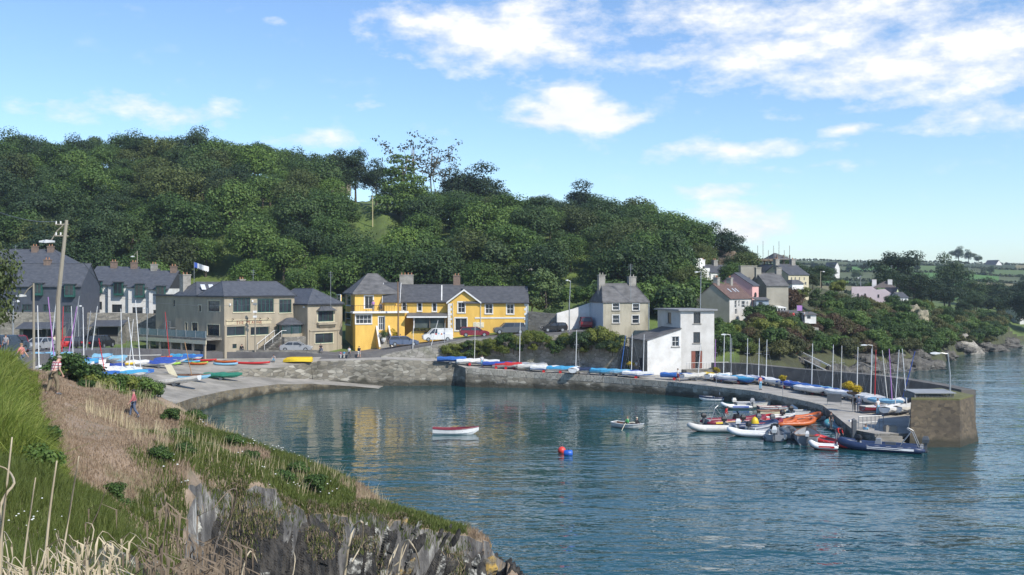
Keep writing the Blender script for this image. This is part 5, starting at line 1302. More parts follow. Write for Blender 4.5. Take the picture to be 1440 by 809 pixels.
# small bright shrubs in the village
for px,py,d,k,s,l in ((1128,412,188,'shrub3',1.0,'yellow green bush beside the purple tree'),(1178,402,215,'shrub3',1.2,'yellow green gorse bush below the road lamp'),(1305,428,226,'shrub3',1.0,'yellow green bush at the end of the pale pink house'),(1288,428,222,'shrub0',1.2,'green bush in front of the pale pink house'),(1080,452,172,'shrub3',.8,'bright bush in the terrace garden'),(1150,452,172,'shrub0',.8,'green bush at the end of the garden')):
    p=ray(px,py,d); p.z-=1.2*s; plant(k,p,s,l,cat='bush')
# far hedgerows and field trees
r=np.random.default_rng(77); P=[];
for q0,q1,a,b_ in hedge:
    L_=math.hypot(X(q1,b_)-X(q0,a),b_-a); n=int(L_*5)
    t=r.random(n); q=q0+(q1-q0)*t; d=a+(b_-a)*t
    hgt=.9+.9*np.abs(np.sin(q*.35+a))
    zz=np.array([farz(float(x),float(y)) for x,y in zip(q,d)])
    P.append(np.stack([(q-720)/FPX*d+r.normal(0,.7,n), d+r.normal(0,.7,n), zz+r.random(n)*hgt],1))
P=np.concatenate(P); V=leaf_quads(P,np.tile([0,-.6,.6],(len(P),1)),1.7,r,.7,.8)
tag(np_mesh('hedgerows',V,4,leafmat('hedge foliage',(.02,.035,.012),(.04,.06,.018))),kind='stuff')
for i in range(16):
    px=pr.uniform(1120,1520); d=pr.choice([510,590,690])+pr.uniform(-4,4); z=farz(px,d); plant(pr.choice(['broad0','broad2','pine1']),Vector((X(px,d),d,z)),pr.uniform(.45,.8),'dark tree standing in a hedge of the far fields','hedge trees of the far fields')
for px,d,k,s in ((1348,890,'pine1',1.2),(1362,895,'pine1',1.0),(1376,900,'broad0',.8)):
    plant(k,Vector((X(px,d),d,farz(px,d))),s,'dark tree beside the far farmhouse on the right skyline','trees by the far farmhouse')
# near tree entering at the left edge
p=ray(-36,470,78); plant('broad3',Vector((p.x,p.y,7.4)),.66,'olive leaved tree entering the view at the left edge',sz=1.62)
# rocks of the right shore
rockm=M('shore rock',(.14,.13,.11),.95,(.038,.036,.033),scale=.9,detail=9,bump=.8,bscale=3,bdist=.25,stretch=(1,1,.6))
def rock(name,lbl,c,size,seed,mat=None,group=None,tilt=0.0):
    mb=MB(); nu,nv=18,10; secs=[]
    for j in range(nv+1):
        ph=-.6+(math.pi/2+.6)*j/nv; ring_=[]
        for k in range(nu):
            t=2*math.pi*k/nu; v=Vector((math.cos(ph)*math.cos(t),math.cos(ph)*math.sin(t),math.sin(ph)))
            n_=noise.noise(v*1.6+Vector((seed,0,0)))*.45+noise.noise(v*4+Vector((0,seed,0)))*.25
            q=v*(1+n_); ring_.append((q.x*size[0]+q.z*tilt*size[2],q.y*size[1],q.z*size[2]))
        secs.append(ring_)
    mb.loft(secs); o=mb.build(name,mat or rockm,None,smooth=False,loc=c); return tag(o,lbl,'rock',group)
for i,(px,py,d,sx,sy,sz) in enumerate(((1302,521,172,4.2,2.4,2.0),(1285,520,170,3.5,2.5,2.6),(1316,520,171.5,2.0,1.6,1.0),(1262,522,167,3.2,2.2,2.2),(1330,500,203,2.5,2,1.8),(1240,520,163,3,2,2.5),(1352,497,212,3.5,2.2,1.6),(1372,495,217,2.6,2,1.3),(1395,494,219,3.2,2,1.5),(1415,490,232,3,2,1.3),(1210,520,160,3.5,2.2,2.2),(1180,520,156,3,2,2.2),(1150,521,153,3,2,2.0))):
    rock('shore_rock','grey shore rock at the waterline beyond the pier',Vector((X(px,d),d,.0)),(sx,sy,sz*.72),i*3.1,group='rocks of the right shore')
for i in range(20):
    px=cr.uniform(1130,1420); d=prof(px)[1][0]-cr.uniform(.2,2.2); p=gpt(px,d); s_=cr.uniform(.9,2.0)
    rock('shore_rock','grey shore rock at the waterline beyond the pier',p+Vector((0,0,-.2)),(s_*1.3,s_*.9,s_*cr.uniform(.5,.8)),i*2.3+80,group='rocks of the right shore')
# stone ramp / buttress on the headland shore
mb=MB(); a=ray(1352,468,215); bb=ray(1375,494,211); mb.corners([Vector((x,y,z)) for x,y,z in ((a.x-1,a.y,-1),(a.x-.6,a.y+2,zat(462,215)),(a.x+2.2,a.y,-1),(a.x+1.0,a.y+2,zat(462,215)),(bb.x-3.2,bb.y-2,-1),(bb.x-3.4,bb.y-2,.2),(bb.x+.8,bb.y-2,-1),(bb.x+.6,bb.y-2,.2))])
tag(mb.build('stone_ramp',stone('pale ramp stone',[(.34,.31,.25),(.42,.39,.33),(.28,.25,.2)],scale=1.2)),'pale stone ramp running down the headland to the water','ramp')
rock('bare_cliff','pale bare rock face below the pale pink house',gpt(1283,204)+Vector((0,-2,0.0)),(2.4,2,3.0),4.2,M('pale ochre rock',(.34,.30,.2),.95,(.17,.155,.11),scale=.8,detail=9,bump=.8,bscale=3,bdist=.2))
rock('bare_cliff','bare brown rock cutting behind the white terrace row',gpt(1006,230)+Vector((3,2,1)),(4,3,3.2),7.7,M('brown rock',(.24,.18,.13),.95,(.13,.105,.07),scale=.7,detail=9,bump=.8,bscale=3,bdist=.2))

# ================================================================== foreground headland
CP=[]   # (X,Y,z)
def cpx(px,py,d): p=ray(px,py,d); CP.append((p.x,p.y,p.z))
for q in ((100,809,9.5),(20,770,13),(100,740,17),(180,740,18),(100,680,27),(30,660,29),(130,620,37),(85,575,42),(77,560,44.5),(110,548,52),(20,598,36),(-40,575,38),
          (0,560,46),(-60,540,46),(60,536,58),(120,545,62),(186,590,61),(230,598,64),(250,602,60),(300,612,58),(330,625,55),(365,636,53.5),(400,645,52),(440,657,51),(480,672,50),(500,690,48.5),(530,708,47.5),(575,722,47),(610,738,46.5),(640,747,46.2),(672,762,46.5),(692,772,47.5),(700,786,49.5),
          (200,620,48),(250,640,46),(300,650,44),(350,668,43),(400,690,43),(450,700,44),(150,700,28),(220,700,32),(260,695,34.5),(200,760,20),(250,740,27.5),(160,790,13.5),(230,795,17.5),(270,750,28),
          (282,690,37),(340,695,38.5),(400,715,40),(470,725,42.5),(520,722,44),(560,735,45),(600,752,45),(160,560,72),(150,556,80)):
    cpx(*q)
for x,y,z in ((0,0,12.2),(-3,2,12.3),(-10,0,12.6),(4,3,11.8),(-3,6,12.0),(2,7,11.2),(-10,8,12.1),(-20,18,11.3),(-30,35,10.3),(-40,50,9.5),(-38,60,8.6),(-33,70,7.4),(-45,80,7.4),(-60,85,7.4),(-60,50,10),
              (-29,72,5.4),(-27,80,4.6),(-31,86,4.5),(-38,92,4.9),(-24,70,3.4),(-24.5,77,2.2),(-22.5,68,2.0),(-18,64.5,1.0),(-14,60.5,.2),(-9.5,56.5,-.6),(-5,53.5,-1.2),(-1.5,52.5,-1.2),(1,50,-1.3),(-33,92,3.3),(-36.5,95,3.2),(-41,98,3.6),(-23,84,-1),(-24.5,90,-1.2),(-21,76,-.6),(-28,98,-1),(-31,100,-.5),
              (1.2,46.5,-.9),(.5,44,-1.3),(-2,42.5,-.6),(-4.5,41,-.3),(-7,38.5,-.2),(-9.5,35.5,.5),(-11.5,33,2.0),(-11.2,30,3.2),(-8,30,0),(-5,34,-1),(-1,38,-1.5),(3,44,-2),(4,50,-2),(-9.2,25,4.3),(-5,24,3.0),(-6.5,19,6.2),(-2,18,5.0),(-3.5,13,8.6),(1,12,8.0),(3,20,2.5),(5,30,-1),(8,12,6),(10,25,-2),(-1,28,0.5),(6,5,10.5)):
    CP.append((x,y,z))
CPa=np.array(CP,float)
def tps_fit(A):
    P=A[:,:2]; n=len(P); r=np.linalg.norm(P[:,None]-P[None],axis=2); K=np.where(r>0,r*r*np.log(r+1e-12),0)+np.eye(n)*1.2
    Q=np.hstack([np.ones((n,1)),P]); M_=np.block([[K,Q],[Q.T,np.zeros((3,3))]]); return np.linalg.solve(M_,np.concatenate([A[:,2],np.zeros(3)]))
TW=tps_fit(CPa)
def fgz(x,y):
    x=np.asarray(x,float); y=np.asarray(y,float); sh=x.shape; P=np.stack([x.ravel(),y.ravel()],1); out=np.empty(len(P))
    for s in range(0,len(P),20000):
        q=P[s:s+20000]; r=np.linalg.norm(q[:,None]-CPa[None,:,:2],axis=2); K=np.where(r>0,r*r*np.log(r+1e-12),0)
        out[s:s+20000]=K@TW[:-3]+TW[-3]+q@TW[-2:]
    return out.reshape(sh)
def vnoise(x,y,s,seed=0,oct_=3):
    """value noise on arrays"""
    x=np.asarray(x)*s+seed*17.3; y=np.asarray(y)*s+seed*9.1; tot=0; amp=1
    for o in range(oct_):
        xi=np.floor(x).astype(int); yi=np.floor(y).astype(int); fx=x-xi; fy=y-yi; fx=fx*fx*(3-2*fx); fy=fy*fy*(3-2*fy)
        h=lambda a,b: (np.abs(np.sin(a*127.1+b*311.7+seed*3.7)*43758.5453)%1.0)
        tot=tot+amp*((h(xi,yi)*(1-fx)+h(xi+1,yi)*fx)*(1-fy)+(h(xi,yi+1)*(1-fx)+h(xi+1,yi+1)*fx)*fy-.5); x=x*2.03; y=y*2.03; amp*=.5
    return tot
gx=np.arange(-62,9.01,.3); gy=np.arange(-4,100.01,.3)
GX,GY=np.meshgrid(gx,gy); GZ=fgz(GX,GY)
sl=np.hypot(*np.gradient(GZ,.3))
rockiness=np.clip((sl-.75)/.5,0,1)
GZ=GZ+vnoise(GX,GY,.5,1,4)*.28+rockiness*(vnoise(GX*1.0+GY*.5,GY*.25,1.3,2,4)*1.0)
EP=[(262,704,35.2),(283,692,37),(340,697,38.5),(400,716,40),(470,726,42.5),(520,723,44),(560,736,45),(600,752,45.2),(640,768,46),(682,786,47.0),(694,797,48.2)]
epx=[e[0] for e in EP]; PXG=720+GX/np.maximum(GY,1)*FPX
dE=np.interp(PXG,epx,[e[2] for e in EP]); zE=np.interp(PXG,epx,[zat(e[1],e[2]) for e in EP])
wc=np.clip((PXG-276)/10,0,1)*(PXG<712)*(GY<dE)*np.clip((GY-13)/3,0,1)
GZ=GZ*(1-wc)+wc*np.minimum(GZ,np.maximum(zE-.5-5*(dE-GY),-1.4))
fgm,nt,bs=new_mat('headland ground'); L=nt.links.new
t=nt.nodes.new('ShaderNodeTexCoord'); ge=nt.nodes.new('ShaderNodeNewGeometry')
def nz_(sc,det,st=(1,1,1),rot=(0,0,0)):
    mp=nt.nodes.new('ShaderNodeMapping'); mp.inputs['Scale'].default_value=st; mp.inputs['Rotation'].default_value=rot; L(t.outputs['Object'],mp.inputs[0])
    n=nt.nodes.new('ShaderNodeTexNoise'); n.inputs['Scale'].default_value=sc; n.inputs['Detail'].default_value=det; n.inputs['Roughness'].default_value=.65; L(mp.outputs[0],n.inputs[0]); return n.outputs[0]
def ramp_(src,els):
    r=nt.nodes.new('ShaderNodeValToRGB'); cr_=r.color_ramp
    while len(cr_.elements)<len(els): cr_.elements.new(.5)
    for e,(p,c) in zip(cr_.elements,els): e.position=p; e.color=(*c,1)
    L(src,r.inputs[0]); return r.outputs[0]
soil=ramp_(nz_(.9,8),[(.3,(.09,.095,.03)),(.5,(.26,.195,.135)),(.72,(.36,.27,.20))])
rk=ramp_(nz_(1.1,10,(2.2,2.2,.5),(.5,.35,0)),[(.32,(.028,.027,.028)),(.47,(.09,.085,.08)),(.58,(.17,.16,.145)),(.7,(.42,.41,.37))])
sx=nt.nodes.new('ShaderNodeSeparateXYZ'); L(ge.outputs['True Normal'],sx.inputs[0])
mr=nt.nodes.new('ShaderNodeMapRange'); mr.inputs[1].default_value=.28; mr.inputs[2].default_value=.45; L(sx.outputs[2],mr.inputs[0])
mxx=nt.nodes.new('ShaderNodeMix'); mxx.data_type='RGBA'; L(mr.outputs[0],mxx.inputs[0]); L(rk,mxx.inputs[6]); L(soil,mxx.inputs[7]); L(mxx.outputs[2],bs.inputs['Base Color'])
bs.inputs['Roughness'].default_value=.95
bp=nt.nodes.new('ShaderNodeBump'); bp.inputs['Strength'].default_value=.9; bp.inputs['Distance'].default_value=.12; L(nz_(3,8,(2,2,.5),(.5,.35,0)),bp.inputs['Height']); L(bp.outputs[0],bs.inputs['Normal'])
ny,nx=GX.shape; me=bpy.data.meshes.new('headland')
V=np.stack([GX,GY,GZ],2).reshape(-1,3); I=np.arange(nx*ny).reshape(ny,nx); Fq=np.stack([I[:-1,:-1],I[:-1,1:],I[1:,1:],I[1:,:-1]],2).reshape(-1,4)
me.vertices.add(len(V)); me.vertices.foreach_set('co',V.astype(np.float32).ravel()); me.loops.add(Fq.size); me.loops.foreach_set('vertex_index',Fq.astype(np.int32).ravel())
me.polygons.add(len(Fq)); me.polygons.foreach_set('loop_start',np.arange(0,Fq.size,4,dtype=np.int32)); me.update(calc_edges=True); me.materials.append(fgm)
o=bpy.data.objects.new('headland',me); COL.objects.link(o); tag(o,kind='structure')
def gz(x,y):
    i=np.clip((np.asarray(y)+4)/.3,0,ny-1.01); j=np.clip((np.asarray(x)+62)/.3,0,nx-1.01); a=i.astype(int); b_=j.astype(int); fi=i-a; fj=j-b_
    return (GZ[a,b_]*(1-fj)+GZ[a,b_+1]*fj)*(1-fi)+(GZ[a+1,b_]*(1-fj)+GZ[a+1,b_+1]*fj)*fi
def slope(x,y):
    return np.hypot(gz(x+.3,y)-gz(x-.3,y),gz(x,y+.3)-gz(x,y-.3))/.6
# ---- rock slabs of the cliff: tilted strata plates
rkm=M('cliff slate rock',(.085,.075,.062),.9,(.014,.0135,.013),scale=1.6,detail=10,bump=.9,bscale=6,bdist=.1,stretch=(2.0,2.0,.5),lo=.42,hi=.72)
rkl=M('lichen crusted rock',(.44,.43,.38),.95,(.06,.058,.052),scale=4.5,detail=10,bump=.9,bscale=7,bdist=.1,lo=.47,hi=.64)
rko=M('orange lichen rock',(.42,.27,.06),.95,(.13,.12,.10),scale=1.8,detail=9,bump=.9,bscale=7,bdist=.1,lo=.45,hi=.62)
rs=random.Random(31); mb=MB()
def slab(x,y,z,l,w_,th,tilt,yaw,mi):
    mb.cur=mi; m=Matrix.Rotation(yaw,3,'Z')@Matrix.Rotation(tilt,3,'Y')@Matrix.Rotation(rs.uniform(-.25,.15),3,'X'); c=Vector((x,y,z)); P=[]
    for k in range(4):
        s_=(1.0,.97,.8,.25)[k]; zz=(-.5,-.05,.3,.5)[k]*l; off=Vector((rs.uniform(-.1,.1)*w_,0,0))
        P.append([c+m@(Vector((a*w_*.5*s_*rs.uniform(.75,1.15),b__*th*.5*s_*rs.uniform(.7,1.2),zz+rs.uniform(-.05,.05)*l))+off) for a,b__ in ((-1,-1),(-.2,-1.25),(1,-.9),(1,1),(-1,1))])
    mb.loft(P)
n_=0
for _ in range(60000):
    if n_>230: break
    x=rs.uniform(-14,1.8); y=rs.uniform(24,53); s_=float(slope(np.array(x),np.array(y))); z=float(gz(x,y))
    pxx=720+x/y*FPX
    shore=z<1.6 and z>-.8
    if s_<.75 and not (shore and rs.random()<.5) and not (pxx>515 and rs.random()<.10): continue
    if z<-.9: continue
    if pxx<560: continue
    pe=float(np.interp(pxx,[200,282,340,400,470,520,560,600,640,700],[800,700,703,720,732,722,738,752,760,785])); pyy=404.5+(CAMZ-z)/y*FPX
    l=rs.uniform(.35,.9)
    if pxx<283 or pyy<pe+(6 if pxx<540 else -14): continue
    if pyy-l*.42/y*FPX<pe-2 and pxx<540: l=max(.35,(pyy-pe)*y/FPX/.42)
    mi=0 if rs.random()<.93 else 1
    if pxx>520: mi=rs.choice([0,1,1,0,2])
    if z<.9: mi=0
    slab(x,y,z-.12*l,l,rs.uniform(.14,.42),rs.uniform(.35,.8),rs.uniform(.36,.50),rs.uniform(-.2,.1),mi); n_+=1
tag(mb.build('loose_rock',[rkm,rkl,rko]),kind='stuff')
# the cliff itself: tilted strata stepping in and out, broken into blocks
er=np.random.default_rng(3); Pn=np.array([tuple(ray(*e)) for e in EP]); sg=np.concatenate([[0],np.cumsum(np.linalg.norm(np.diff(Pn[:,:2],axis=0),axis=1))])
S=np.arange(0,sg[-1],.04); nr_=120; ex=np.interp(S,sg,Pn[:,0]); ey=np.interp(S,sg,Pn[:,1]); ez_=np.interp(S,sg,Pn[:,2])
tx=np.gradient(ex); ty=np.gradient(ey); tl_=np.hypot(tx,ty); k_=np.ones(41)/41
nxx=np.convolve(np.pad(ty/tl_,20,'edge'),k_,'valid'); nyy=np.convolve(np.pad(-tx/tl_,20,'edge'),k_,'valid')
T=np.linspace(0,1,nr_)[:,None]; zz=ez_[None]+.12-T*(ez_[None]+1.2); out=-.35+.15*T+1.5*T**1.3
th_=.42; U=S[None]*math.cos(th_)-zz*math.sin(th_)+.10*vnoise(S[None]*np.ones_like(zz),zz,.6,21,2); Vv=S[None]*math.sin(th_)+zz*math.cos(th_)
wd_=er.choice([.13,.17,.22,.32,.45,.6],400); cum=np.cumsum(wd_)-6; li=np.clip(np.searchsorted(cum,U),1,399); fr_=np.clip((U-cum[li-1])/wd_[li],0,1)
bl=er.uniform(.5,2.4,400); bo=er.uniform(0,3,400); bi=np.floor((Vv+bo[li])/bl[li]).astype(int)
hs=lambda a,b_: np.abs(np.sin(a*12.9898+b_*78.233)*43758.5453)%1.0
dep=hs(li,bi+7)*.24+hs(li//4,3)*.4+(fr_-.5)*(hs(li,1)-.3)*.75+vnoise(S[None]*np.ones_like(zz),zz,.35,23,2)*.65+hs(np.floor(U/.085),np.floor((Vv+np.sin(np.floor(U/.085)*7.7)*3)/.55))*.085+vnoise(S[None]*8*np.ones_like(zz),zz*3,1.0,24,3)*.05
dep=dep*np.clip(T*6,.25,1)*np.clip((sg[-1]-S[None])/3,.25,1)
zz=zz+(1-np.clip(T*8,0,1))*(hs(li,bi)*.5-.18)
cx=ex[None]+nxx[None]*(out+dep); cy=ey[None]+nyy[None]*(out+dep); cm=MB(); cm.v=list(map(tuple,np.stack([cx,cy,zz],2).reshape(-1,3))); nc_=len(S)
spx=np.interp(S,sg,epx)
for i in range(nr_-1):
    for k in range(nc_-1):
        q=hs(li[i,k]*1.0,bi[i,k]+3.0); n2=hs(li[i,k]+.5,bi[i,k]*2.0+(i//14)); b_=spx[k]>500
        cm.cur=1 if q<(.26 if b_ else .05) and n2<.75 else 2 if q>(.965 if b_ else .998) else 0
        cm.face((i*nc_+k,i*nc_+k+1,(i+1)*nc_+k+1,(i+1)*nc_+k))
tag(cm.build('cliff_rock',[rkm,rkl,rko]),kind='structure')
# pale lichen boulders near the bottom of the view
for i,(px,py,d,s_) in enumerate(((138,775,13.0,.42),(150,790,12.2,.35),(175,800,13,.4),(120,800,11.5,.35),(95,780,12.6,.3),(250,770,22,.5),(195,795,14.2,.4))):
    p=ray(px,py,d); z=float(gz(p.x,p.y)); rock('lichen_boulder','pale lichen covered boulder among the dead stalks at the bottom left',Vector((p.x,p.y,z-.05)),(s_,s_*.8,s_*.85),i*5.7+1,rkl,'lichen boulders',tilt=.3)
for i,(px,d,s_) in enumerate(((640,45.6,.65),(664,46.4,.6),(682,47.2,.55),(655,44.6,.7),(610,44.5,.7),(580,43.2,.7),(694,47.8,.4),(540,42.2,.8),(625,45.6,.55),(672,45.6,.5))):
    x=X(px,d); z=float(gz(x,d)); rock('shore_boulder','dark weathered boulder at the rocky tip of the near headland',Vector((x,d,max(z,-.3)-.15)),(s_,s_*.7,s_*rs.uniform(.9,1.35)),i*3.3+40,[rkm,rkl,rko,rkm][i%4],'boulders at the headland tip',tilt=.35)
# ---- grass
GR={'lush':leafmat('lush grass',(.085,.125,.02),(.17,.225,.035),(.30,.32,.085),trans=.3),
    'green':leafmat('meadow grass',(.065,.085,.02),(.115,.15,.032),(.21,.21,.08),trans=.25),
    'dry':leafmat('dry grass',(.24,.17,.11),(.39,.29,.20),(.50,.40,.28),trans=.2),
    'straw':leafmat('straw stems',(.36,.29,.16),(.50,.41,.25),(.58,.49,.32),trans=.1)}
def blades(x,y,h,wd,r,lean=.35,bend=.35,wind=(.25,.05),z=None):
    n=len(x); z=gz(x,y)-.03 if z is None else z; a=r.uniform(0,6.283,n); ln=r.normal(0,lean,n)*h
    dx=np.cos(a)*ln+wind[0]*h*r.random(n); dy=np.sin(a)*ln+wind[1]*h; ax=r.uniform(0,6.283,n); wx=np.cos(ax)*wd*.5; wy=np.sin(ax)*wd*.5*.5
    mx=x+dx*.4; my=y+dy*.4; mz=z+h*.6; tx=x+dx; ty=y+dy; tz=z+h*(1-bend*r.random(n)*np.minimum(1,np.abs(ln)/h+.2))
    V=np.empty((n,2,4,3))
    V[:,0,0]=np.stack([x-wx,y-wy,z],1); V[:,0,1]=np.stack([x+wx,y+wy,z],1); V[:,0,2]=np.stack([mx+wx*.7,my+wy*.7,mz],1); V[:,0,3]=np.stack([mx-wx*.7,my-wy*.7,mz],1)
    V[:,1,0]=V[:,0,3]; V[:,1,1]=V[:,0,2]; V[:,1,2]=np.stack([tx+wx*.12,ty+wy*.12,tz],1); V[:,1,3]=np.stack([tx-wx*.12,ty-wy*.12,tz],1)
    return V.reshape(-1,3)
gr=np.random.default_rng(8)
def scatter(n,ymin,ymax,pxmin,pxmax,power=1.0):
    d=ymin+(ymax-ymin)*gr.random(n)**power; px=gr.uniform(pxmin,pxmax,n); return (px-720)/FPX*d,d,px
def py_edge(px,z,y): return 404.5+(CAMZ-z)/y*FPX<np.interp(px,[200,282,340,400,470,520,560,600],[800,700,703,722,734,722,738,740])
x,y,px=scatter(520000,6,74,-30,690,.8)
z=gz(x,y); s_=slope(x,y); ok=(z>.9)&np.where(px<283,s_<2.6,y>np.interp(px,epx,[e[2] for e in EP])-.05)&(px<690)
x,y,px,z,s_=x[ok],y[ok],px[ok],z[ok],s_[ok]
py=404.5+(CAMZ-z)/y*FPX
ok=(py<860); x,y,px,z,py,s_=x[ok],y[ok],px[ok],z[ok],py[ok],s_[ok]
nn=vnoise(x,y,.32,5,3); n2_=vnoise(x,y,1.1,6,2)
# worn tan path: broad band running down from the left bank to the point
pathc=np.interp(py,[520,560,600,640,690,720],[110,110,130,140,165,175]); pathw=np.interp(py,[520,560,600,640,690,720],[22,34,62,72,45,10])
onpath=np.exp(-((px-pathc)/pathw)**2*1.0)*(py<722)
rim=np.interp(y,[0,30,45,60,75],[0,0,.30,.55,.6])
dryness=onpath*1.15+rim*.75+nn*1.1-.02+n2_*.45-.35*np.exp(-((px-285)/55)**2-((py-618)/32)**2)+.5*np.exp(-((px-500)/60)**2-((py-700)/30)**2)-.45*((px>380)&(px<500))-.3*(py>690)
lush=(px<np.interp(py,[500,560,600,650,700,740],[52,54,62,88,100,60]))&(y>22)&(y<56)&(onpath<.75)
keep=np.ones(len(x),bool); bare=(onpath>.7)&(nn>.0); keep&=~(bare&(gr.random(len(x))<.72)); pass
kind=np.where(lush&(gr.random(len(x))>.1),0,np.where(dryness>.18+.25*(gr.random(len(x))-.5),2,1))
dens=np.clip(30/y,.35,1.2)
for k,nm,lab,(h0,h1),w0 in ((0,'lush','tall_grass',(.7,1.35),.034),(1,'green','meadow_grass',(.16,.42),.020),(2,'dry','dry_grass',(.12,.36),.018)):
    m=keep&(kind==k); xx,yy=x[m],y[m]; n=len(xx); h=gr.uniform(h0,h1,n)*(1+.5*vnoise(xx,yy,.9,9,2))
    if k==0: h*=np.clip((np.interp(404.5+(CAMZ-gz(xx,yy))/yy*FPX,[500,560,600,650,700,740],[52,54,62,88,100,60])-((xx/yy)*FPX+720))/45,.3,1)
    if k!=0: h*=np.where(s_[m]>.6,1.3,1.0)*(1-.55*onpath[m])
    wd=w0*np.clip(yy/22,.35,2.6)*gr.uniform(.7,1.3,n)
    if k==0:      # long grass grows in tussocks
        cx_=np.round(xx/.55+vnoise(xx,yy,2,3,1))*.55; cy_=np.round(yy/.55)*.55; xx=cx_+(xx-cx_)*.55; yy=cy_+(yy-cy_)*.55; h=h*(.75+.5*np.abs(np.sin(cx_*12.9+cy_*78.2)))
    tag(np_mesh(lab,blades(xx,yy,h,wd,gr,.32 if k else .42,.4 if k else .75,(.12,.0) if k else (.32,-.05)),4,GR[nm]),kind='stuff')
# turf hanging over the cliff top and tufts on its ledges
ii=er.integers(0,nc_,26000); jj=(er.random(26000)**2.2*nr_*np.where(spx[ii]>520,.8,.34)).astype(int); nn_=vnoise(S[ii],zz[jj,ii],.8,31,2)
m=((nn_>.12)|(jj<4+6*vnoise(S[ii],S[ii]*0,.7,32,2)+4))&(spx[ii]<668); ii,jj=ii[m],jj[m]; dr=er.random(len(ii))<.42
for q_,nm,lab in ((~dr,'green','ledge_grass'),(dr,'dry','dry_ledge_grass')):
    a,b_=ii[q_],jj[q_]; tag(np_mesh(lab,blades(cx[b_,a]+er.normal(0,.06,len(a)),cy[b_,a]-.02,er.uniform(.12,.34,len(a)),np.full(len(a),.032),gr,.5,.9,(.05,-.35),z=zz[b_,a]),4,GR[nm]),kind='stuff')
# tall straw coloured seed stems along the edge
x,y,px=scatter(9000,26,70,120,600); z=gz(x,y); ok=(z>2)&(slope(x,y)<1.0)&(vnoise(x,y,.35,12,2)>.0); x,y=x[ok],y[ok]
tag(np_mesh('seed_stems',blades(x,y,gr.uniform(.4,.95,len(x)),.012*np.clip(y/20,.5,3),gr,.2,.2,(.15,0)),4,GR['straw']),kind='stuff')
# clumps of herb and white flowers on the rim
fl=MB(); fw=random.Random(4)
cl_=[(170,655,31),(175,650,32),(160,662,30),(90,668,26),(95,690,24),(60,700,23),(350,640,52.5),(395,652,51),(420,662,50.5),(440,690,44),(445,685,44.5),(392,690,43),(385,695,42),(360,700,40.5),(340,655,50),(55,650,29),(310,632,54),(375,645,51),(250,668,36),(45,772,13),(52,768,13.2)]
for (px,py,d) in cl_:
    for _ in range(7):
        dd=d+fw.uniform(-.8,.8); xx=X(px,d)+fw.uniform(-.8,.8)*d/40; zz=float(gz(xx,dd))+fw.uniform(.22,.5); r_=fw.uniform(.018,.032)*min(d,34)/25
        fl.ball((xx,dd,zz),(r_,r_,r_*.6),6,3)
tag(fl.build('white_wildflowers',M('white petals',(.8,.8,.74),.7)),kind='stuff')
# bracken and bramble bushes at the left and beside the boat park
def fz(px,d): return float(gz(X(px,d),d))
brk=random.Random(15)
for i,(px,d,s,k) in enumerate(((150,70,1.5,'shrub0'),(165,74,1.5,'shrub3'),(182,76,1.5,'shrub0'),(200,78,1.35,'shrub0'),(140,66,1.1,'shrub3'),(212,80,1.1,'shrub4'),(120,68,1.5,'shrub0'),(100,70,1.7,'shrub3'),(172,69,1.0,'shrub0'),(190,71,1.0,'shrub0'),(118,56,.6,'shrub0'),(152,62,.7,'shrub3'),(92,66,1.5,'shrub0'))):
    plant(k,Vector((X(px,d),d,fz(px,d)-.3)),s*.66,'leafy bramble bush between the path and the boat park','brambles beside the boat park',cat='bush')
for px,d,s in ((205,63,.5),(285,46,.42),(170,28,.28),(158,33,.3),(255,43,.45),(300,47,.4),(40,26,.5),(20,24,.5),(100,29,.35),(395,42.5,.4),(440,44.5,.42),(60,33,.4),(130,25,.25),(190,30,.25),(225,36,.3),(240,52,.35),(275,55,.4),(330,50,.35),(350,47,.35),(420,46.5,.35),(330,43,.35),(215,44,.3),(260,38,.28)):
    plant('shrub0',Vector((X(px,d),d,fz(px,d)-.12)),s,'low clump of green herbs in the headland grass','herb clumps on the headland',cat='plant')
# dead stalks close to the camera
dead=M('dead stalk',(.52,.44,.30),.8,(.32,.26,.17),scale=9,stretch=(1,1,.2)); deadb=M('brown dead stalk',(.20,.15,.10),.9,(.11,.085,.06),scale=9)
def stalk(name,lbl,pts,d,r_,mat,group,leaves=0,seed=0):
    q=random.Random(seed); P=[ray(px,py,d+q.uniform(-.1,.1)*i) for i,(px,py) in enumerate(pts)]
    base=P[0].copy(); g=float(gz(P[0].x,P[0].y))
    P=[Vector((base.x+(base.x-P[1].x)*.3,base.y,max(base.z-.7,min(g,base.z-.1))))]+P
    # smooth
    S=[]
    for i in range(len(P)-1):
        a=P[max(i-1,0)];b_=P[i];c=P[i+1];e=P[min(i+2,len(P)-1)]
        for t in (0,.33,.66): S.append(.5*((2*b_)+(c-a)*t+(2*a-5*b_+4*c-e)*t*t+(3*b_-a-3*c+e)*t**3))
    S.append(P[-1]); n=len(S); m=MB(); org=S[0].copy()
    m.tube([p-org for p in S],[r_*.66*(1-.7*i/n) for i in range(n)],6); o=thing(name,lbl,'stalk',org,0,group); m.build('stem',mat,o,smooth=True)
    if leaves:
        m=MB()
        for k in range(leaves):
            p=S[q.randrange(n//3,n)]-org; a=q.uniform(0,6.28); l=q.uniform(.08,.2); e=p+Vector((math.cos(a)*l*.6,math.sin(a)*l*.3,-l)); mid=(p+e)/2+Vector((math.cos(a)*l*.3,0,l*.25)); wv=Vector((.0055,.003,0))
            m.poly([p-wv*.3,p+wv*.3,mid+wv,mid-wv]); m.poly([mid-wv,mid+wv,e+wv*.1,e-wv*.1])
        m.build('withered_leaves',mat,o,recalc=False)
    return o
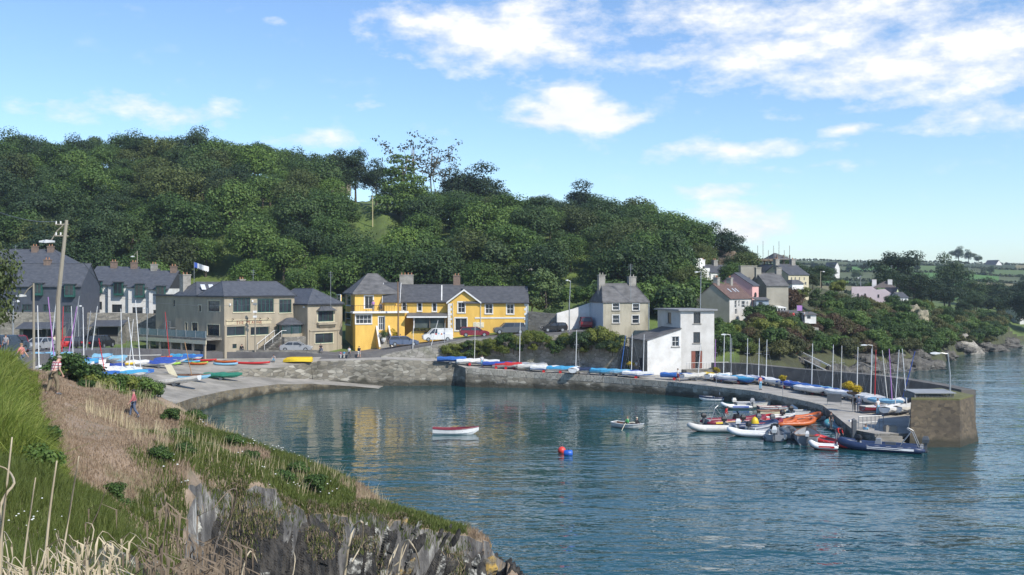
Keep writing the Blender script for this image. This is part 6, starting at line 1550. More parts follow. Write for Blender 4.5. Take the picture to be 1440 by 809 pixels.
ST=[([(32,809),(40,740),(50,672)],6,.014,dead,'thin pale dead stalk near the left edge'),([(62,809),(70,720),(80,648)],6.2,.019,dead,'thick pale dead stalk left of centre of the bottom left clump'),([(85,809),(98,720),(111,642)],6.3,.015,dead,'tall pale dead stalk leaning right in the bottom left clump'),
 ([(122,760),(138,720),(148,690)],7,.009,deadb,'thin brown dead stem'),([(2,760),(10,680),(17,615)],5,.014,dead,'pale dead stalk at the left edge'),([(-2,745),(6,700),(20,680),(12,662),(-3,655)],5,.016,dead,'curled pale dead stalk at the left edge'),
 ([(300,809),(322,735),(333,693),(322,690),(300,715)],7,.016,deadb,'bent brown dead stalk with its tip drooping'),([(485,809),(492,760),(500,738),(510,735),(508,765),(495,790)],6,.016,dead,'pale hooked dead stalk below the cliff'),([(543,809),(560,765),(553,785)],6.5,.013,dead,'short bent dead stalk right of the hooked one'),
 ([(560,809),(570,760),(585,775),(590,800)],6.5,.013,dead,'rightmost bent dead stalk at the bottom'),([(548,809),(562,790),(572,766)],6.6,.012,dead,'straight dead stalk among the bottom right ones'),([(408,830),(415,790),(412,775)],6.5,.010,dead,'short straight dead stalk under the cliff'),([(340,809),(352,775),(362,792)],6.4,.014,dead,'short hooked dead stalk right of the brown one'),([(120,809),(132,745),(120,735)],6,.010,dead,'short pale dead stem with a broken top')]
for i,(pts,d,r_,m_,l) in enumerate(ST): stalk('dead_stalk',l,pts,d,r_,m_,None,3 if m_ is deadb else 0,i)
sd=random.Random(77)
for i in range(64):
    px=sd.choice([sd.uniform(0,190),sd.uniform(0,320),sd.uniform(200,320),sd.uniform(0,140)]); top=sd.uniform(690,790) if 195<px<260 else sd.uniform(745,800); d=sd.uniform(4.5,7.5); br=195<px<330
    k=sd.uniform(-1,1); hook=[(px+k*38+14,top+sd.uniform(8,26))] if sd.random()<.6 else []
    stalk('dead_stalk','brown withered stalk with hanging leaves in the bottom left clump' if br else 'pale dead stalk bent over in the bottom left clump',[(px,822),(px+k*10,(top+815)/2),(px+k*28,top)]+hook,d,sd.uniform(.004,.009),deadb if br else dead,'brown withered stalks' if br else 'pale dead stalks',sd.choice([6,12,16]) if br else sd.choice([0,3,5]),i+100)

# ================================================================== placing things on the ground sheets
from mathutils.bvhtree import BVHTree
def bvh_of(names):
    V=[];Fc=[]
    for o in scene.objects:
        if o.type=='MESH' and o.name in names:
            b_=len(V); V+= [v.co.copy() for v in o.data.vertices]; Fc+=[[b_+i for i in p.vertices] for p in o.data.polygons]
    return BVHTree.FromPolygons(V,Fc)
BV=bvh_of(('quay','slipway','boat_park','road','forecourt')); BVH=bvh_of(('hillside',))
CAMP=Vector((0,0,CAMZ))
def gp(px,py,dmax=999):
    """photo pixel of a foot point -> where it meets the ground sheets"""
    h=BV.ray_cast(CAMP,(ray(px,py,100)-CAMP).normalized(),400)
    if h[0] is None: h=BVH.ray_cast(CAMP,(ray(px,py,100)-CAMP).normalized(),400)
    return h[0] if h[0] is not None else ray(px,py,140)
def zdown(x,y):
    h=BV.ray_cast(Vector((x,y,40)),Vector((0,0,-1)),60)
    if h[0] is None: h=BVH.ray_cast(Vector((x,y,90)),Vector((0,0,-1)),120)
    return h[0].z if h[0] is not None else 0
def onw(px,py): return onz(px,py,0)
PAINT={}
def paint(n,c,rough=.45):
    return M('paint '+n,c,rough,tuple(q*.86 for q in c),scale=1.3,detail=6)
C={'white':(.74,.74,.72),'offwhite':(.62,.60,.54),'grey':(.33,.34,.35),'dgrey':(.10,.11,.12),'black':(.02,.02,.022),'navy':(.018,.035,.09),'blue':(.03,.13,.42),'royal':(.03,.08,.36),'lblue':(.22,.46,.62),'sky':(.06,.34,.58),'red':(.52,.025,.025),'orange':(.50,.11,.02),'yellow':(.75,.52,.02),'green':(.02,.20,.13),'lime':(.32,.55,.06),'cream':(.66,.60,.42),'maroon':(.20,.02,.035),'lilac':(.45,.22,.52),'brown':(.18,.09,.045),'denim':(.10,.13,.20),'pink':(.62,.18,.28),'teal':(.05,.22,.26),'slate':(.06,.085,.11)}
def pt_(n): return paint(n,C[n])

# ---------------------------------------------------------------- boats
def hull_secs(L,B,H,n=9,transom=.75,sheer=.18,keel=0.0):
    S=[]
    for i in range(n):
        t=i/(n-1); x=-L/2+L*t
        w_=B/2*(transom+(1-transom)*min(1,t/.4)) if t<.4 else B/2*max(.02,(1-((t-.4)/.6)**2.2))
        zt=H*(1+sheer*(2*t-.8)**2); zk=keel+H*.75*max(0,(t-.75)/.25)**2
        S.append((x,w_,zt,zk))
    return S
def shell(mb,S,ins=0.0,floor=None):
    secs=[]
    for x,w_,zt,zk in S:
        w2=max(.01,w_-ins); zb=zk if floor is None else max(floor,zk+ins)
        secs.append([(x,w2,zt),(x,w2*.93,zb+(zt-zb)*.45),(x,w2*.62,zb+(zt-zb)*.1),(x,0,zb),(x,-w2*.62,zb+(zt-zb)*.1),(x,-w2*.93,zb+(zt-zb)*.45),(x,-w2,zt)])
    b0=[mb.add(q) for q in secs]
    for a,b_ in zip(b0,b0[1:]):
        for k in range(6): mb.face((a+k,a+k+1,b_+k+1,b_+k))
    mb.face([b0[0]+k for k in range(7)])
def outboard(root,x,y,z,col,s=1.0,ang=.0):
    m=MB(); m.loft([[(x-.30*s,y-.15*s,z+.35*s),(x+.12*s,y-.15*s,z+.35*s),(x+.12*s,y+.15*s,z+.35*s),(x-.30*s,y+.15*s,z+.35*s)],[(x-.34*s,y-.17*s,z+.6*s),(x+.14*s,y-.17*s,z+.6*s),(x+.14*s,y+.17*s,z+.6*s),(x-.34*s,y+.17*s,z+.6*s)],[(x-.26*s,y-.1*s,z+.82*s),(x+.06*s,y-.1*s,z+.82*s),(x+.06*s,y+.1*s,z+.82*s),(x-.26*s,y+.1*s,z+.82*s)]])
    o=m.build('outboard',pt_(col),root)
    m=MB(); m.box(x-.2*s,x+.0*s,y-.06*s,y+.06*s,z-.55*s,z+.35*s); m.box(x-.32*s,x+.02*s,y-.1*s,y+.1*s,z-.25*s,z-.2*s); m.build('outboard_leg',pt_('dgrey'),o)
    return o
def open_boat(label,p,head,L=3.8,B=1.5,H=.55,hull='white',gun='maroon',inner='offwhite',eng=None,oars=0,thw=3,name='rowing_boat',group=None,draft=.15,stripe=None,fill=None,tilt=0,cat='boat'):
    r=thing(name,label,cat,p,head,group); r.rotation_euler=(tilt,0,head)
    S=hull_secs(L,B,H); m=MB(); shell(m,S); h=m.build('hull',pt_(hull),r,smooth=False,loc=(0,0,-draft))
    m=MB(); shell(m,S,.06,.14); m.build('inner_hull',pt_(inner),r,loc=(0,0,-draft))
    m=MB()
    for sg in (1,-1): m.tube([(x,sg*w_,zt-draft) for x,w_,zt,_ in S],.045,6)
    m.cyl((S[0][0],S[0][1],S[0][2]-draft),(S[0][0],-S[0][1],S[0][2]-draft),.04,n=6); m.build('gunwale',pt_(gun),r)
    for k in range(thw):
        i=1+int(k*6/max(1,thw)); x,w_,zt,_=S[i]; m=MB(); m.box(x-.13,x+.13,-w_+.05,w_-.05,zt*.68-draft,zt*.68-draft+.04); m.build('thwart',M('varnished wood',(.26,.15,.07),.5,(.18,.10,.045),scale=5,stretch=(.3,1,1)),r)
    if stripe:
        m=MB()
        for sg in (1,-1):
            b0=[m.add([(x,sg*(w_+.006),zt-draft-.05),(x,sg*(w_*.985+.006),zt-draft-.15)]) for x,w_,zt,_ in S]
            for a,b_ in zip(b0,b0[1:]): m.face((a,a+1,b_+1,b_))
        m.build('stripe',pt_(stripe),r)
    if eng: outboard(r,-L/2-.05,0,H-draft-.25,eng)
    for k in range(oars):
        sg=1 if k%2==0 else -1; m=MB(); m.tube([(-.2,sg*.2,H-draft+.05),(.1,sg*B/2,H-draft+.08),(.55,sg*(B/2+1.2),-.02)],.03,5); m.build('oar',pt_('cream'),r)
    if fill:
        m=MB(); x0,x1=-L*.2,L*.25; m.loft([[(x0,-B*.36,H*.5),(x0,B*.36,H*.5),(x0,B*.2,H*.5+.2),(x0,-B*.2,H*.5+.2)],[(x1,-B*.34,H*.5),(x1,B*.34,H*.5),(x1,B*.2,H*.5+.25),(x1,-B*.2,H*.5+.25)]]); m.build('gear_cover',pt_(fill),r,loc=(0,0,-draft))
    return r
def rib(label,p,head,L=5.5,B=2.2,tube='red',hull='grey',stripe=None,console=None,frame=False,eng='black',cover=None,name='inflatable_boat',group=None,rad=None,engs=1.0,floor='grey'):
    r=thing(name,label,'inflatable boat',p,head,group); rd=rad or .24*L/5.5+.03; z0=.28
    path=[]; hb=B/2-rd
    for t in (-L/2,-L*.38,-L*.2,0,L*.14): path.append((t,-hb,z0))
    for k in range(1,10):
        a=-math.pi/2+math.pi*k/10; xx=L*.14+(L*.36-rd)*math.cos(a)**.8; path.append((xx,hb*math.sin(a),z0+.32*(math.cos(a))**1.5))
    for t in (L*.14,0,-L*.2,-L*.38,-L/2): path.append((t,hb,z0))
    n=len(path); rads=[rd]*n; rads[0]=rads[-1]=rd*.35; rads[1]=rads[-2]=rd*.96
    m=MB(); m.tube(path,rads,10); tb=m.build('tube',pt_(tube),r,smooth=True)
    if stripe:
        m=MB()
        for a,b_ in ((1,4),(n-5,n-2)):
            sg=-1 if a==1 else 1
            P=[path[k] for k in range(a,b_+1)]; b0=[m.add([(x,y+sg*rd*.90,z+.12),(x,y+sg*rd*1.02,z-.05)]) for x,y,z in P]
            for q,w_ in zip(b0,b0[1:]): m.face((q,q+1,w_+1,w_))
        m.build('side_patch',pt_(stripe),tb)
    m=MB(); S=[(x,max(.02,w_),.32+(.25*max(0,t)),-.12+.35*max(0,t)**1.5) for x,w_,t in ((-L*.46,hb,0),(-L*.2,hb,0),(L*.1,hb,.1),(L*.3,hb*.7,.5),(L*.43,hb*.2,1.0))]
    m.loft([[(x,-w_,zt),(x,-w_*.9,zb+.12),(x,0,zb),(x,w_*.9,zb+.12),(x,w_,zt)] for x,w_,zt,zb in S]); m.build('hull',pt_(hull),r)
    m=MB(); m.box(-L*.47,-L*.44,-hb,hb,.1,.62); m.build('transom',pt_('grey' if tube!='grey' else 'offwhite'),r)
    if console:
        m=MB(); m.loft([[(-.1,-.3,.3),(.5,-.3,.3),(.5,.3,.3),(-.1,.3,.3)],[(-.05,-.3,1.0),(.35,-.27,1.0),(.35,.27,1.0),(-.05,.3,1.0)]]); co=m.build('console',pt_(console),r)
        m=MB(); m.corners([(x,y,z) for x,z in ((.33,1.0),(.15,1.35)) for y in (-.25,.25) for x,z in ((x,z),(x+.03,z+.01))]); m.build('windscreen',glass(),co)
        m=MB(); m.loft([[(-1.2,-.2,.3),(-.4,-.2,.3),(-.4,.2,.3),(-1.2,.2,.3)],[(-1.25,-.17,.75),(-.4,-.17,.75),(-.4,.17,.75),(-1.25,.17,.75)]]); m.build('seat',pt_('dgrey'),r)
    if frame:
        m=MB()
        for sg in (-1,1): m.tube([(-L*.43,sg*hb*.8,.5),(-L*.36,sg*hb*.7,1.75),(-L*.30,sg*hb*.5,2.0)],.035,6); m.tube([(-L*.22,sg*hb*.8,.5),(-L*.34,sg*hb*.7,1.7)],.03,6)
        m.tube([(-L*.30,-hb*.5,2.0),(-L*.30,hb*.5,2.0)],.035,6); m.cyl((-L*.31,0,2.0),(-L*.33,0,2.9),.02,n=5); m.build('a_frame',metal,r)
    if cover:
        m=MB(); m.ball((.35,0,.4),(.42,.36,.75),10,6,1,-.1); m.build('console_cover',pt_(cover),r,smooth=True)
    if eng: outboard(r,-L*.47-.1,0,.42,eng,engs)
    m=MB()
    for sg in (-1,1): m.tube([(-L*.35+L*.5*k/8,sg*(hb+rd*.75),z0+rd*.66-(.05 if k%2 else 0)) for k in range(9)],.014,4)
    m.build('grab_line',pt_('offwhite'),r)
    return r
def wheel(m,c,r_,w_): m.cyl((c[0],c[1]-w_/2,c[2]),(c[0],c[1]+w_/2,c[2]),r_,n=10)
def dinghy(label,p,head,hull='white',cover='white',L=4.1,B=1.5,mast=None,name='sailing_dinghy',group=None,stripe=None,ztilt=0,open_=False,roll=0,straight=False):
    if mast and straight:
        p=Vector(p); bx=p.x+math.cos(head)*L*.16; p.x+=X(720+mast[0][0]/mast[0][1]*FPX,p.y)-bx; p.y+=0
        mast=(Vector((p.x+math.cos(head)*L*.16+.12,p.y+math.sin(head)*L*.16,mast[0][2])),mast[1])
    r=thing(name,label,'dinghy',p,head,group); r.rotation_euler=(roll,ztilt,head)
    S=hull_secs(L,B,.52,keel=.02); m=MB(); shell(m,S); m.build('hull',pt_(hull),r,loc=(0,0,.28))
    m=MB(); secs=[]
    for i,(x,w_,zt,zk) in enumerate(S):
        t=i/(len(S)-1); c=.16*math.sin(math.pi*min(1,.15+t*.85))+.04+.05*math.sin(i*2.1); d_=.0 if not open_ else -.12
        ov=.22+.06*math.sin(i*1.7+L*9)
        secs.append([(x,-w_-.025,zt-ov),(x,-w_-.015,zt+.02),(x,-w_*.5,zt+c*.6+d_),(x,0,zt+c+d_),(x,w_*.5,zt+c*.6+d_),(x,w_+.015,zt+.02),(x,w_+.025,zt-ov)])
    m.loft(secs,closed=False); x,w_,zt,_=S[0]; 
    m.build('boat_cover',M('canvas '+cover,C[cover],.8,tuple(q*.72 for q in C[cover]),scale=1.6,detail=6,bump=.5,bscale=3,bdist=.06),r,loc=(0,0,.28))
    if stripe:
        m=MB(); b0=[]
        for sg in (1,-1):
            b0=[m.add([(x,sg*(w_+.012),zt-.24),(x,sg*(w_*.98+.012),zt-.34)]) for x,w_,zt,_ in S]
            for a,b_ in zip(b0,b0[1:]): m.face((a,a+1,b_+1,b_))
        m.build('stripe',pt_(stripe),r,loc=(0,0,.28))
    m=MB(); m.cyl((L*.55,0,.28),(-L*.25,0,.22),.03,n=5); m.cyl((-.2,-.6,.2),(-.2,.6,.2),.03,n=5); m.box(.0,.1,-.55,.55,.24,.3); t=m.build('trolley',metal,r)
    for sg in (-1,1):
        m=MB(); wheel(m,(-.2,sg*.62,.2),.2,.12); m.build('wheel',pt_('red') if (len(label)%3==0) else pt_('dgrey'),t)
    if mast:
        top,col=mast; base=Vector((L*.16,0,.75)); inv=Matrix.Rotation(-head,3,'Z'); tp=inv@(Vector(top)-Vector(p))
        pass
        m=MB(); m.tube([base,base+(tp-base)*.5,tp],[.052,.05,.035],6); k=base+(tp-base)*.18; mo=m.build('mast',pt_(col),r)
        m=MB(); q=base+(tp-base)*.62; m.cyl(q+Vector((0,-.35,0)),q+Vector((0,.35,0)),.018,n=4); m.build('spreader',metal,mo)
        m=MB()
        for e in ((L*.48,0,.8),(-.2,.7,.8),(-.2,-.7,.8)): m.cyl(base+(tp-base)*.93,e,.006,n=3)
        m.build('rigging',metal,mo)
    return r
def kayak(label,p,head,col,L=3.6,B=.62,name='kayak',group=None,z=.0,seat=True,roll=0):
    r=thing(name,label,'kayak',(p[0],p[1],p[2]+z),head,group); r.rotation_euler=(roll,0,head); m=MB(); secs=[]
    for i in range(9):
        t=-1+2*i/8; w_=B/2*(1-abs(t)**2.4)+.015; x=t*L/2; zu=.30+.10*t*t; zb=.0+.16*abs(t)**3
        secs.append([(x,-w_,zu-.08),(x,-w_*.6,zu),(x,w_*.6,zu),(x,w_,zu-.08),(x,w_*.7,zb+.04),(x,0,zb),(x,-w_*.7,zb+.04)])
    m.loft(secs); m.build('hull',pt_(col),r,smooth=True)
    if seat:
        m=MB(); m.ball((-.1,0,.30),(.45,.2,.05),12,4); m.build('cockpit',pt_('black'),r,smooth=True)
    return r
def up_boat(label,p,head,col,L=3.8,B=1.5,H=.75,name='upturned_boat'):
    r=thing(name,label,'boat',p,head); m=MB(); S=hull_secs(L,B,.55); secs=[]
    for x,w_,zt,zk in S:
        T=lambda z:.72-z
        secs.append([(x,w_,T(zt)),(x,w_*.93,T(zk+(zt-zk)*.45)),(x,w_*.62,T(zk+.05)),(x,0,T(zk)),(x,-w_*.62,T(zk+.05)),(x,-w_*.93,T(zk+(zt-zk)*.45)),(x,-w_,T(zt))])
    m.loft(secs); m.build('hull',pt_(col),r)
    m=MB(); m.tube([(x,0,.72-zk+.02) for x,_,_,zk in S],.03,5); m.build('keel',pt_(col),r)
    for sg in (-1,1): m=MB(); m.tube([(x,sg*w_,.72-zt) for x,w_,zt,_ in S],.035,5); m.build('gunwale',pt_(col),r)
    return r

# ---- covered dinghies along the quay (view, x centre, y base, hull, cover, words)
def tang(p):
    best=min(range(len(QBp)-1),key=lambda i:((QBp[i]+QBp[i+1])/2-p).length); t=QBp[best+1]-QBp[best]; return math.atan2(t.y,t.x)
QD=[('C',482,612,'white','white','white hull under a white cover, first at the left end of the high quay wall'),('C',612,618,'white','white','white covered dinghy second from the left on the quay wall'),('C',708,624,'white','offwhite','off-white covered dinghy beside the small blue one on the quay'),('C',788,632,'blue','blue','blue covered dinghy left of the person in white on the quay'),
 ('C',872,644,'white','white','white dinghy just left of the person in white on the quay'),('C',1000,650,'offwhite','white','long white dinghy just right of the person in white on the quay'),('C',1078,664,'navy','royal','royal blue covered dinghy right of the person in white on the quay'),('C',1140,668,'white','red','red and white dinghy beside the royal blue cover on the quay'),('C',1225,668,'grey','grey','grey covered dinghy under a white mast below the ivy wall'),('C',1300,672,'slate','grey','dark hulled dinghy with a grey cover below the ivy wall'),
 ('D',40,680,'offwhite','offwhite','off-white covered dinghy left of the light blue one below the ivy wall'),('D',120,688,'white','white','white dinghy next to the light blue covered one below the ivy wall'),('D',225,692,'white','sky','light blue covered dinghy on a trolley below the ivy wall'),('D',326,698,'white','white','white dinghy showing its blunt transom below a tall white mast'),('D',405,702,'offwhite','navy','navy covered dinghy left of the turquoise covered one'),('D',486,708,'lblue','sky','turquoise covered dinghy on the quay left of the blue mast'),('D',568,712,'white','lblue','pale blue covered dinghy under the leaning blue mast'),
 ('D',690,716,'white','royal','royal blue covered dinghy before the lean-to store'),('D',830,726,'white','white','white covered dinghy before the whitewashed store wall'),('D',950,736,'blue','blue','blue covered dinghy before the brown doors'),('D',1062,738,'white','offwhite','white dinghy showing its stern right of the brown doors'),('D',1155,736,'black','yellow','small yellow covered dinghy beside the quay house'),('D',1212,740,'white','white','white dinghy stern on beside the yellow covered one')]
MAST={('C',482):None,('C',540):None}
for i,(v,x,y,h,cv,l) in enumerate(QD):
    px,py=vp(v,x,y); p=gp(px,py+.8); t=tang(p); k=l
    mast={0:('C',541,395,'white'),1:('C',702,363,'white'),2:('C',740,380,'grey'),4:('C',932,370,'offwhite'),8:('C',1217,375,'white'),13:('D',315,425,'white'),16:('D',628,458,'blue'),17:('D',663,445,'white'),18:('D',738,450,'white'),20:('D',1103,505,'white'),22:('D',1250,452,'white'),21:('D',1187,480,'lilac')}.get(i)
    hd=t+rng.uniform(-.12,.12)
    if 'stern' in l or 'transom' in l: hd=t+1.5
    mt=None
    if mast: mt=(ray(*vp(*mast[:3]),p.y),mast[3])
    lab=l if l.startswith(('white','blue','off','long','royal','red','grey','dark','light','navy','turq','pale','small')) else l
    dinghy(lab,p,hd,h,cv,mast=mt,straight=i in (0,2,4,8,13,17,18,21,22),L=4.2 if 'small' not in l else 3.0,group='dinghies lined up along the quay',stripe='blue' if i in (5,11,18) else None)
PD=[(395,180,'white','lblue'),(440,186,'white','white'),(490,192,'blue','sky'),(540,186,'white','white'),(590,190,'white','royal'),(650,190,'white','white'),(705,205,'white','white'),(765,213,'white','blue'),(815,222,'white','offwhite'),(865,232,'white','royal'),(905,245,'lblue','blue'),(960,262,'white','white'),(1010,262,'navy','blue'),(1060,268,'white','lblue'),(1110,280,'navy','royal'),(1165,290,'white','white'),(1220,300,'white','white'),(1290,312,'white','offwhite'),(1350,322,'white','white')]
PM={1:(413,-2,'grey'),2:(520,0,'white'),4:(598,0,'white'),5:(650,0,'white'),10:(955,0,'white'),13:(1093,0,'white'),14:(1150,0,'offwhite'),16:(1258,0,'white'),17:(1350,0,'white'),18:(1378,0,'red')}
MT={1:475-.0,2:475.3,4:475.6,5:477.2,10:482.8,13:484.4,14:485.6,16:487.6,17:490,18:491.5}
for i,(x,y,h,cv) in enumerate(PD):
    px,py=vp('F',x,y+2); p=gp(px,py); t=tang(p); mt=None
    if i in PM: mt=(ray(vp('F',PM[i][0],0)[0],MT[i],p.y),PM[i][2])
    w_=('nearest the quay house' if i<3 else 'beside the sunbather in red' if i<6 else 'halfway along the pier' if i<11 else 'behind the dark notice board' if i<15 else 'near the couple under the yellow flowers')
    dinghy(f"{cv.replace('lblue','pale blue').replace('sky','light blue').replace('offwhite','off-white')} covered {h.replace('lblue','pale blue')} dinghy, {w_}",p,t+rng.uniform(-.1,.1),h,cv,mast=mt,L=4.6,straight=True,group='dinghies along the pier parapet',stripe='royal' if i%4==1 else None)
for (x,y,col,tx,ty,l,cv) in ((465,395,'offwhite',465,88,'dinghy with an off-white mast at the pier end left of the lilac mast','white'),(490,400,'lilac',502,80,'dinghy with a lilac mast at the pier end','lblue'),(520,435,'white',556,85,'white dinghy showing its stern at the pier end, left of two','white'),(585,432,'white',573,80,'white dinghy showing its stern next to the shelter','offwhite'),(560,395,'royal',643,93,'dinghy with a blue and white mast behind the sterns at the pier end','white')):
    px,py=vp('G',x,y); p=gp(px,py); dinghy(l,p,tang(p)+(2.0 if 'stern' in l else .2),'white',cv,mast=(ray(*vp('G',tx,ty),p.y),col),L=4.0)
px,py=vp('G',425,425); p=gp(px,py); open_boat('small maroon boat full of gear on the pier beside the person in white',p+Vector((0,0,.25)),.3,3.0,1.3,.5,'maroon','offwhite','grey',fill='lilac',draft=.1,name='pram_dinghy')

# ---- boat park on the slip: masts and covers
BP=[(178,505,185,'white','white'),(228,465,225,'lilac','blue'),(266,490,262,'white','white'),(300,510,302,'red','lblue'),(338,508,325,'white','blue'),(365,510,345,'lilac','white'),(376,460,368,'grey','sky'),(393,512,400,'white','blue'),(430,530,422,'grey','white'),(462,508,445,'white','royal'),(468,660,465,'red','blue'),(573,520,550,'white','white'),(608,560,610,'white','sky'),(632,570,580,'white','white'),(642,480,638,'white','blue'),(783,535,780,'red','royal')]
pk=random.Random(6)
for i,(tx,ty,bx,mc,cv) in enumerate(BP):
    px,_=vp('A',bx,0); py=pk.uniform(514,533) if px<200 else pk.uniform(508,516)
    if i==10: py=536
    p=gp(px,py); a=pk.uniform(0,6.28) if px<150 else pk.uniform(-.5,.5)
    side='next to the leftmost masts' if px<70 else 'in the middle of the boat park' if px<130 else 'near the white hull on the slip' if px<200 else 'by the kayaks'
    dinghy(f"{cv.replace('lblue','pale blue').replace('sky','light blue')} covered dinghy with {mc} mast {side}",p,a,'white',cv,mast=(ray(*vp('A',tx,ty),p.y),mc),L=4.2,group='dinghies in the boat park',stripe=pk.choice([None,'red','blue']))
for i in range(13):
    px=pk.uniform(70,245); py=pk.uniform(507,530); p=gp(px,py); cv=pk.choice(['blue','white','sky','royal','lblue','white'])
    dinghy(f"mastless dinghy under a {cv.replace('lblue','pale blue').replace('sky','light blue')} cover in the boat park on the slip",p,pk.uniform(-.6,.6),'white',cv,L=pk.uniform(3.4,4.3),group='mastless dinghies in the boat park')
# mast lying on trestles
mb=MB(); a=gp(165,514); mb.cyl(a+Vector((-4,0,1.1)),a+Vector((5,1,1.2)),.06,n=6); tag(mb.build('spare_mast',pt_('offwhite')),'spare white mast lying level across the boat park','mast')
# kayaks and canoes below the road wall
KY=[('B',318,712,'red',4.6,0,'long red canoe below the road wall'),('B',498,722,'orange',3.2,0,'orange kayak right of the long red canoe'),('B',690,732,'red',5.0,0,'longest thin red canoe at the right below the road wall'),('B',70,722,'yellow',3.0,.1,'yellow kayak left of the blue covers'),('B',92,738,'lime',3.0,.1,'lime green kayak in front of the yellow one'),('B',312,732,'lime',2.4,0,'small lime kayak before the red canoe'),('B',500,740,'lblue',3.4,0,'pale blue kayak before the orange one'),('B',40,690,'orange',2.8,0,'orange kayak at the left end of the kayak row'),('B',150,700,'blue',3.2,.1,'blue kayak in the heap of covers'),('B',240,722,'sky',3.0,-.1,'light blue kayak in the heap of covers'),('H',757,150,'red',3.2,0,'red kayak on the left beside the white hull'),('H',752,164,'sky',3.0,0,'turquoise kayak in front of the red one on the left'),('H',620,158,'yellow',3.0,.1,'yellow kayak in the boat park among the masts'),
    ('Q',80,186,'orange',2.6,0,'orange sit-on kayak on the lower slip, left one'),('Q',140,194,'orange',2.8,.05,'orange sit-on kayak on the lower slip, right one'),('H',1000,156,'orange',2.6,0,'orange kayak behind the green boat')]
for v,x,y,c,L_,a,l in KY: px,py=vp(v,x,y); kayak(l,gp(px,py),a+rng.uniform(-.05,.05),c,L_,seat=True)
for i,(x,y,c) in enumerate(((175,718,'blue'),(215,708,'sky'),(260,712,'blue'),(130,712,'royal'))):
    px,py=vp('B',x,y); dinghy(f"low dinghy bundled in {('bright blue','light blue','deep blue','royal blue')[i]} canvas among the kayaks",gp(px,py),rng.uniform(-.4,.4),'white',c,L=2.9,B=1.2)
px,py=vp('B',1022,718); p=gp(px,py); up_boat('bright yellow boat lying upside down below the road wall',p,math.pi+.05,'yellow',4.1,1.7)
px,py=vp('H',1130,232); p=gp(px,py); dinghy('green covered rowing boat on a red wheeled trolley on the slip',p,.06,'green','green',L=4.9,B=1.6,name='covered_rowing_boat')
px,py=vp('H',1150,205); p=gp(px,py); kayak('long cream racing hull lying behind the green covered boat',p+Vector((0,.5,.35)),.03,'cream',5.6,.8,name='rowing_hull',seat=False)
px,py=vp('H',885,262); p=gp(px,py); dinghy('long white sailing dinghy hull on a trolley with its bow raised, on the slip',p,math.pi-.12,'white','offwhite',L=6.3,B=1.5,ztilt=.13,open_=True,name='racing_dinghy')
px,py=vp('H',985,238); p=gp(px,py); open_boat('pale blue rowing boat with a varnished brown deck and a wooden mast on the slip',p+Vector((0,0,.35)),.15,3.9,1.3,.5,'lblue','brown','brown',draft=.1,name='wooden_sailing_boat')
mb=MB(); q=ray(*vp('H',935,40),p.y); mb.cyl((p.x-.3,p.y,p.z+.5),q,.05,n=6); 
o=mb.build('mast',M('varnished mast',(.35,.20,.09),.5),None); o.parent=[c for c in scene.objects if c.name.startswith('wooden_sailing_boat')][0]; o.matrix_parent_inverse=(Matrix.Translation(o.parent.location)@Matrix.Rotation(.15,4,'Z')).inverted()
a=ray(*vp('H',885,222),p.y+.4); b_=ray(*vp('H',850,155),p.y+.8); mb=MB(); mb.corners([Vector(v)+Vector((dx,dy,0)) for v in (a,b_) for dx in (-.45,.45) for dy in (0,.06)]); tag(mb.build('hull_panel',pt_('cream')),'cream board propped upright behind the white hull on the slip','board')
px,py=vp('H',1370,195); mb=MB(); p=gp(px,py); mb.box(-.5,.5,-.4,.4,0,.7); tag(mb.build('white_bin',pt_('white'),loc=p),'small white chest on the slip right of the green boat','chest')
# life ring on its post
px,py=vp('H',1278,192); p=gp(px,py); LR=thing('life_ring','orange life ring hanging on a post at the slip','life ring',p)
mb=MB(); mb.cyl((0,0,0),(0,0,1.5),.05,n=6); mb.build('post',metal,LR)
mb=MB(); mb.tube([(.33*math.cos(a),-.1,1.25+.33*math.sin(a)) for a in np.linspace(0,6.283,17)],.075,8,cap=False); mb.build('ring',pt_('orange'),LR,smooth=True)

# ---- boats on the water
R_=math.radians
WB=[]
open_boat('white rowing boat with a maroon gunwale moored alone in the middle of the harbour',onw(641,610.5),R_(3),4.4,1.55,.68,'white','maroon','maroon',thw=3,draft=.16)
SB_=open_boat('small rowing boat carrying two people across the harbour',onw(884,602),R_(-42),3.6,1.5,.55,'offwhite','white','brown',oars=2,draft=.12)
def fw_(x,y): return onw(*vp('F',x,y))
open_boat('small white motor boat with a navy band moored farthest out beside the quay wall',fw_(305,305),R_(180),3.6,1.4,.6,'white','navy','grey',eng='grey',stripe='navy',name='motor_boat')
open_boat('cream clinker boat moored stern to stern with the navy banded one near the quay',fw_(465,304),R_(2),3.8,1.5,.7,'cream','brown','offwhite',eng='offwhite',name='motor_boat')
rib('white inflatable with a grey engine moored under the quay wall',fw_(455,360),R_(178),3.6,1.6,'white','grey',stripe='royal',eng='grey')
open_boat('grey motor boat with a windscreen frame moored between white inflatable and navy boat',fw_(585,352),R_(8),4.8,1.8,.75,'offwhite','grey','grey',eng='offwhite',name='motor_boat',fill='white')
open_boat('navy hulled boat with a red gunwale under the quay wall',fw_(722,376),R_(4),4.0,1.5,.65,'navy','maroon','offwhite',name='motor_boat',stripe='white')
open_boat('white hulled boat with a yellow band among the moored boats by the quay',fw_(850,376),R_(6),4.0,1.5,.6,'white','grey','offwhite',fill='white',name='motor_boat')
rib('white inflatable nearest the quay end of the moored cluster',fw_(955,385),R_(160),4.2,1.8,'white','white',eng='white')
open_boat('white dinghy with a turquoise oar laid across at the landing',fw_(1050,432),R_(30),3.2,1.4,.55,'white','offwhite','lblue',oars=1,fill='offwhite')
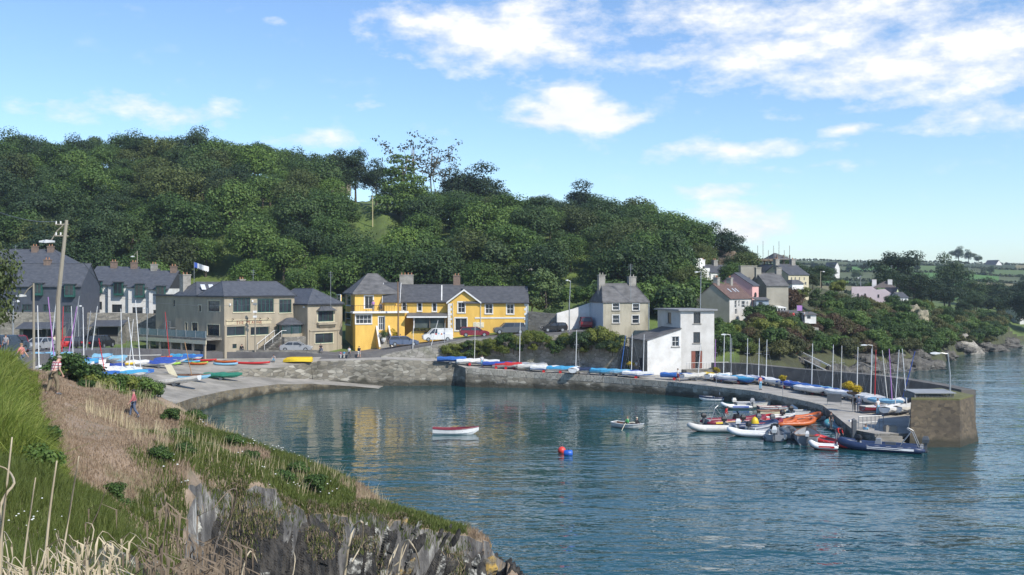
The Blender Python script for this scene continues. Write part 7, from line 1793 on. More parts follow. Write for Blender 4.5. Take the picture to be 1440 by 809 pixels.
rib('long red and black rescue boat with a steel frame and yellow side patches',fw_(450,462),R_(14),7.0,2.3,'maroon','black',stripe='yellow',console='black',frame=True,eng='black')
rib('bright red tube inflatable bow of the rescue boat group, pointing right',fw_(590,452),R_(24),4.6,1.9,'red','black',stripe='yellow',eng=None)
rib('white inflatable lying in front of the red rescue boat at the left of the cluster',fw_(295,512),R_(177),4.9,1.9,'offwhite','grey',stripe='grey',eng='white')
RB=rib('dark blue inflatable with a yellow covered console',fw_(560,492),R_(8),5.6,2.1,'navy','dgrey',cover='yellow',eng='black')
open_boat('navy and white half decked boat behind the orange inflatables',fw_(738,446),R_(18),4.2,1.6,.75,'navy','white','offwhite',fill='white',stripe='white',name='motor_boat')
rib('white inflatable with a black outboard in front of the dark blue one',fw_(545,545),R_(160),4.2,1.8,'white','offwhite',eng='black')
rib('dark slate inflatable seen from its stern with a white outboard',fw_(725,560),R_(72),4.6,2.1,'slate','dgrey',console='grey',eng='white',engs=1.25)
rib('orange inflatable rescue boat with its bow raised, the upper one',fw_(905,440),R_(22),5.0,2.0,'orange','dgrey',stripe='black',eng='black')
rib('orange inflatable rescue boat below the raised one',fw_(850,475),R_(10),4.6,1.9,'orange','orange',eng='dgrey')
open_boat('grey open work boat with a white transom seen from its stern',fw_(935,580),R_(74),5.2,2.3,.95,'grey','brown','grey',eng='white',thw=3,name='work_boat',draft=.2)
rib('teal grey inflatable at the landing steps',fw_(1150,500),R_(100),4.4,1.9,'teal','grey',eng='white')
RD_=rib('bright red inflatable with a man in red leaning over its stern',fw_(1130,610),R_(128),4.4,1.9,'red','black',eng='black',floor='red')
rib('black inflatable with a grey outboard wedged between the slate inflatable and the work boat',fw_(815,545),R_(80),4.2,1.8,'dgrey','dgrey',eng='dgrey')
rib('dark red inflatable bow behind the yellow covered console',fw_(640,478),R_(16),4.4,1.8,'maroon','dgrey',stripe='black',eng='black')
rib('grey inflatable between the white one and the slate one',fw_(640,520),R_(35),4.0,1.7,'grey','dgrey',eng='black')
rib('orange inflatable behind the slate stern',fw_(740,470),R_(14),4.2,1.7,'orange','dgrey',eng='dgrey')
open_boat('white speed boat with a dark screen beside the raised orange inflatable',fw_(960,405),R_(12),4.4,1.7,.7,'white','grey','grey',eng='black',fill='slate',name='motor_boat')
open_boat('small cream dinghy behind the white inflatable near the quay steps',fw_(700,395),R_(10),3.2,1.4,.5,'cream','brown','brown',name='rowing_boat')
rib('tiny white and red inflatable tender in front of the red inflatable',fw_(1045,634),R_(160),2.5,1.4,'white','red',stripe='red',eng=None,rad=.19)
BR=rib('large dark blue inflatable with white markings moored at the pier end by the tower',onw(*vp('G',455,628)),R_(155),7.2,2.4,'navy','navy',stripe='white',console='grey',frame=True,eng='dgrey',engs=1.2)
# mooring buoys
q=onw(790,637); o=thing('mooring_buoy','round red mooring buoy floating in the harbour','buoy',q); mb=MB(); mb.ball((0,0,.2),(.34,.34,.34),14,10); mb.build('ball',M('fluorescent red plastic',(.75,.07,.05),.4),o,smooth=True); mb=MB(); mb.tube([(.1*math.cos(a),0,.6+.1*math.sin(a)) for a in np.linspace(0,6.283,11)],.025,6); mb.build('eye',pt_('dgrey'),o)
q=onw(799,640); o=thing('barrel_buoy','blue plastic barrel floating beside the red buoy','buoy',q); mb=MB(); mb.tube([(-.36,0,.14),(-.33,0,.14),(0,0,.14),(.33,0,.14),(.36,0,.14)],[.2,.27,.28,.27,.2],14); mb.build('barrel',M('blue plastic',(.02,.12,.55),.4),o,smooth=True); mb=MB(); mb.tube([(0,.29*math.cos(a),.14+.29*math.sin(a)) for a in np.linspace(0,6.283,17)],.02,5); mb.build('hoop',pt_('royal'),o)

# ---------------------------------------------------------------- cars
def car(label,p,head,col,kind='saloon',scale=1.0,group=None):
    r=thing('parked_'+{'saloon':'car','hatch':'car','estate':'car','suv':'car','van':'van','pickup':'car'}[kind],label,'van' if kind=='van' else 'car',p,head,group); r.scale=(scale,)*3
    K={'saloon':(4.6,1.78,1.44,[(.0,.50),(.02,.72),(.55,.92),(1.2,.96),(3.3,.98),(4.3,1.0),(4.55,.9),(4.6,.55)],(1.15,4.05),(1.95,3.35)),
       'hatch':(4.0,1.72,1.46,[(0,.48),(.02,.70),(.45,.88),(1.0,.96),(3.2,1.0),(3.9,1.02),(4.0,.8),(4.0,.5)],(.95,3.95),(1.7,3.6)),
       'estate':(4.5,1.78,1.5,[(0,.5),(.02,.72),(.5,.92),(1.1,.98),(3.4,1.0),(4.42,1.02),(4.5,.85),(4.5,.5)],(1.05,4.46),(1.85,4.2)),
       'suv':(4.4,1.85,1.75,[(0,.55),(.02,.9),(.35,1.05),(1.1,1.1),(3.3,1.12),(4.3,1.14),(4.4,.95),(4.4,.55)],(1.05,4.38),(1.7,4.2)),
       'van':(4.6,1.85,1.95,[(0,.5),(.02,.85),(.25,1.0),(.8,1.15),(1.3,1.2),(4.55,1.2),(4.6,1.0),(4.6,.5)],(.85,4.58),(1.65,4.5)),
       'pickup':(4.9,1.82,1.75,[(0,.55),(.02,.9),(.35,1.05),(1.2,1.1),(3.0,1.12),(4.8,1.14),(4.9,.95),(4.9,.55)],(1.1,4.85),(1.8,4.6))}[kind]
    L,W,H,prof_,(g0,g1),(r0_,r1_)=K; X0=-L/2; f=lambda x:-(x+X0)      # front at +x
    low=.26; pr=[(f(x),z) for x,z in prof_]; poly=pr+[(f(L-.1),low),(f(.1),low)]
    m=MB(); cx=0; zc=.6
    secs=[]
    for y,sc in ((-W/2,.97),(-W/2+.07,1.0),(W/2-.07,1.0),(W/2,.97)): secs.append([(x*sc,y,zc+(z-zc)*(sc*sc)) for x,z in poly])
    m.loft(secs); zb=max(z for _,z in prof_)-.05; zr=H
    # roof and pillars
    m.loft([[(f(r0_),-W/2+.24,zr-.06),(f(r1_),-W/2+.24,zr-.06),(f(r1_),W/2-.24,zr-.06),(f(r0_),W/2-.24,zr-.06)],[(f(r0_+.12),-W/2+.32,zr),(f(r1_-.1),-W/2+.32,zr),(f(r1_-.1),W/2-.32,zr),(f(r0_+.12),W/2-.32,zr)]])
    for sg in (-1,1):
        for a,b__ in ((g0,r0_),(g1,r1_),((g0+g1)/2+.05,(r0_+r1_)/2)): m.tube([(f(a),sg*(W/2-.08),zb),(f(b__),sg*(W/2-.25),zr-.03)],.05,5)
    if kind=='van': m.box(f(4.56),f(2.2),-W/2+.1,-W/2+.16,zb,zr-.1); m.box(f(4.56),f(2.2),W/2-.16,W/2-.1,zb,zr-.1)
    b_=m.build('body',paint('car '+col,C[col],.25),r)
    m=MB(); m.loft([[(f(g0),-W/2+.1,zb),(f(g1),-W/2+.1,zb),(f(g1),W/2-.1,zb),(f(g0),W/2-.1,zb)],[(f(r0_),-W/2+.26,zr-.05),(f(r1_),-W/2+.26,zr-.05),(f(r1_),W/2-.26,zr-.05),(f(r0_),W/2-.26,zr-.05)]]); m.build('windows',glass('car glass',(.02,.024,.028),.04),r)
    rw_=.32 if kind not in ('suv','pickup') else .37
    for x in (.82,L-.85):
        for sg in (-1,1):
            m=MB(); wheel(m,(f(x),sg*(W/2-.1),rw_),rw_,.22); wo=m.build('wheel',pt_('black'),r); m=MB(); wheel(m,(f(x),sg*(W/2-.02),rw_),rw_*.62,.1); m.build('rim',metal,wo)
    for sg in (-1,1):
        m=MB(); m.box(f(.0)-.04,f(.0)+.02,sg*(W/2-.35)-.16,sg*(W/2-.35)+.16,.62,.76); m.build('headlight',M('headlight glass',(.7,.7,.68),.15),r)
        m=MB(); m.box(f(L)-.02,f(L)+.04,sg*(W/2-.25)-.14,sg*(W/2-.25)+.14,.7,.92); m.build('tail_light',M('red lens',(.35,.01,.01),.2),r)
        m=MB(); m.box(f(g0+.35)-.06,f(g0+.35)+.06,sg*(W/2+.08)-.09,sg*(W/2+.08)+.09,zb,zb+.13); m.build('mirror',pt_('black'),r)
    m=MB(); m.box(f(0)-.03,f(0)+.03,-.26,.26,.42,.53); m.build('number_plate',pt_('offwhite'),r)
    return r
def cp(v,x,y): return gp(*vp(v,x,y))
def rd_t(p):
    c=[Vector((X(q[0],q[1]),q[1],0)) for q in RD]; i=min(range(len(c)-1),key=lambda k:((c[k]+c[k+1])/2-Vector((p.x,p.y,0))).length); t=c[i+1]-c[i]; return math.atan2(t.y,t.x)
p=cp('B',1010,640); car('silver saloon parked in front of the beige hotel steps',p,.06,'grey','saloon')
def road_at(px,off=0.0):
    d=np.interp(px,[q[0] for q in RD],[q[1] for q in RD])+off; p=Vector((X(px,d),d,0)); p.z=zdown(p.x,p.y)+.02; return p
for px,off,col,k,hd,l in ((567,-.5,'denim','estate',0,'blue car half hidden behind the stone wall below the yellow guesthouse steps'),(615,1.2,'white','van',math.pi,'white van with coloured marks parked under the guesthouse veranda'),(667,1.4,'maroon','estate',0,'maroon car parked by the white plinth of the guesthouse'),(716,1.2,'dgrey','pickup',math.pi,'dark grey estate car parked at the right end of the guesthouse'),(779,.5,'black','hatch',math.pi,'black hatchback parked left of the road lamp'),(823,1.0,'maroon','suv',1.4,'dark red car seen from behind against the white sloping wall')):
    p=road_at(px,off); o=car(l,p,rd_t(p)+hd,col,k)
    if k=='van':
        for i,c in enumerate(('red','lblue','orange','royal')):
            m=MB(); m.box(.2-i*.42,.42-i*.42,.905,.93,1.0+.1*(i%2),1.22+.1*(i%2)); m.box(.2-i*.42,.42-i*.42,-.93,-.905,1.0+.1*(i%2),1.22+.1*(i%2)); m.build('side_sign',pt_(c),o)
for px,off,col,k,hd,l in ((10,-1.8,'slate','suv',.2,'blue grey off-roader at the left edge'),(24,4.0,'maroon','suv',.3,'maroon car behind the off-roader at the left edge'),(56,3.6,'grey','saloon',2.9,'long grey saloon parked by the stone store'),(110,2.5,'black','hatch',.2,'black hatchback beside the black off-roader'),(143,3.0,'black','suv',.3,'black off-roader parked below the white terrace'),(75,5.4,'red','hatch',.3,'red car behind the grey saloon'),(98,6,'red','hatch',.3,'red hatchback half hidden behind the pole')):
    p=road_at(px,off); car(l,p,rd_t(p)+hd,col,k)
for i,(px,d,c) in enumerate(((989,186,'grey'),(995,188.5,'white'),(1001,191,'slate'))):
    p=Vector((X(px,d),d,0)); p.z=ground(px,d)+.15; car(('grey','white','slate blue')[i]+' car parked on the steep village street',p,1.0,c,'hatch')

# ================================================================== people
def skin_mesh(name,pts,edges,rad,root,sub=1):
    me=bpy.data.meshes.new(name); me.from_pydata(pts,edges,[]); o=bpy.data.objects.new(name,me); COL.objects.link(o)
    bpy.context.view_layer.update(); o.modifiers.new('s','SKIN'); 
    sv=me.skin_vertices[0].data
    for i,r_ in enumerate(rad): sv[i].radius=r_ if hasattr(r_,'__len__') else (r_,r_); sv[i].use_root=(i==root)
    if sub: m=o.modifiers.new('u','SUBSURF'); m.levels=sub; m.render_levels=sub
    dg=bpy.context.evaluated_depsgraph_get(); out=bpy.data.meshes.new_from_object(o.evaluated_get(dg)); bpy.data.objects.remove(o)
    out.polygons.foreach_set('use_smooth',[True]*len(out.polygons)); out.materials.clear(); return out
STAND=dict(pel=(0,0,.95),wst=(0,.0,1.1),che=(0,0,1.28),nek=(0,.01,1.46),hd=(0,-.02,1.58),top=(0,-.01,1.68),
 ls=(-.17,0,1.40),le=(-.23,.02,1.13),lw=(-.24,-.06,.89),lh=(-.24,-.08,.80),rs=(.17,0,1.40),re=(.23,.02,1.13),rw=(.24,-.06,.89),rh=(.24,-.08,.80),
 lhip=(-.09,0,.92),lk=(-.10,-.02,.50),la=(-.10,.02,.09),lt=(-.11,-.14,.04),rhip=(.09,0,.92),rk=(.10,-.02,.50),ra=(.10,.02,.09),rt=(.11,-.14,.04))
def pose(**k): q=dict(STAND); q.update(k); return q
POSES={'stand':pose(),
 'walk':pose(lk=(-.10,-.16,.52),la=(-.10,-.22,.11),lt=(-.10,-.37,.08),rk=(.10,.06,.50),ra=(.10,.30,.16),rt=(.10,.20,.05),le=(-.23,.10,1.14),lw=(-.24,.12,.91),lh=(-.24,.12,.82),re=(.23,-.08,1.14),rw=(.23,-.24,.96),rh=(.23,-.29,.89)),
 'stoop':pose(wst=(0,-.08,1.08),che=(0,-.17,1.24),nek=(0,-.25,1.40),hd=(0,-.32,1.50),top=(0,-.34,1.60),ls=(-.18,-.2,1.35),rs=(.18,-.2,1.35),le=(-.25,-.14,1.09),lw=(-.24,-.28,.88),lh=(-.24,-.31,.80),re=(.25,-.14,1.09),rw=(.24,-.26,.86),rh=(.24,-.29,.78),lk=(-.10,-.16,.52),la=(-.10,-.14,.10),lt=(-.10,-.29,.05),rk=(.10,.06,.50),ra=(.10,.22,.13),rt=(.10,.10,.04)),
 'sit':pose(pel=(0,0,.12),wst=(0,.0,.28),che=(0,-.02,.46),nek=(0,-.03,.64),hd=(0,-.06,.76),top=(0,-.06,.86),ls=(-.17,-.02,.58),rs=(.17,-.02,.58),le=(-.24,-.08,.34),lw=(-.16,-.28,.26),lh=(-.13,-.35,.25),re=(.24,-.08,.34),rw=(.16,-.28,.26),rh=(.13,-.35,.25),lhip=(-.09,-.02,.10),lk=(-.12,-.42,.16),la=(-.12,-.46,-.26),lt=(-.12,-.60,-.31),rhip=(.09,-.02,.10),rk=(.12,-.42,.16),ra=(.12,-.46,-.26),rt=(.12,-.60,-.31)),
 'bend':pose(wst=(0,-.10,1.02),che=(0,-.28,1.10),nek=(0,-.46,1.13),hd=(0,-.58,1.13),top=(0,-.67,1.11),ls=(-.17,-.38,1.12),rs=(.17,-.38,1.12),le=(-.22,-.44,.88),lw=(-.18,-.58,.70),lh=(-.17,-.62,.62),re=(.22,-.44,.88),rw=(.18,-.58,.70),rh=(.17,-.62,.62),lk=(-.12,-.08,.5),rk=(.12,-.08,.5)),
 'crouch':pose(pel=(0,.05,.38),wst=(0,-.0,.52),che=(0,-.10,.68),nek=(0,-.18,.84),hd=(0,-.24,.95),top=(0,-.26,1.05),ls=(-.17,-.12,.78),rs=(.17,-.12,.78),le=(-.24,-.22,.56),lw=(-.18,-.40,.44),lh=(-.17,-.44,.38),re=(.24,-.22,.56),rw=(.18,-.40,.44),rh=(.17,-.44,.38),lhip=(-.09,.03,.36),lk=(-.14,-.36,.46),la=(-.12,-.14,.10),lt=(-.12,-.28,.04),rhip=(.09,.03,.36),rk=(.14,-.36,.46),ra=(.12,-.14,.10),rt=(.12,-.28,.04))}
PM_={}
def pose_meshes(k):
    if k in PM_: return PM_[k]
    q={a:Vector(b_) for a,b_ in POSES[k].items()}
    names=['pel','wst','che','nek','hd','top','ls','le','lw','lh','rs','re','rw','rh','lhip','lk','la','lt','rhip','rk','ra','rt']
    idx={n:i for i,n in enumerate(names)}; E=[('pel','wst'),('wst','che'),('che','nek'),('nek','hd'),('hd','top'),('che','ls'),('ls','le'),('le','lw'),('lw','lh'),('che','rs'),('rs','re'),('re','rw'),('rw','rh'),('pel','lhip'),('lhip','lk'),('lk','la'),('la','lt'),('pel','rhip'),('rhip','rk'),('rk','ra'),('ra','rt')]
    rad=dict(pel=(.14,.11),wst=(.13,.10),che=(.15,.11),nek=.055,hd=(.085,.10),top=(.065,.075),ls=.06,le=.043,lw=.030,lh=(.036,.02),rs=.06,re=.043,rw=.030,rh=(.036,.02),lhip=.085,lk=.06,la=.042,lt=.035,rhip=.085,rk=.06,ra=.042,rt=.035)
    body=skin_mesh('body',[q[n] for n in names],[(idx[a],idx[b_]) for a,b_ in E],[rad[n] for n in names],0)
    # five fingers on each hand, nose and ears, joined to the same body mesh
    bm=bmesh.new(); bm.from_mesh(body); 
    def tub(P,r0_,r1_):
        m=MB(); m.tube(P,[r0_,(r0_+r1_)/2,r1_],5); vs=[bm.verts.new(v) for v in m.v]
        for f in m.f: bm.faces.new([vs[i] for i in f])
    for s in ('l','r'):
        h=q[s+'h']; d=(h-q[s+'w']).normalized(); side=Vector((0,1,0)) if abs(d.y)<.7 else Vector((1,0,0)); sx=1 if s=='l' else -1
        for i,(o_,l) in enumerate(((-.027,.066),(-.009,.078),(.009,.073),(.026,.058))):
            a=h+side*o_; b_=a+d*l*.55; tub([h+side*o_-d*.01,b_,b_+(d+Vector((sx*.5,0,0))).normalized()*l*.5],.0095,.007)
        tub([h-side*.03-d*.04,h-side*.05+d*.0,h-side*.047+d*.035],.011,.008)
    hd,top=q['hd'],q['top']; up=(top-hd).normalized(); fw=Vector((0,-1,0)) if up.z>.6 else Vector((0,-.2,-1)); c=hd+up*.035
    tub([c+fw*.075,c+fw*.10-up*.012,c+fw*.115-up*.03],.010,.015)
    for s in (-1,1): e=c+Vector((s*.078,.01,0)); tub([e-up*.028,e+Vector((s*.014,.012,0)),e+up*.028],.010,.010)
    bm.to_mesh(body); bm.free(); body.polygons.foreach_set('use_smooth',[True]*len(body.polygons))
    def sub(ns,ed,rd,root,nm): ii={n:i for i,n in enumerate(ns)}; return skin_mesh(nm,[q[n] if isinstance(n,str) and n in q else n for n in ns],[(ii[a],ii[b_]) for a,b_ in ed],[rd[n] for n in ns],ii[root])
    Q=dict(q)
    for s in ('l','r'):
        q[s+'m']=q[s+'s'].lerp(q[s+'e'],.75); q[s+'c']=q[s+'k'].lerp(q[s+'a'],.92); q[s+'w2']=q[s+'e'].lerp(q[s+'w'],.93); q[s+'kk']=q[s+'hip'].lerp(q[s+'k'],.95)
    q['hem']=q['wst'].lerp(q['pel'],.95)
    base={'hem':(.165,.125),'wst':(.155,.12),'che':(.175,.13),'nek':.068,'ls':.08,'rs':.08,'lm':.066,'rm':.066,'le':.062,'re':.062,'lw2':.045,'rw2':.045,'pel':(.15,.125),'lhip':.10,'rhip':.10,'lk':.078,'rk':.078,'lc':.064,'rc':.064,'lkk':.09,'rkk':.09}
    q['nek2']=q['che'].lerp(q['nek'],.72); base['nek2']=.085
    tee=sub(['hem','wst','che','nek2','ls','lm','rs','rm'],[('hem','wst'),('wst','che'),('che','nek2'),('che','ls'),('ls','lm'),('che','rs'),('rs','rm')],base,'hem','shirt')
    jac=sub(['hem','wst','che','nek2','ls','le','lw2','rs','re','rw2'],[('hem','wst'),('wst','che'),('che','nek2'),('che','ls'),('ls','le'),('le','lw2'),('che','rs'),('rs','re'),('re','rw2')],base,'hem','jacket')
    tro=sub(['pel','lhip','lk','lc','rhip','rk','rc'],[('pel','lhip'),('lhip','lk'),('lk','lc'),('pel','rhip'),('rhip','rk'),('rk','rc')],base,'pel','trousers')
    sho=sub(['pel','lhip','lkk','rhip','rkk'],[('pel','lhip'),('lhip','lkk'),('pel','rhip'),('rhip','rkk')],base,'pel','shorts')
    hm=MB(); m3=Vector((0,0,1)).rotation_difference(up).to_matrix(); hh=MB(); hh.ball((0,.0,0),(.098,.112,.105),12,6,1,-.05); ctr=hd+up*.045+(-fw)*.018
    hm.v=[tuple(ctr+m3@Vector(v)) for v in hh.v]; hm.f=hh.f; hm.m=hh.m
    o=hm.build('hair',bark,None,smooth=True); hair=o.data; bpy.data.objects.remove(o)
    shoe=[]
    for s in ('l','r'):
        m=MB(); a,t=q[s+'a'],q[s+'t']; m.tube([a+(a-t)*.45-Vector((0,0,.03)),a-Vector((0,0,.02)),t,t+(t-a)*.35],[.035,.058,.05,.025],8); o=m.build('shoe',bark,None,smooth=True); shoe.append(o.data); bpy.data.objects.remove(o)
    eyes=MB()
    for s in (-1,1): eyes.ball(tuple(c+fw*.088+Vector((s*.033,0,0))+up*.012),.011,6,4)
    o=eyes.build('eyes',bark,None); ey=o.data; bpy.data.objects.remove(o)
    PM_[k]=dict(body=body,shirt=tee,jacket=jac,trousers=tro,shorts=sho,hair=hair,shoe=shoe,eyes=ey); return PM_[k]
skinm=M('skin',(.55,.33,.24),.6,(.48,.27,.19),scale=6)
def check_mat():
    m,nt,b_=new_mat('checked shirt'); L=nt.links.new; t=nt.nodes.new('ShaderNodeTexCoord'); s=nt.nodes.new('ShaderNodeSeparateXYZ'); L(t.outputs['Object'],s.inputs[0]); prev=None
    def band(o_,fr,th):
        a=nt.nodes.new('ShaderNodeMath'); a.operation='MULTIPLY'; a.inputs[1].default_value=fr; L(o_,a.inputs[0]); f=nt.nodes.new('ShaderNodeMath'); f.operation='FRACT'; L(a.outputs[0],f.inputs[0]); g=nt.nodes.new('ShaderNodeMath'); g.operation='LESS_THAN'; g.inputs[1].default_value=th; L(f.outputs[0],g.inputs[0]); return g.outputs[0]
    src=None; col=(.62,.56,.52,1)
    for o_,fr,th,c in ((s.outputs[0],9,.38,(.35,.06,.07,1)),(s.outputs[2],9,.36,(.40,.09,.09,1)),(s.outputs[2],9,.12,(.06,.07,.16,1))):
        x=nt.nodes.new('ShaderNodeMix'); x.data_type='RGBA'; L(band(o_,fr,th),x.inputs[0]); x.inputs[7].default_value=c
        if src is None: x.inputs[6].default_value=col
        else: L(src,x.inputs[6])
        src=x.outputs[2]
    L(src,b_.inputs['Base Color']); b_.inputs['Roughness'].default_value=.85; return m
def person(label,p,head,pz='stand',top=('shirt','white'),legs=('trousers','dgrey'),hair=(.06,.04,.025),s=1.0,hat=None,topmat=None,group=None,vest=None):
    k=pose_meshes(pz); r=thing('person',label,'person',p,head,group); r.scale=(s,)*3
    def add(nm,me,mt):
        o=bpy.data.objects.new(nm,me); COL.objects.link(o); o.parent=r
        if not me.materials: me.materials.append(mt)
        o.material_slots[0].link='OBJECT'; o.material_slots[0].material=mt; return o
    b_=add('body',k['body'],skinm); add('hair',k['hair'],M(f'hair {hair}',hair,.7)) if not hat else add('hat',k['hair'],pt_(hat))
    if top: add(top[0],k[top[0]],topmat or M('cloth '+top[1],C[top[1]],.85,tuple(q*.75 for q in C[top[1]]),scale=8))
    if legs: add(legs[0],k[legs[0]],M('cloth '+legs[1],C[legs[1]],.85,tuple(q*.75 for q in C[legs[1]]),scale=8))
    for m in k['shoe']: add('shoe',m,pt_('dgrey'))
    add('eyes',k['eyes'],pt_('black'))
    if vest: add('life_vest',k['shirt'],M('cloth '+vest,C[vest],.8)).scale=(1.06,1.08,1.0)
    return r
BVF=bvh_of(('headland',))
def gfg(px,py):
    h=BVF.ray_cast(CAMP,(ray(px,py,100)-CAMP).normalized(),200); return h[0] if h[0] is not None else ray(px,py,50)
C['denim']=(.10,.13,.20); C['khaki']=(.24,.19,.12); C['rose']=(.48,.14,.15); C['grass']=(.05,.30,.10); C['salmon']=(.7,.25,.22)
q=gfg(74,556); person('stooping man in a checked shirt and brown trousers walking away up the grassy path',q+Vector((0,0,-.02)),R_(150),'stoop',('shirt','white'),('trousers','khaki'),(.30,.26,.22),s=q.y/44*1.02*1.05,topmat=check_mat())
q=gfg(188,588); person('man in a pink red shirt and blue trousers walking on the point',q,R_(-70),'walk',('jacket','rose'),('trousers','denim'),(.05,.035,.03),s=q.y/61*1.02)
def onfg(px,d): x=X(px,d); return Vector((x,d,float(gz(x,d))))
person('person in a salmon pink top half hidden by the tall grass',onfg(30,62),R_(80),'walk',('shirt','salmon'),('trousers','denim'),(.3,.18,.1),s=1.0)
person('person in grey standing by the blue grey off-roader',road_at(8,-3.4),0,'stand',('shirt','grey'),('trousers','denim'))
person('person in a pale top on the road beside the tall pole',road_at(77,1.2),R_(40),'walk',('shirt','cream'),('trousers','brown'))
for px,py,l,pz,tp,lg,h,s in ((491,504.5,'woman in white walking up the road between the two hotels','walk','white','dgrey',160,1.0),(505,504,'person in a black shirt and pale shorts on the road between the hotels','walk','black','offwhite',170,1.02),(479,504.5,'small child in pink on the road beside the woman in white','stand','pink','white',150,.62),(484,504.5,'small child in turquoise on the road beside the woman in white','stand','sky','offwhite',170,.66)):
    p=gp(px,py); person(l,p,R_(h),pz,('shirt',tp),('shorts' if 'shorts' in l else 'trousers',lg),s=s)
def wallpt(px,d,z): return Vector((X(px,d),d,z))
person('person in black sitting on the low road wall by the beige hotel wing',wallpt(451,144.9,4.95),R_(30),'sit',('shirt','black'),('trousers','denim'))
p=road_at(322,-2.1); person('person in a white shirt standing behind the road wall by the hotel',p,R_(120),'stand',('shirt','white'),('trousers','denim'))
person('person in dark clothes sitting on the low road wall under the hotel sign',wallpt(340,143.8,4.95),R_(170),'sit',('jacket','black'),('trousers','dgrey'))
for i,(dx,tp,l) in enumerate(((0,'lilac','person in lilac leaning at the balcony door of the tall yellow house'),(1.15,'dgrey','person in dark clothes sitting on the balcony of the tall yellow house'))):
    p=BALC+b0.dir*dx; person(l,p+Vector((0,0,.45 if i else 0)),BALC_rz,'sit' if i else 'stand',('shirt',tp),('trousers','dgrey'))
p=BALC+b0.dir*1.15; mb=MB(); mb.box(-.25,.25,-.22,.22,.38,.44)
for x in (-.22,.22):
    for y in (-.19,.19): mb.box(x-.02,x+.02,y-.02,y+.02,0,.377)
mb.box(-.25,.25,.2,.24,.44,.9); o=mb.build('balcony_chair',pt_('dgrey'),None,loc=p); tag(o,'dark chair on the balcony of the tall yellow house','chair')
p=road_at(563,1.6); person('person in a pale blue shirt by the flower pots at the yellow house steps',p,R_(20),'stand',('shirt','lblue'),('trousers','denim'))
for v,x,y,l,pz,tp,lg,h in (('D',697,694,'person in white near the yellow flower basket before the store','walk','white','khaki',60),('D',958,750,'person in a white top and dark shorts walking on the quay before the brown doors','walk','white','maroon',80),('F',620,232,'bare armed person in red standing by the dinghies on the pier','stand','salmon','lblue',20),('F',556,240,'person sitting low on the pier edge beside the one in red','crouch','maroon','dgrey',30),('C',980,660,'person in white among the covered dinghies below the ivy wall','stand','white','lblue',10),('F',1252,380,'person in black with a rucksack, left of the couple under the yellow flowers','stand','black','dgrey',160),('F',1285,384,'person in a denim jacket, right of the couple under the yellow flowers','stand','denim','denim',180),('G',441,440,'person in a white top and blue trousers by the small boat on the pier','stand','white','lblue',20),('B',850,716,'person crouching by the wall left of the yellow boat','crouch','grey','lblue',0)):
    px,py=vp(v,x,y); person(l,gp(px,py),R_(h),pz,('jacket' if tp in('black','denim') else 'shirt',tp),('shorts' if 'shorts' in l else 'trousers',lg))
# crews
person('crew member in red standing in the red rescue boat',onw(*vp('F',380,472))+Vector((0,0,.32)),R_(60),'stoop',('jacket','red'),('trousers','grey'))
person('person in a dark life vest standing at the landing by the grey work boat',onw(*vp('F',1097,520))+Vector((0,0,.30)),R_(30),'stand',('shirt','grey'),('trousers','dgrey'),vest='black')
person('man in a red jacket bending over the stern of the red inflatable',onw(*vp('F',1145,605))+Vector((0,.3,.35)),R_(20),'bend',('jacket','red'),('trousers','grey'))
person('person in a pale top sitting on the side of the dark blue inflatable',onw(*vp('F',1338,578))+Vector((0,.2,.62)),R_(-40),'sit',('shirt','lblue'),('trousers','salmon'))
m4=Matrix.Translation(SB_.location)@Matrix.Rotation(R_(-42),4,'Z')
person('rower in green sitting in the small rowing boat',m4@Vector((-.1,0,.28)),R_(-42-90),'sit',('jacket','grass'),('trousers','dgrey'),hair=(.25,.16,.1))
person('passenger in black and a pale hat sitting in the small rowing boat',m4@Vector((.95,0,.28)),R_(-42+90),'sit',('jacket','black'),('trousers','dgrey'),hat='cream')

# ================================================================== lamps, poles, wires
def lamp(label,px,py_top,p,arm_px=None,arm_py=None,r_=.075,mat=None,name='street_lamp',headlen=.8):
    t=thing(name,label,'street lamp',p); H=zat(py_top,p.y)-p.z; mm=mat or metal
    m=MB(); m.tube([(0,0,-.5),(0,0,H*.5),(X(px,p.y)-p.x,0,H)],[r_*1.25,r_,r_*.7],8); m.build('pole',mm,t)
    if arm_px is not None:
        dx=X(arm_px,p.y)-X(px,p.y); zt_=zat(arm_py if arm_py else py_top,p.y)-p.z; x0=X(px,p.y)-p.x
        m=MB(); m.tube([(x0,0,H-.12),(x0+dx*.35,0,(H+zt_)/2),(x0+dx*.6,0,zt_)],[.045,.04,.04],6); m.build('arm',mm,t)
        sg=1 if dx>0 else -1; e=x0+dx; L_=abs(dx)*.55
        m=MB(); m.loft([[(e-sg*L_,-.1,zt_-.04),(e-sg*L_,.1,zt_-.04),(e-sg*L_,.1,zt_+.08),(e-sg*L_,-.1,zt_+.08)],[(e-sg*L_*.5,-.16,zt_-.08),(e-sg*L_*.5,.16,zt_-.08),(e-sg*L_*.5,.1,zt_+.14),(e-sg*L_*.5,-.1,zt_+.14)],[(e,-.1,zt_-.04),(e,.1,zt_-.04),(e,.06,zt_+.07),(e,-.06,zt_+.07)]]); m.build('lamp_head',M('pale lamp housing',(.62,.63,.62),.35),t)
    return t
g=lambda v,x:vp(v,x,0)[0]; h=lambda v,y:vp(v,0,y)[1]
lamp('grey street lamp on the road between the guesthouse and the grey house',g('D',280),h('D',112),road_at(g('D',272),-2.2),g('D',250),h('D',110))
lamp('tall street lamp behind the flat roofed quay house',g('D',1105),h('D',52),Vector((X(g('D',1100),152),152,5.5)),g('D',1065),h('D',58))
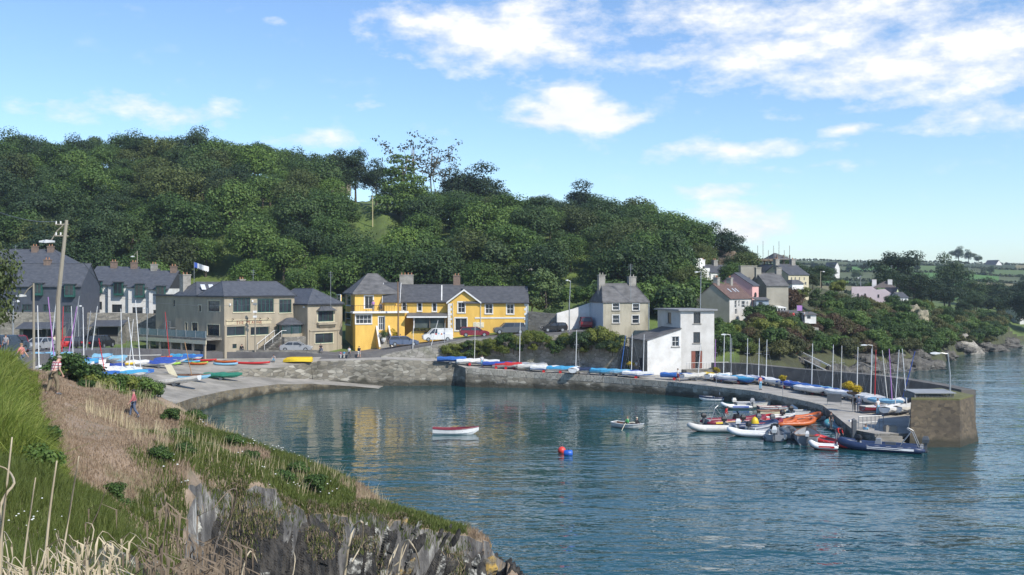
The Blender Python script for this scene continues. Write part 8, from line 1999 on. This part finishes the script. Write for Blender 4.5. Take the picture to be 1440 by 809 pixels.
p=gp(*vp('D',1290,702)); lamp('street lamp on the quay to the right of the white quay house',g('D',1290),h('D',450),p,g('D',1232),h('D',453))
p=gp(*vp('G',412,330)); lamp('street lamp behind the dinghies along the pier parapet',g('G',411),h('G',57),p,g('G',348),h('G',60))
lamp('street lamp standing on top of the pier tower',g('G',820),h('G',100),Vector((X(g('G',832),90.3),90.3,zt+.1)),g('G',725),h('G',105))
p=ray(g('E',870),430,214); p.z=ground(g('E',870),214); lamp('street lamp on the upper road of the village',g('E',872),h('E',185),p,g('E',897),h('E',190),mat=M('buff concrete pole',(.45,.40,.28)))
p=Vector((X(g('N',570),233),233,9)); lamp('street lamp left of the pale pink house',g('N',570),h('N',218),p,g('N',552),h('N',232))
p=road_at(g('A',62),4.5); lamp('short street lamp near the left edge behind the cars',g('A',63),h('A',485),p,g('A',92),h('A',486))
p=Vector((X(g('A',372),146),146,4.8)); lamp('small street lamp by the white terrace wall, left one',g('A',366),h('A',506),p,g('A',388),h('A',508))
p=Vector((X(g('A',697),147),147,4.8)); lamp('small street lamp by the white terrace wall, right one',g('A',699),h('A',517),p,g('A',678),h('A',519))
woodp=M('grey wooden pole',(.34,.31,.24),.9,(.24,.21,.16),scale=2,stretch=(1,1,.12),detail=7)
p=Vector((X(g('A',275),66),66,0)); p.z=float(gz(p.x,p.y))
UP=lamp('tall grey wooden utility pole with a lamp arm at the left',g('A',316),h('A',100),p,g('A',187),h('A',203),r_=.15,mat=woodp,name='utility_pole')
topx=X(g('A',316),66)-p.x; H=zat(h('A',100),66)-p.z
for k,dzz in enumerate((.25,1.0)):
    m=MB(); m.box(topx-.75,topx+.1,-.05,.05,H-dzz-.08,H-dzz); m.build('crossbar',woodp,UP)
    for x in (topx-.7,topx-.4): m=MB(); m.cyl((x,0,H-dzz),(x,0,H-dzz+.18),.05,n=8); m.build('insulator',white,UP)
p2=Vector((X(g('A',160),80),80,0)); p2.z=float(gz(p2.x,p2.y)); lamp('shorter grey wooden pole with a lamp at the far left',g('A',159),h('A',400),p2,g('A',78),h('A',460),r_=.10,mat=woodp,name='utility_pole')
p3=Vector((X(g('B',714),143.4),143.4,4.0)); UB=lamp('slim wooden pole carrying boxes in front of the beige hotel',g('B',714),h('B',280),p3,None,r_=.09,mat=woodp,name='utility_pole')
for zz in (.3,1.4,2.1): m=MB(); Hq=zat(h('B',280),143.4)-4.0; m.box(-.28,.22,-.14,.14,Hq-zz-.2,Hq-zz+.1); m.build('junction_box',white if zz>1 else metal,UB)
p4=road_at(g('C',450),1.8); lamp('brown wooden pole standing before the yellow guesthouse gable',g('C',447),h('C',118),p4,None,r_=.12,mat=M('brown pole',(.22,.14,.08),.9),name='utility_pole')
p5=Vector((X(193,173),173,8)); lamp('pole with a small lamp behind the white terrace roofs',193,353,p5,184,361,r_=.09,mat=woodp,name='utility_pole')
p6=gpt(524,229); o=lamp('pale post standing in the green field below the cedar',524,275,p6,None,r_=.10,mat=M('pale post',(.55,.48,.25)),name='field_post'); o['category']='post'
for px,top,d,l in ((465,382,150,'television aerial mast on the right wing of the beige hotel'),(887,371,150,'tall thin aerial mast behind the grey house'),(356,379,155,'thin aerial mast on the hotel ridge'),(1254,373,262,'thin mast among the trees beyond the pink house'),(22,345,168,'thin aerial on the dark houses')):
    p=Vector((X(px,d),d,0)); p.z=zat(top,d)-5.5; o=thing('aerial',l,'aerial',p); m=MB(); m.cyl((0,0,0),(0,0,5.5),.035,n=5); m.build('mast',metal,o)
    for zz in (5.3,5.0,4.7): m=MB(); m.box(-.35,.35,-.02,.02,zz-.015,zz+.015); m.build('aerial_rod',metal,o)
def wire(label,a,b_,sag,r_=.015):
    m=MB(); a=Vector(a); b_=Vector(b_); m.tube([a+(b_-a)*t-Vector((0,0,sag*4*t*(1-t))) for t in np.linspace(0,1,15)],r_,4); tag(m.build('overhead_wire',pt_('dgrey')),label,'wire')
Pt=UP.location+Vector((topx,0,H-.2))
wire('thick overhead wire running up left from the tall pole',Pt+Vector((-.7,0,.1)),ray(-40,282,50),.35,.022)
wire('stay wire slanting from the tall pole to the white terrace',Pt+Vector((0,0,-1.2)),ray(150,412,78),.0,.02)
wire('thin overhead wire crossing in front of the terrace and the beige hotel',ray(-30,378,100),ray(*vp('B',714,300),143.4),1.4,.015)
wire('thin overhead wire from the hotel pole to the yellow guesthouse pole',ray(*vp('B',714,290),143.4),Vector((X(g('C',447),152),152,zat(h('C',130),152))),1.0,.015)
# flag on the hotel roof
p=Vector((X(273,166),166,12.0)); o=thing('flag','blue and white flag blowing from a pole behind the beige hotel roof','flag',p); m=MB(); Hf=zat(368,166)-12; m.cyl((0,0,0),(0,0,Hf),.04,n=5); m.build('pole',metal,o)
m=MB(); n=10
for i in range(n):
    m.cur=0 if i<2 else 1
    a=[(i+q_)/n for q_ in (0,1)]; m.poly([(2.4*t,.25*math.sin(t*7),Hf-.1-t*.75-dz_) for t,dz_ in ((a[0],0),(a[1],0),(a[1],.75),(a[0],.95))])
m.build('flag_cloth',[pt_('royal'),pt_('white')],o,recalc=False)
# yellow flower baskets on posts
fr=np.random.default_rng(5)
for v,x,y0,y1,yb,nb,l in (('D',660,612,650,694,1,'yellow flower basket on a post before the store on the quay'),('F',322,72,118,205,1,'yellow flower basket on a post by the white quay house'),('F',772,122,172,272,1,'yellow flower basket on a post halfway along the pier'),('F',1245,180,262,382,2,'large double yellow flower basket on a post above the couple')):
    px,py=vp(v,x,yb); p=gp(px,py); o=thing('flower_basket',l,'flower basket',p); zt_=zat(vp(v,0,y0)[1],p.y)-p.z; zb_=zat(vp(v,0,y1)[1],p.y)-p.z; rr_=(zt_-zb_)*.62
    m=MB(); m.cyl((0,0,0),(0,0,zb_+.2),.04,n=6); m.build('post',metal,o)
    cl=[(k*.9-(nb-1)*.45+fr.normal(0,.18),fr.normal(0,.2),(zt_+zb_)/2+(.25 if nb>1 and k==0 else -.05)+fr.normal(0,.08),rr_*.55,.7) for k in range(nb) for _ in range(7)]
    P,N=crown_pts(fr,cl,900*nb); np_mesh('flowers',leaf_quads(P,N,.15,fr),4,LEAF['yellow'],o)
    m=MB(); m.ball((0,0,zb_+.2),(.32*nb,.3,.28),10,5,.3,-1); m.build('basket',M('brown basket',(.12,.08,.05)),o)
# flower pots by the yellow house steps
for x,y,l in ((357,500,'white pot with a small shrub left of the yellow house passage'),(430,500,'white pot with yellow flowers right of the yellow house passage')):
    px,py=vp('C',x,y); d=151.8; p=Vector((X(px,d),d,zdown(X(px,d),d))); p.z=zat(py,d); o=thing('flower_pot',l,'flower pot',p)
    m=MB(); m.tube([(0,0,0),(0,0,.3),(0,0,.6),(0,0,.68)],[.2,.34,.38,.36],10); m.build('pot',white,o)
    P,N=crown_pts(fr,[(fr.normal(0,.15),fr.normal(0,.15),1.2+fr.normal(0,.2),.42,.9) for _ in range(7)],700); np_mesh('shrub',leaf_quads(P,N,.16,fr),4,LEAF['mid' if x<400 else 'yellow'],o)
v0,vb,Fv=GHv; m4=Matrix.Translation(GH.O)@Matrix.Rotation(GH.rz,4,'Z')
P,N=crown_pts(fr,[(v0+.3+k*.55,-2.05,vb+.12,.32,.7) for k in range(int((-.6-v0)/.55))],1800); o=np_mesh('planting',leaf_quads(P,N,.16,fr),4,LEAF['bronze'],GH.root)
mb=MB(); mb.box(v0+.1,-.5,-2.2,-1.91,vb-.12,vb+.1); mb.build('planter',M('planter wood',(.2,.15,.08)),GH.root)
# pier furniture
px,py=vp('G',405,512); p=gp(px,py); o=thing('pier_rail','grey metal railing at the landing on the pier','railing',p,R_(15)); m=MB()
for k in range(7): m.cyl((-1.3+k*.43,0,0),(-1.3+k*.43,0,1.15),.035,n=5)
m.cyl((-1.3,0,1.15),(1.3,0,1.15),.04,n=5); m.cyl((-1.3,0,.6),(1.3,0,.6),.03,n=5); m.build('rail',metal,o)
px,py=vp('G',205,385); p=gp(px,py); o=thing('notice_board','dark notice board on metal legs on the pier','notice board',p,R_(-20))
m=MB(); m.box(-.75,.75,-.04,.04,.35,1.2); m.build('board',pt_('dgrey'),o)
for x in (-.7,.7): m=MB(); m.cyl((x,0,0),(x,0,1.3),.04,n=6); m.build('leg',metal,o)
px,py=vp('G',312,525); p=onz(px,py,.9); mb=MB(); mb.box(-.18,.18,-.18,.18,-2.5,1.0); mb.loft([[(-.18,-.18,1.003),(.18,-.18,1.003),(.18,.18,1.003),(-.18,.18,1.003)],[(-.05,-.05,1.15),(.05,-.05,1.15),(.05,.05,1.15),(-.05,.05,1.15)]]); tag(mb.build('mooring_post',pt_('dgrey'),loc=p),'dark square mooring post at the corner of the landing','post')
px,py=vp('G',508,527); p=gp(px,py); tag((lambda m:(m.box(-.5,.5,-.35,.35,0,.5),m.box(-.42,.42,-.28,.28,.503,.58),m.build('stone_block',conc2,loc=p))[2])(MB()),'square stone block on the pier end near the tower','block')
# stair with white rails on the slope behind the pier
a=ray(1117,497,155); b_=ray(1166,521,146); o=thing('slope_stair','white railed stair with an orange top end coming down the slope behind the pier','stair',a); q=b_-a
m=MB(); n=14
for k in range(n): t=k/n; c=q*t; m.box(c.x-.1,c.x+.5,c.y-.7,c.y+.7,c.z-.4,c.z-.3)
m.build('treads',wood,o)
for dy in (-.7,.7): m=MB(); m.tube([(0,dy,.7),tuple(q+Vector((0,dy,.7)))],.07,6); m.tube([(0,dy,-.3),tuple(q+Vector((0,dy,-.3)))],.09,6); m.build('handrail',white,o)
m=MB(); m.obox((-.2,0,.4),(1.3,1.6,.5),Matrix.Rotation(.5,3,'Y')); m.build('orange_float',pt_('orange'),o)
# garden things in the village
for v,x,y,w_,hh,d,mt,nm,l in (('E',505,548,3.3,1.7,166,wood,'garden_shed','brown garden hut under the white cottage'),('E',692,490,2.6,1.0,172,white,'garden_hut','small white hut in the terrace garden below the tall house'),('E',808,492,2.0,.8,170,whitew,'garden_hut','low white hut at the right of the terrace garden'),('E',505,440,2.2,1.9,170,M('pale blue shed',(.30,.36,.42)),'garden_shed','pale blue shed between the pink and the tall house')):
    px,py=vp(v,x,y); p=ray(px,py,d); o=thing(nm,l,'shed',p,.1); m=MB(); m.box(-w_/2,w_/2,0,2,-.7,hh); m.build('wall',mt,o); m=MB(); m.corners([(xx,yy,zz+q_) for xx in (-w_/2-.15,w_/2+.15) for yy,zz in ((-.25,hh),(2.2,hh+.4)) for q_ in (.003,.1)]); m.build('roof',slate_w,o); m=MB(); m.box(-w_*.3,w_*.0,-.03,.01,hh*.2,hh*.85); m.build('window',glass(),o)
px,py=vp('E',722,470); p=ray(px,py,170); o=thing('garden_flag','purple and white flag in the terrace garden','flag',p); m=MB(); m.cyl((0,0,-1.5),(0,0,1.9),.04,n=5); m.build('pole',metal,o); m=MB(); m.box(.03,.9,-.02,.02,.9,1.8); m.build('flag_cloth',pt_('lilac'),o)
gdn=random.Random(2)
for i in range(7):
    px,py=vp('E',600+i*33+gdn.uniform(-8,8),gdn.uniform(486,505)); p=ray(px,py,169+gdn.uniform(0,4)); person('person in bright summer clothes in the terrace garden of the village',p+Vector((0,0,-.3)),gdn.uniform(0,6),'stand',('shirt',gdn.choice(['red','white','navy','pink'])),('trousers','dgrey'),group='people in the terrace garden')
mb=MB(); p=ray(*vp('E',730,515),168); seg_wall('garden_terrace','pale low wall along the front of the terrace garden',[(X(g('E',x_),d),d,0) for x_,d in ((545,166),(700,167),(860,169))],[zat(h('E',y_),d) for y_,d in ((500,166),(512,167),(545,169))],cem,th=5.5)

# ================================================================== air
m=bpy.data.materials.new('haze air'); m.use_nodes=True; nt=m.node_tree; nt.nodes.clear()
v=nt.nodes.new('ShaderNodeVolumePrincipled'); v.inputs['Density'].default_value=.00018; v.inputs['Color'].default_value=(.75,.86,1,1); v.inputs['Anisotropy'].default_value=.2
o=nt.nodes.new('ShaderNodeOutputMaterial'); nt.links.new(v.outputs[0],o.inputs['Volume'])
mb=MB(); mb.box(-9200,9200,-1300,12200,-6,75); tag(mb.build('haze',m),kind='stuff')
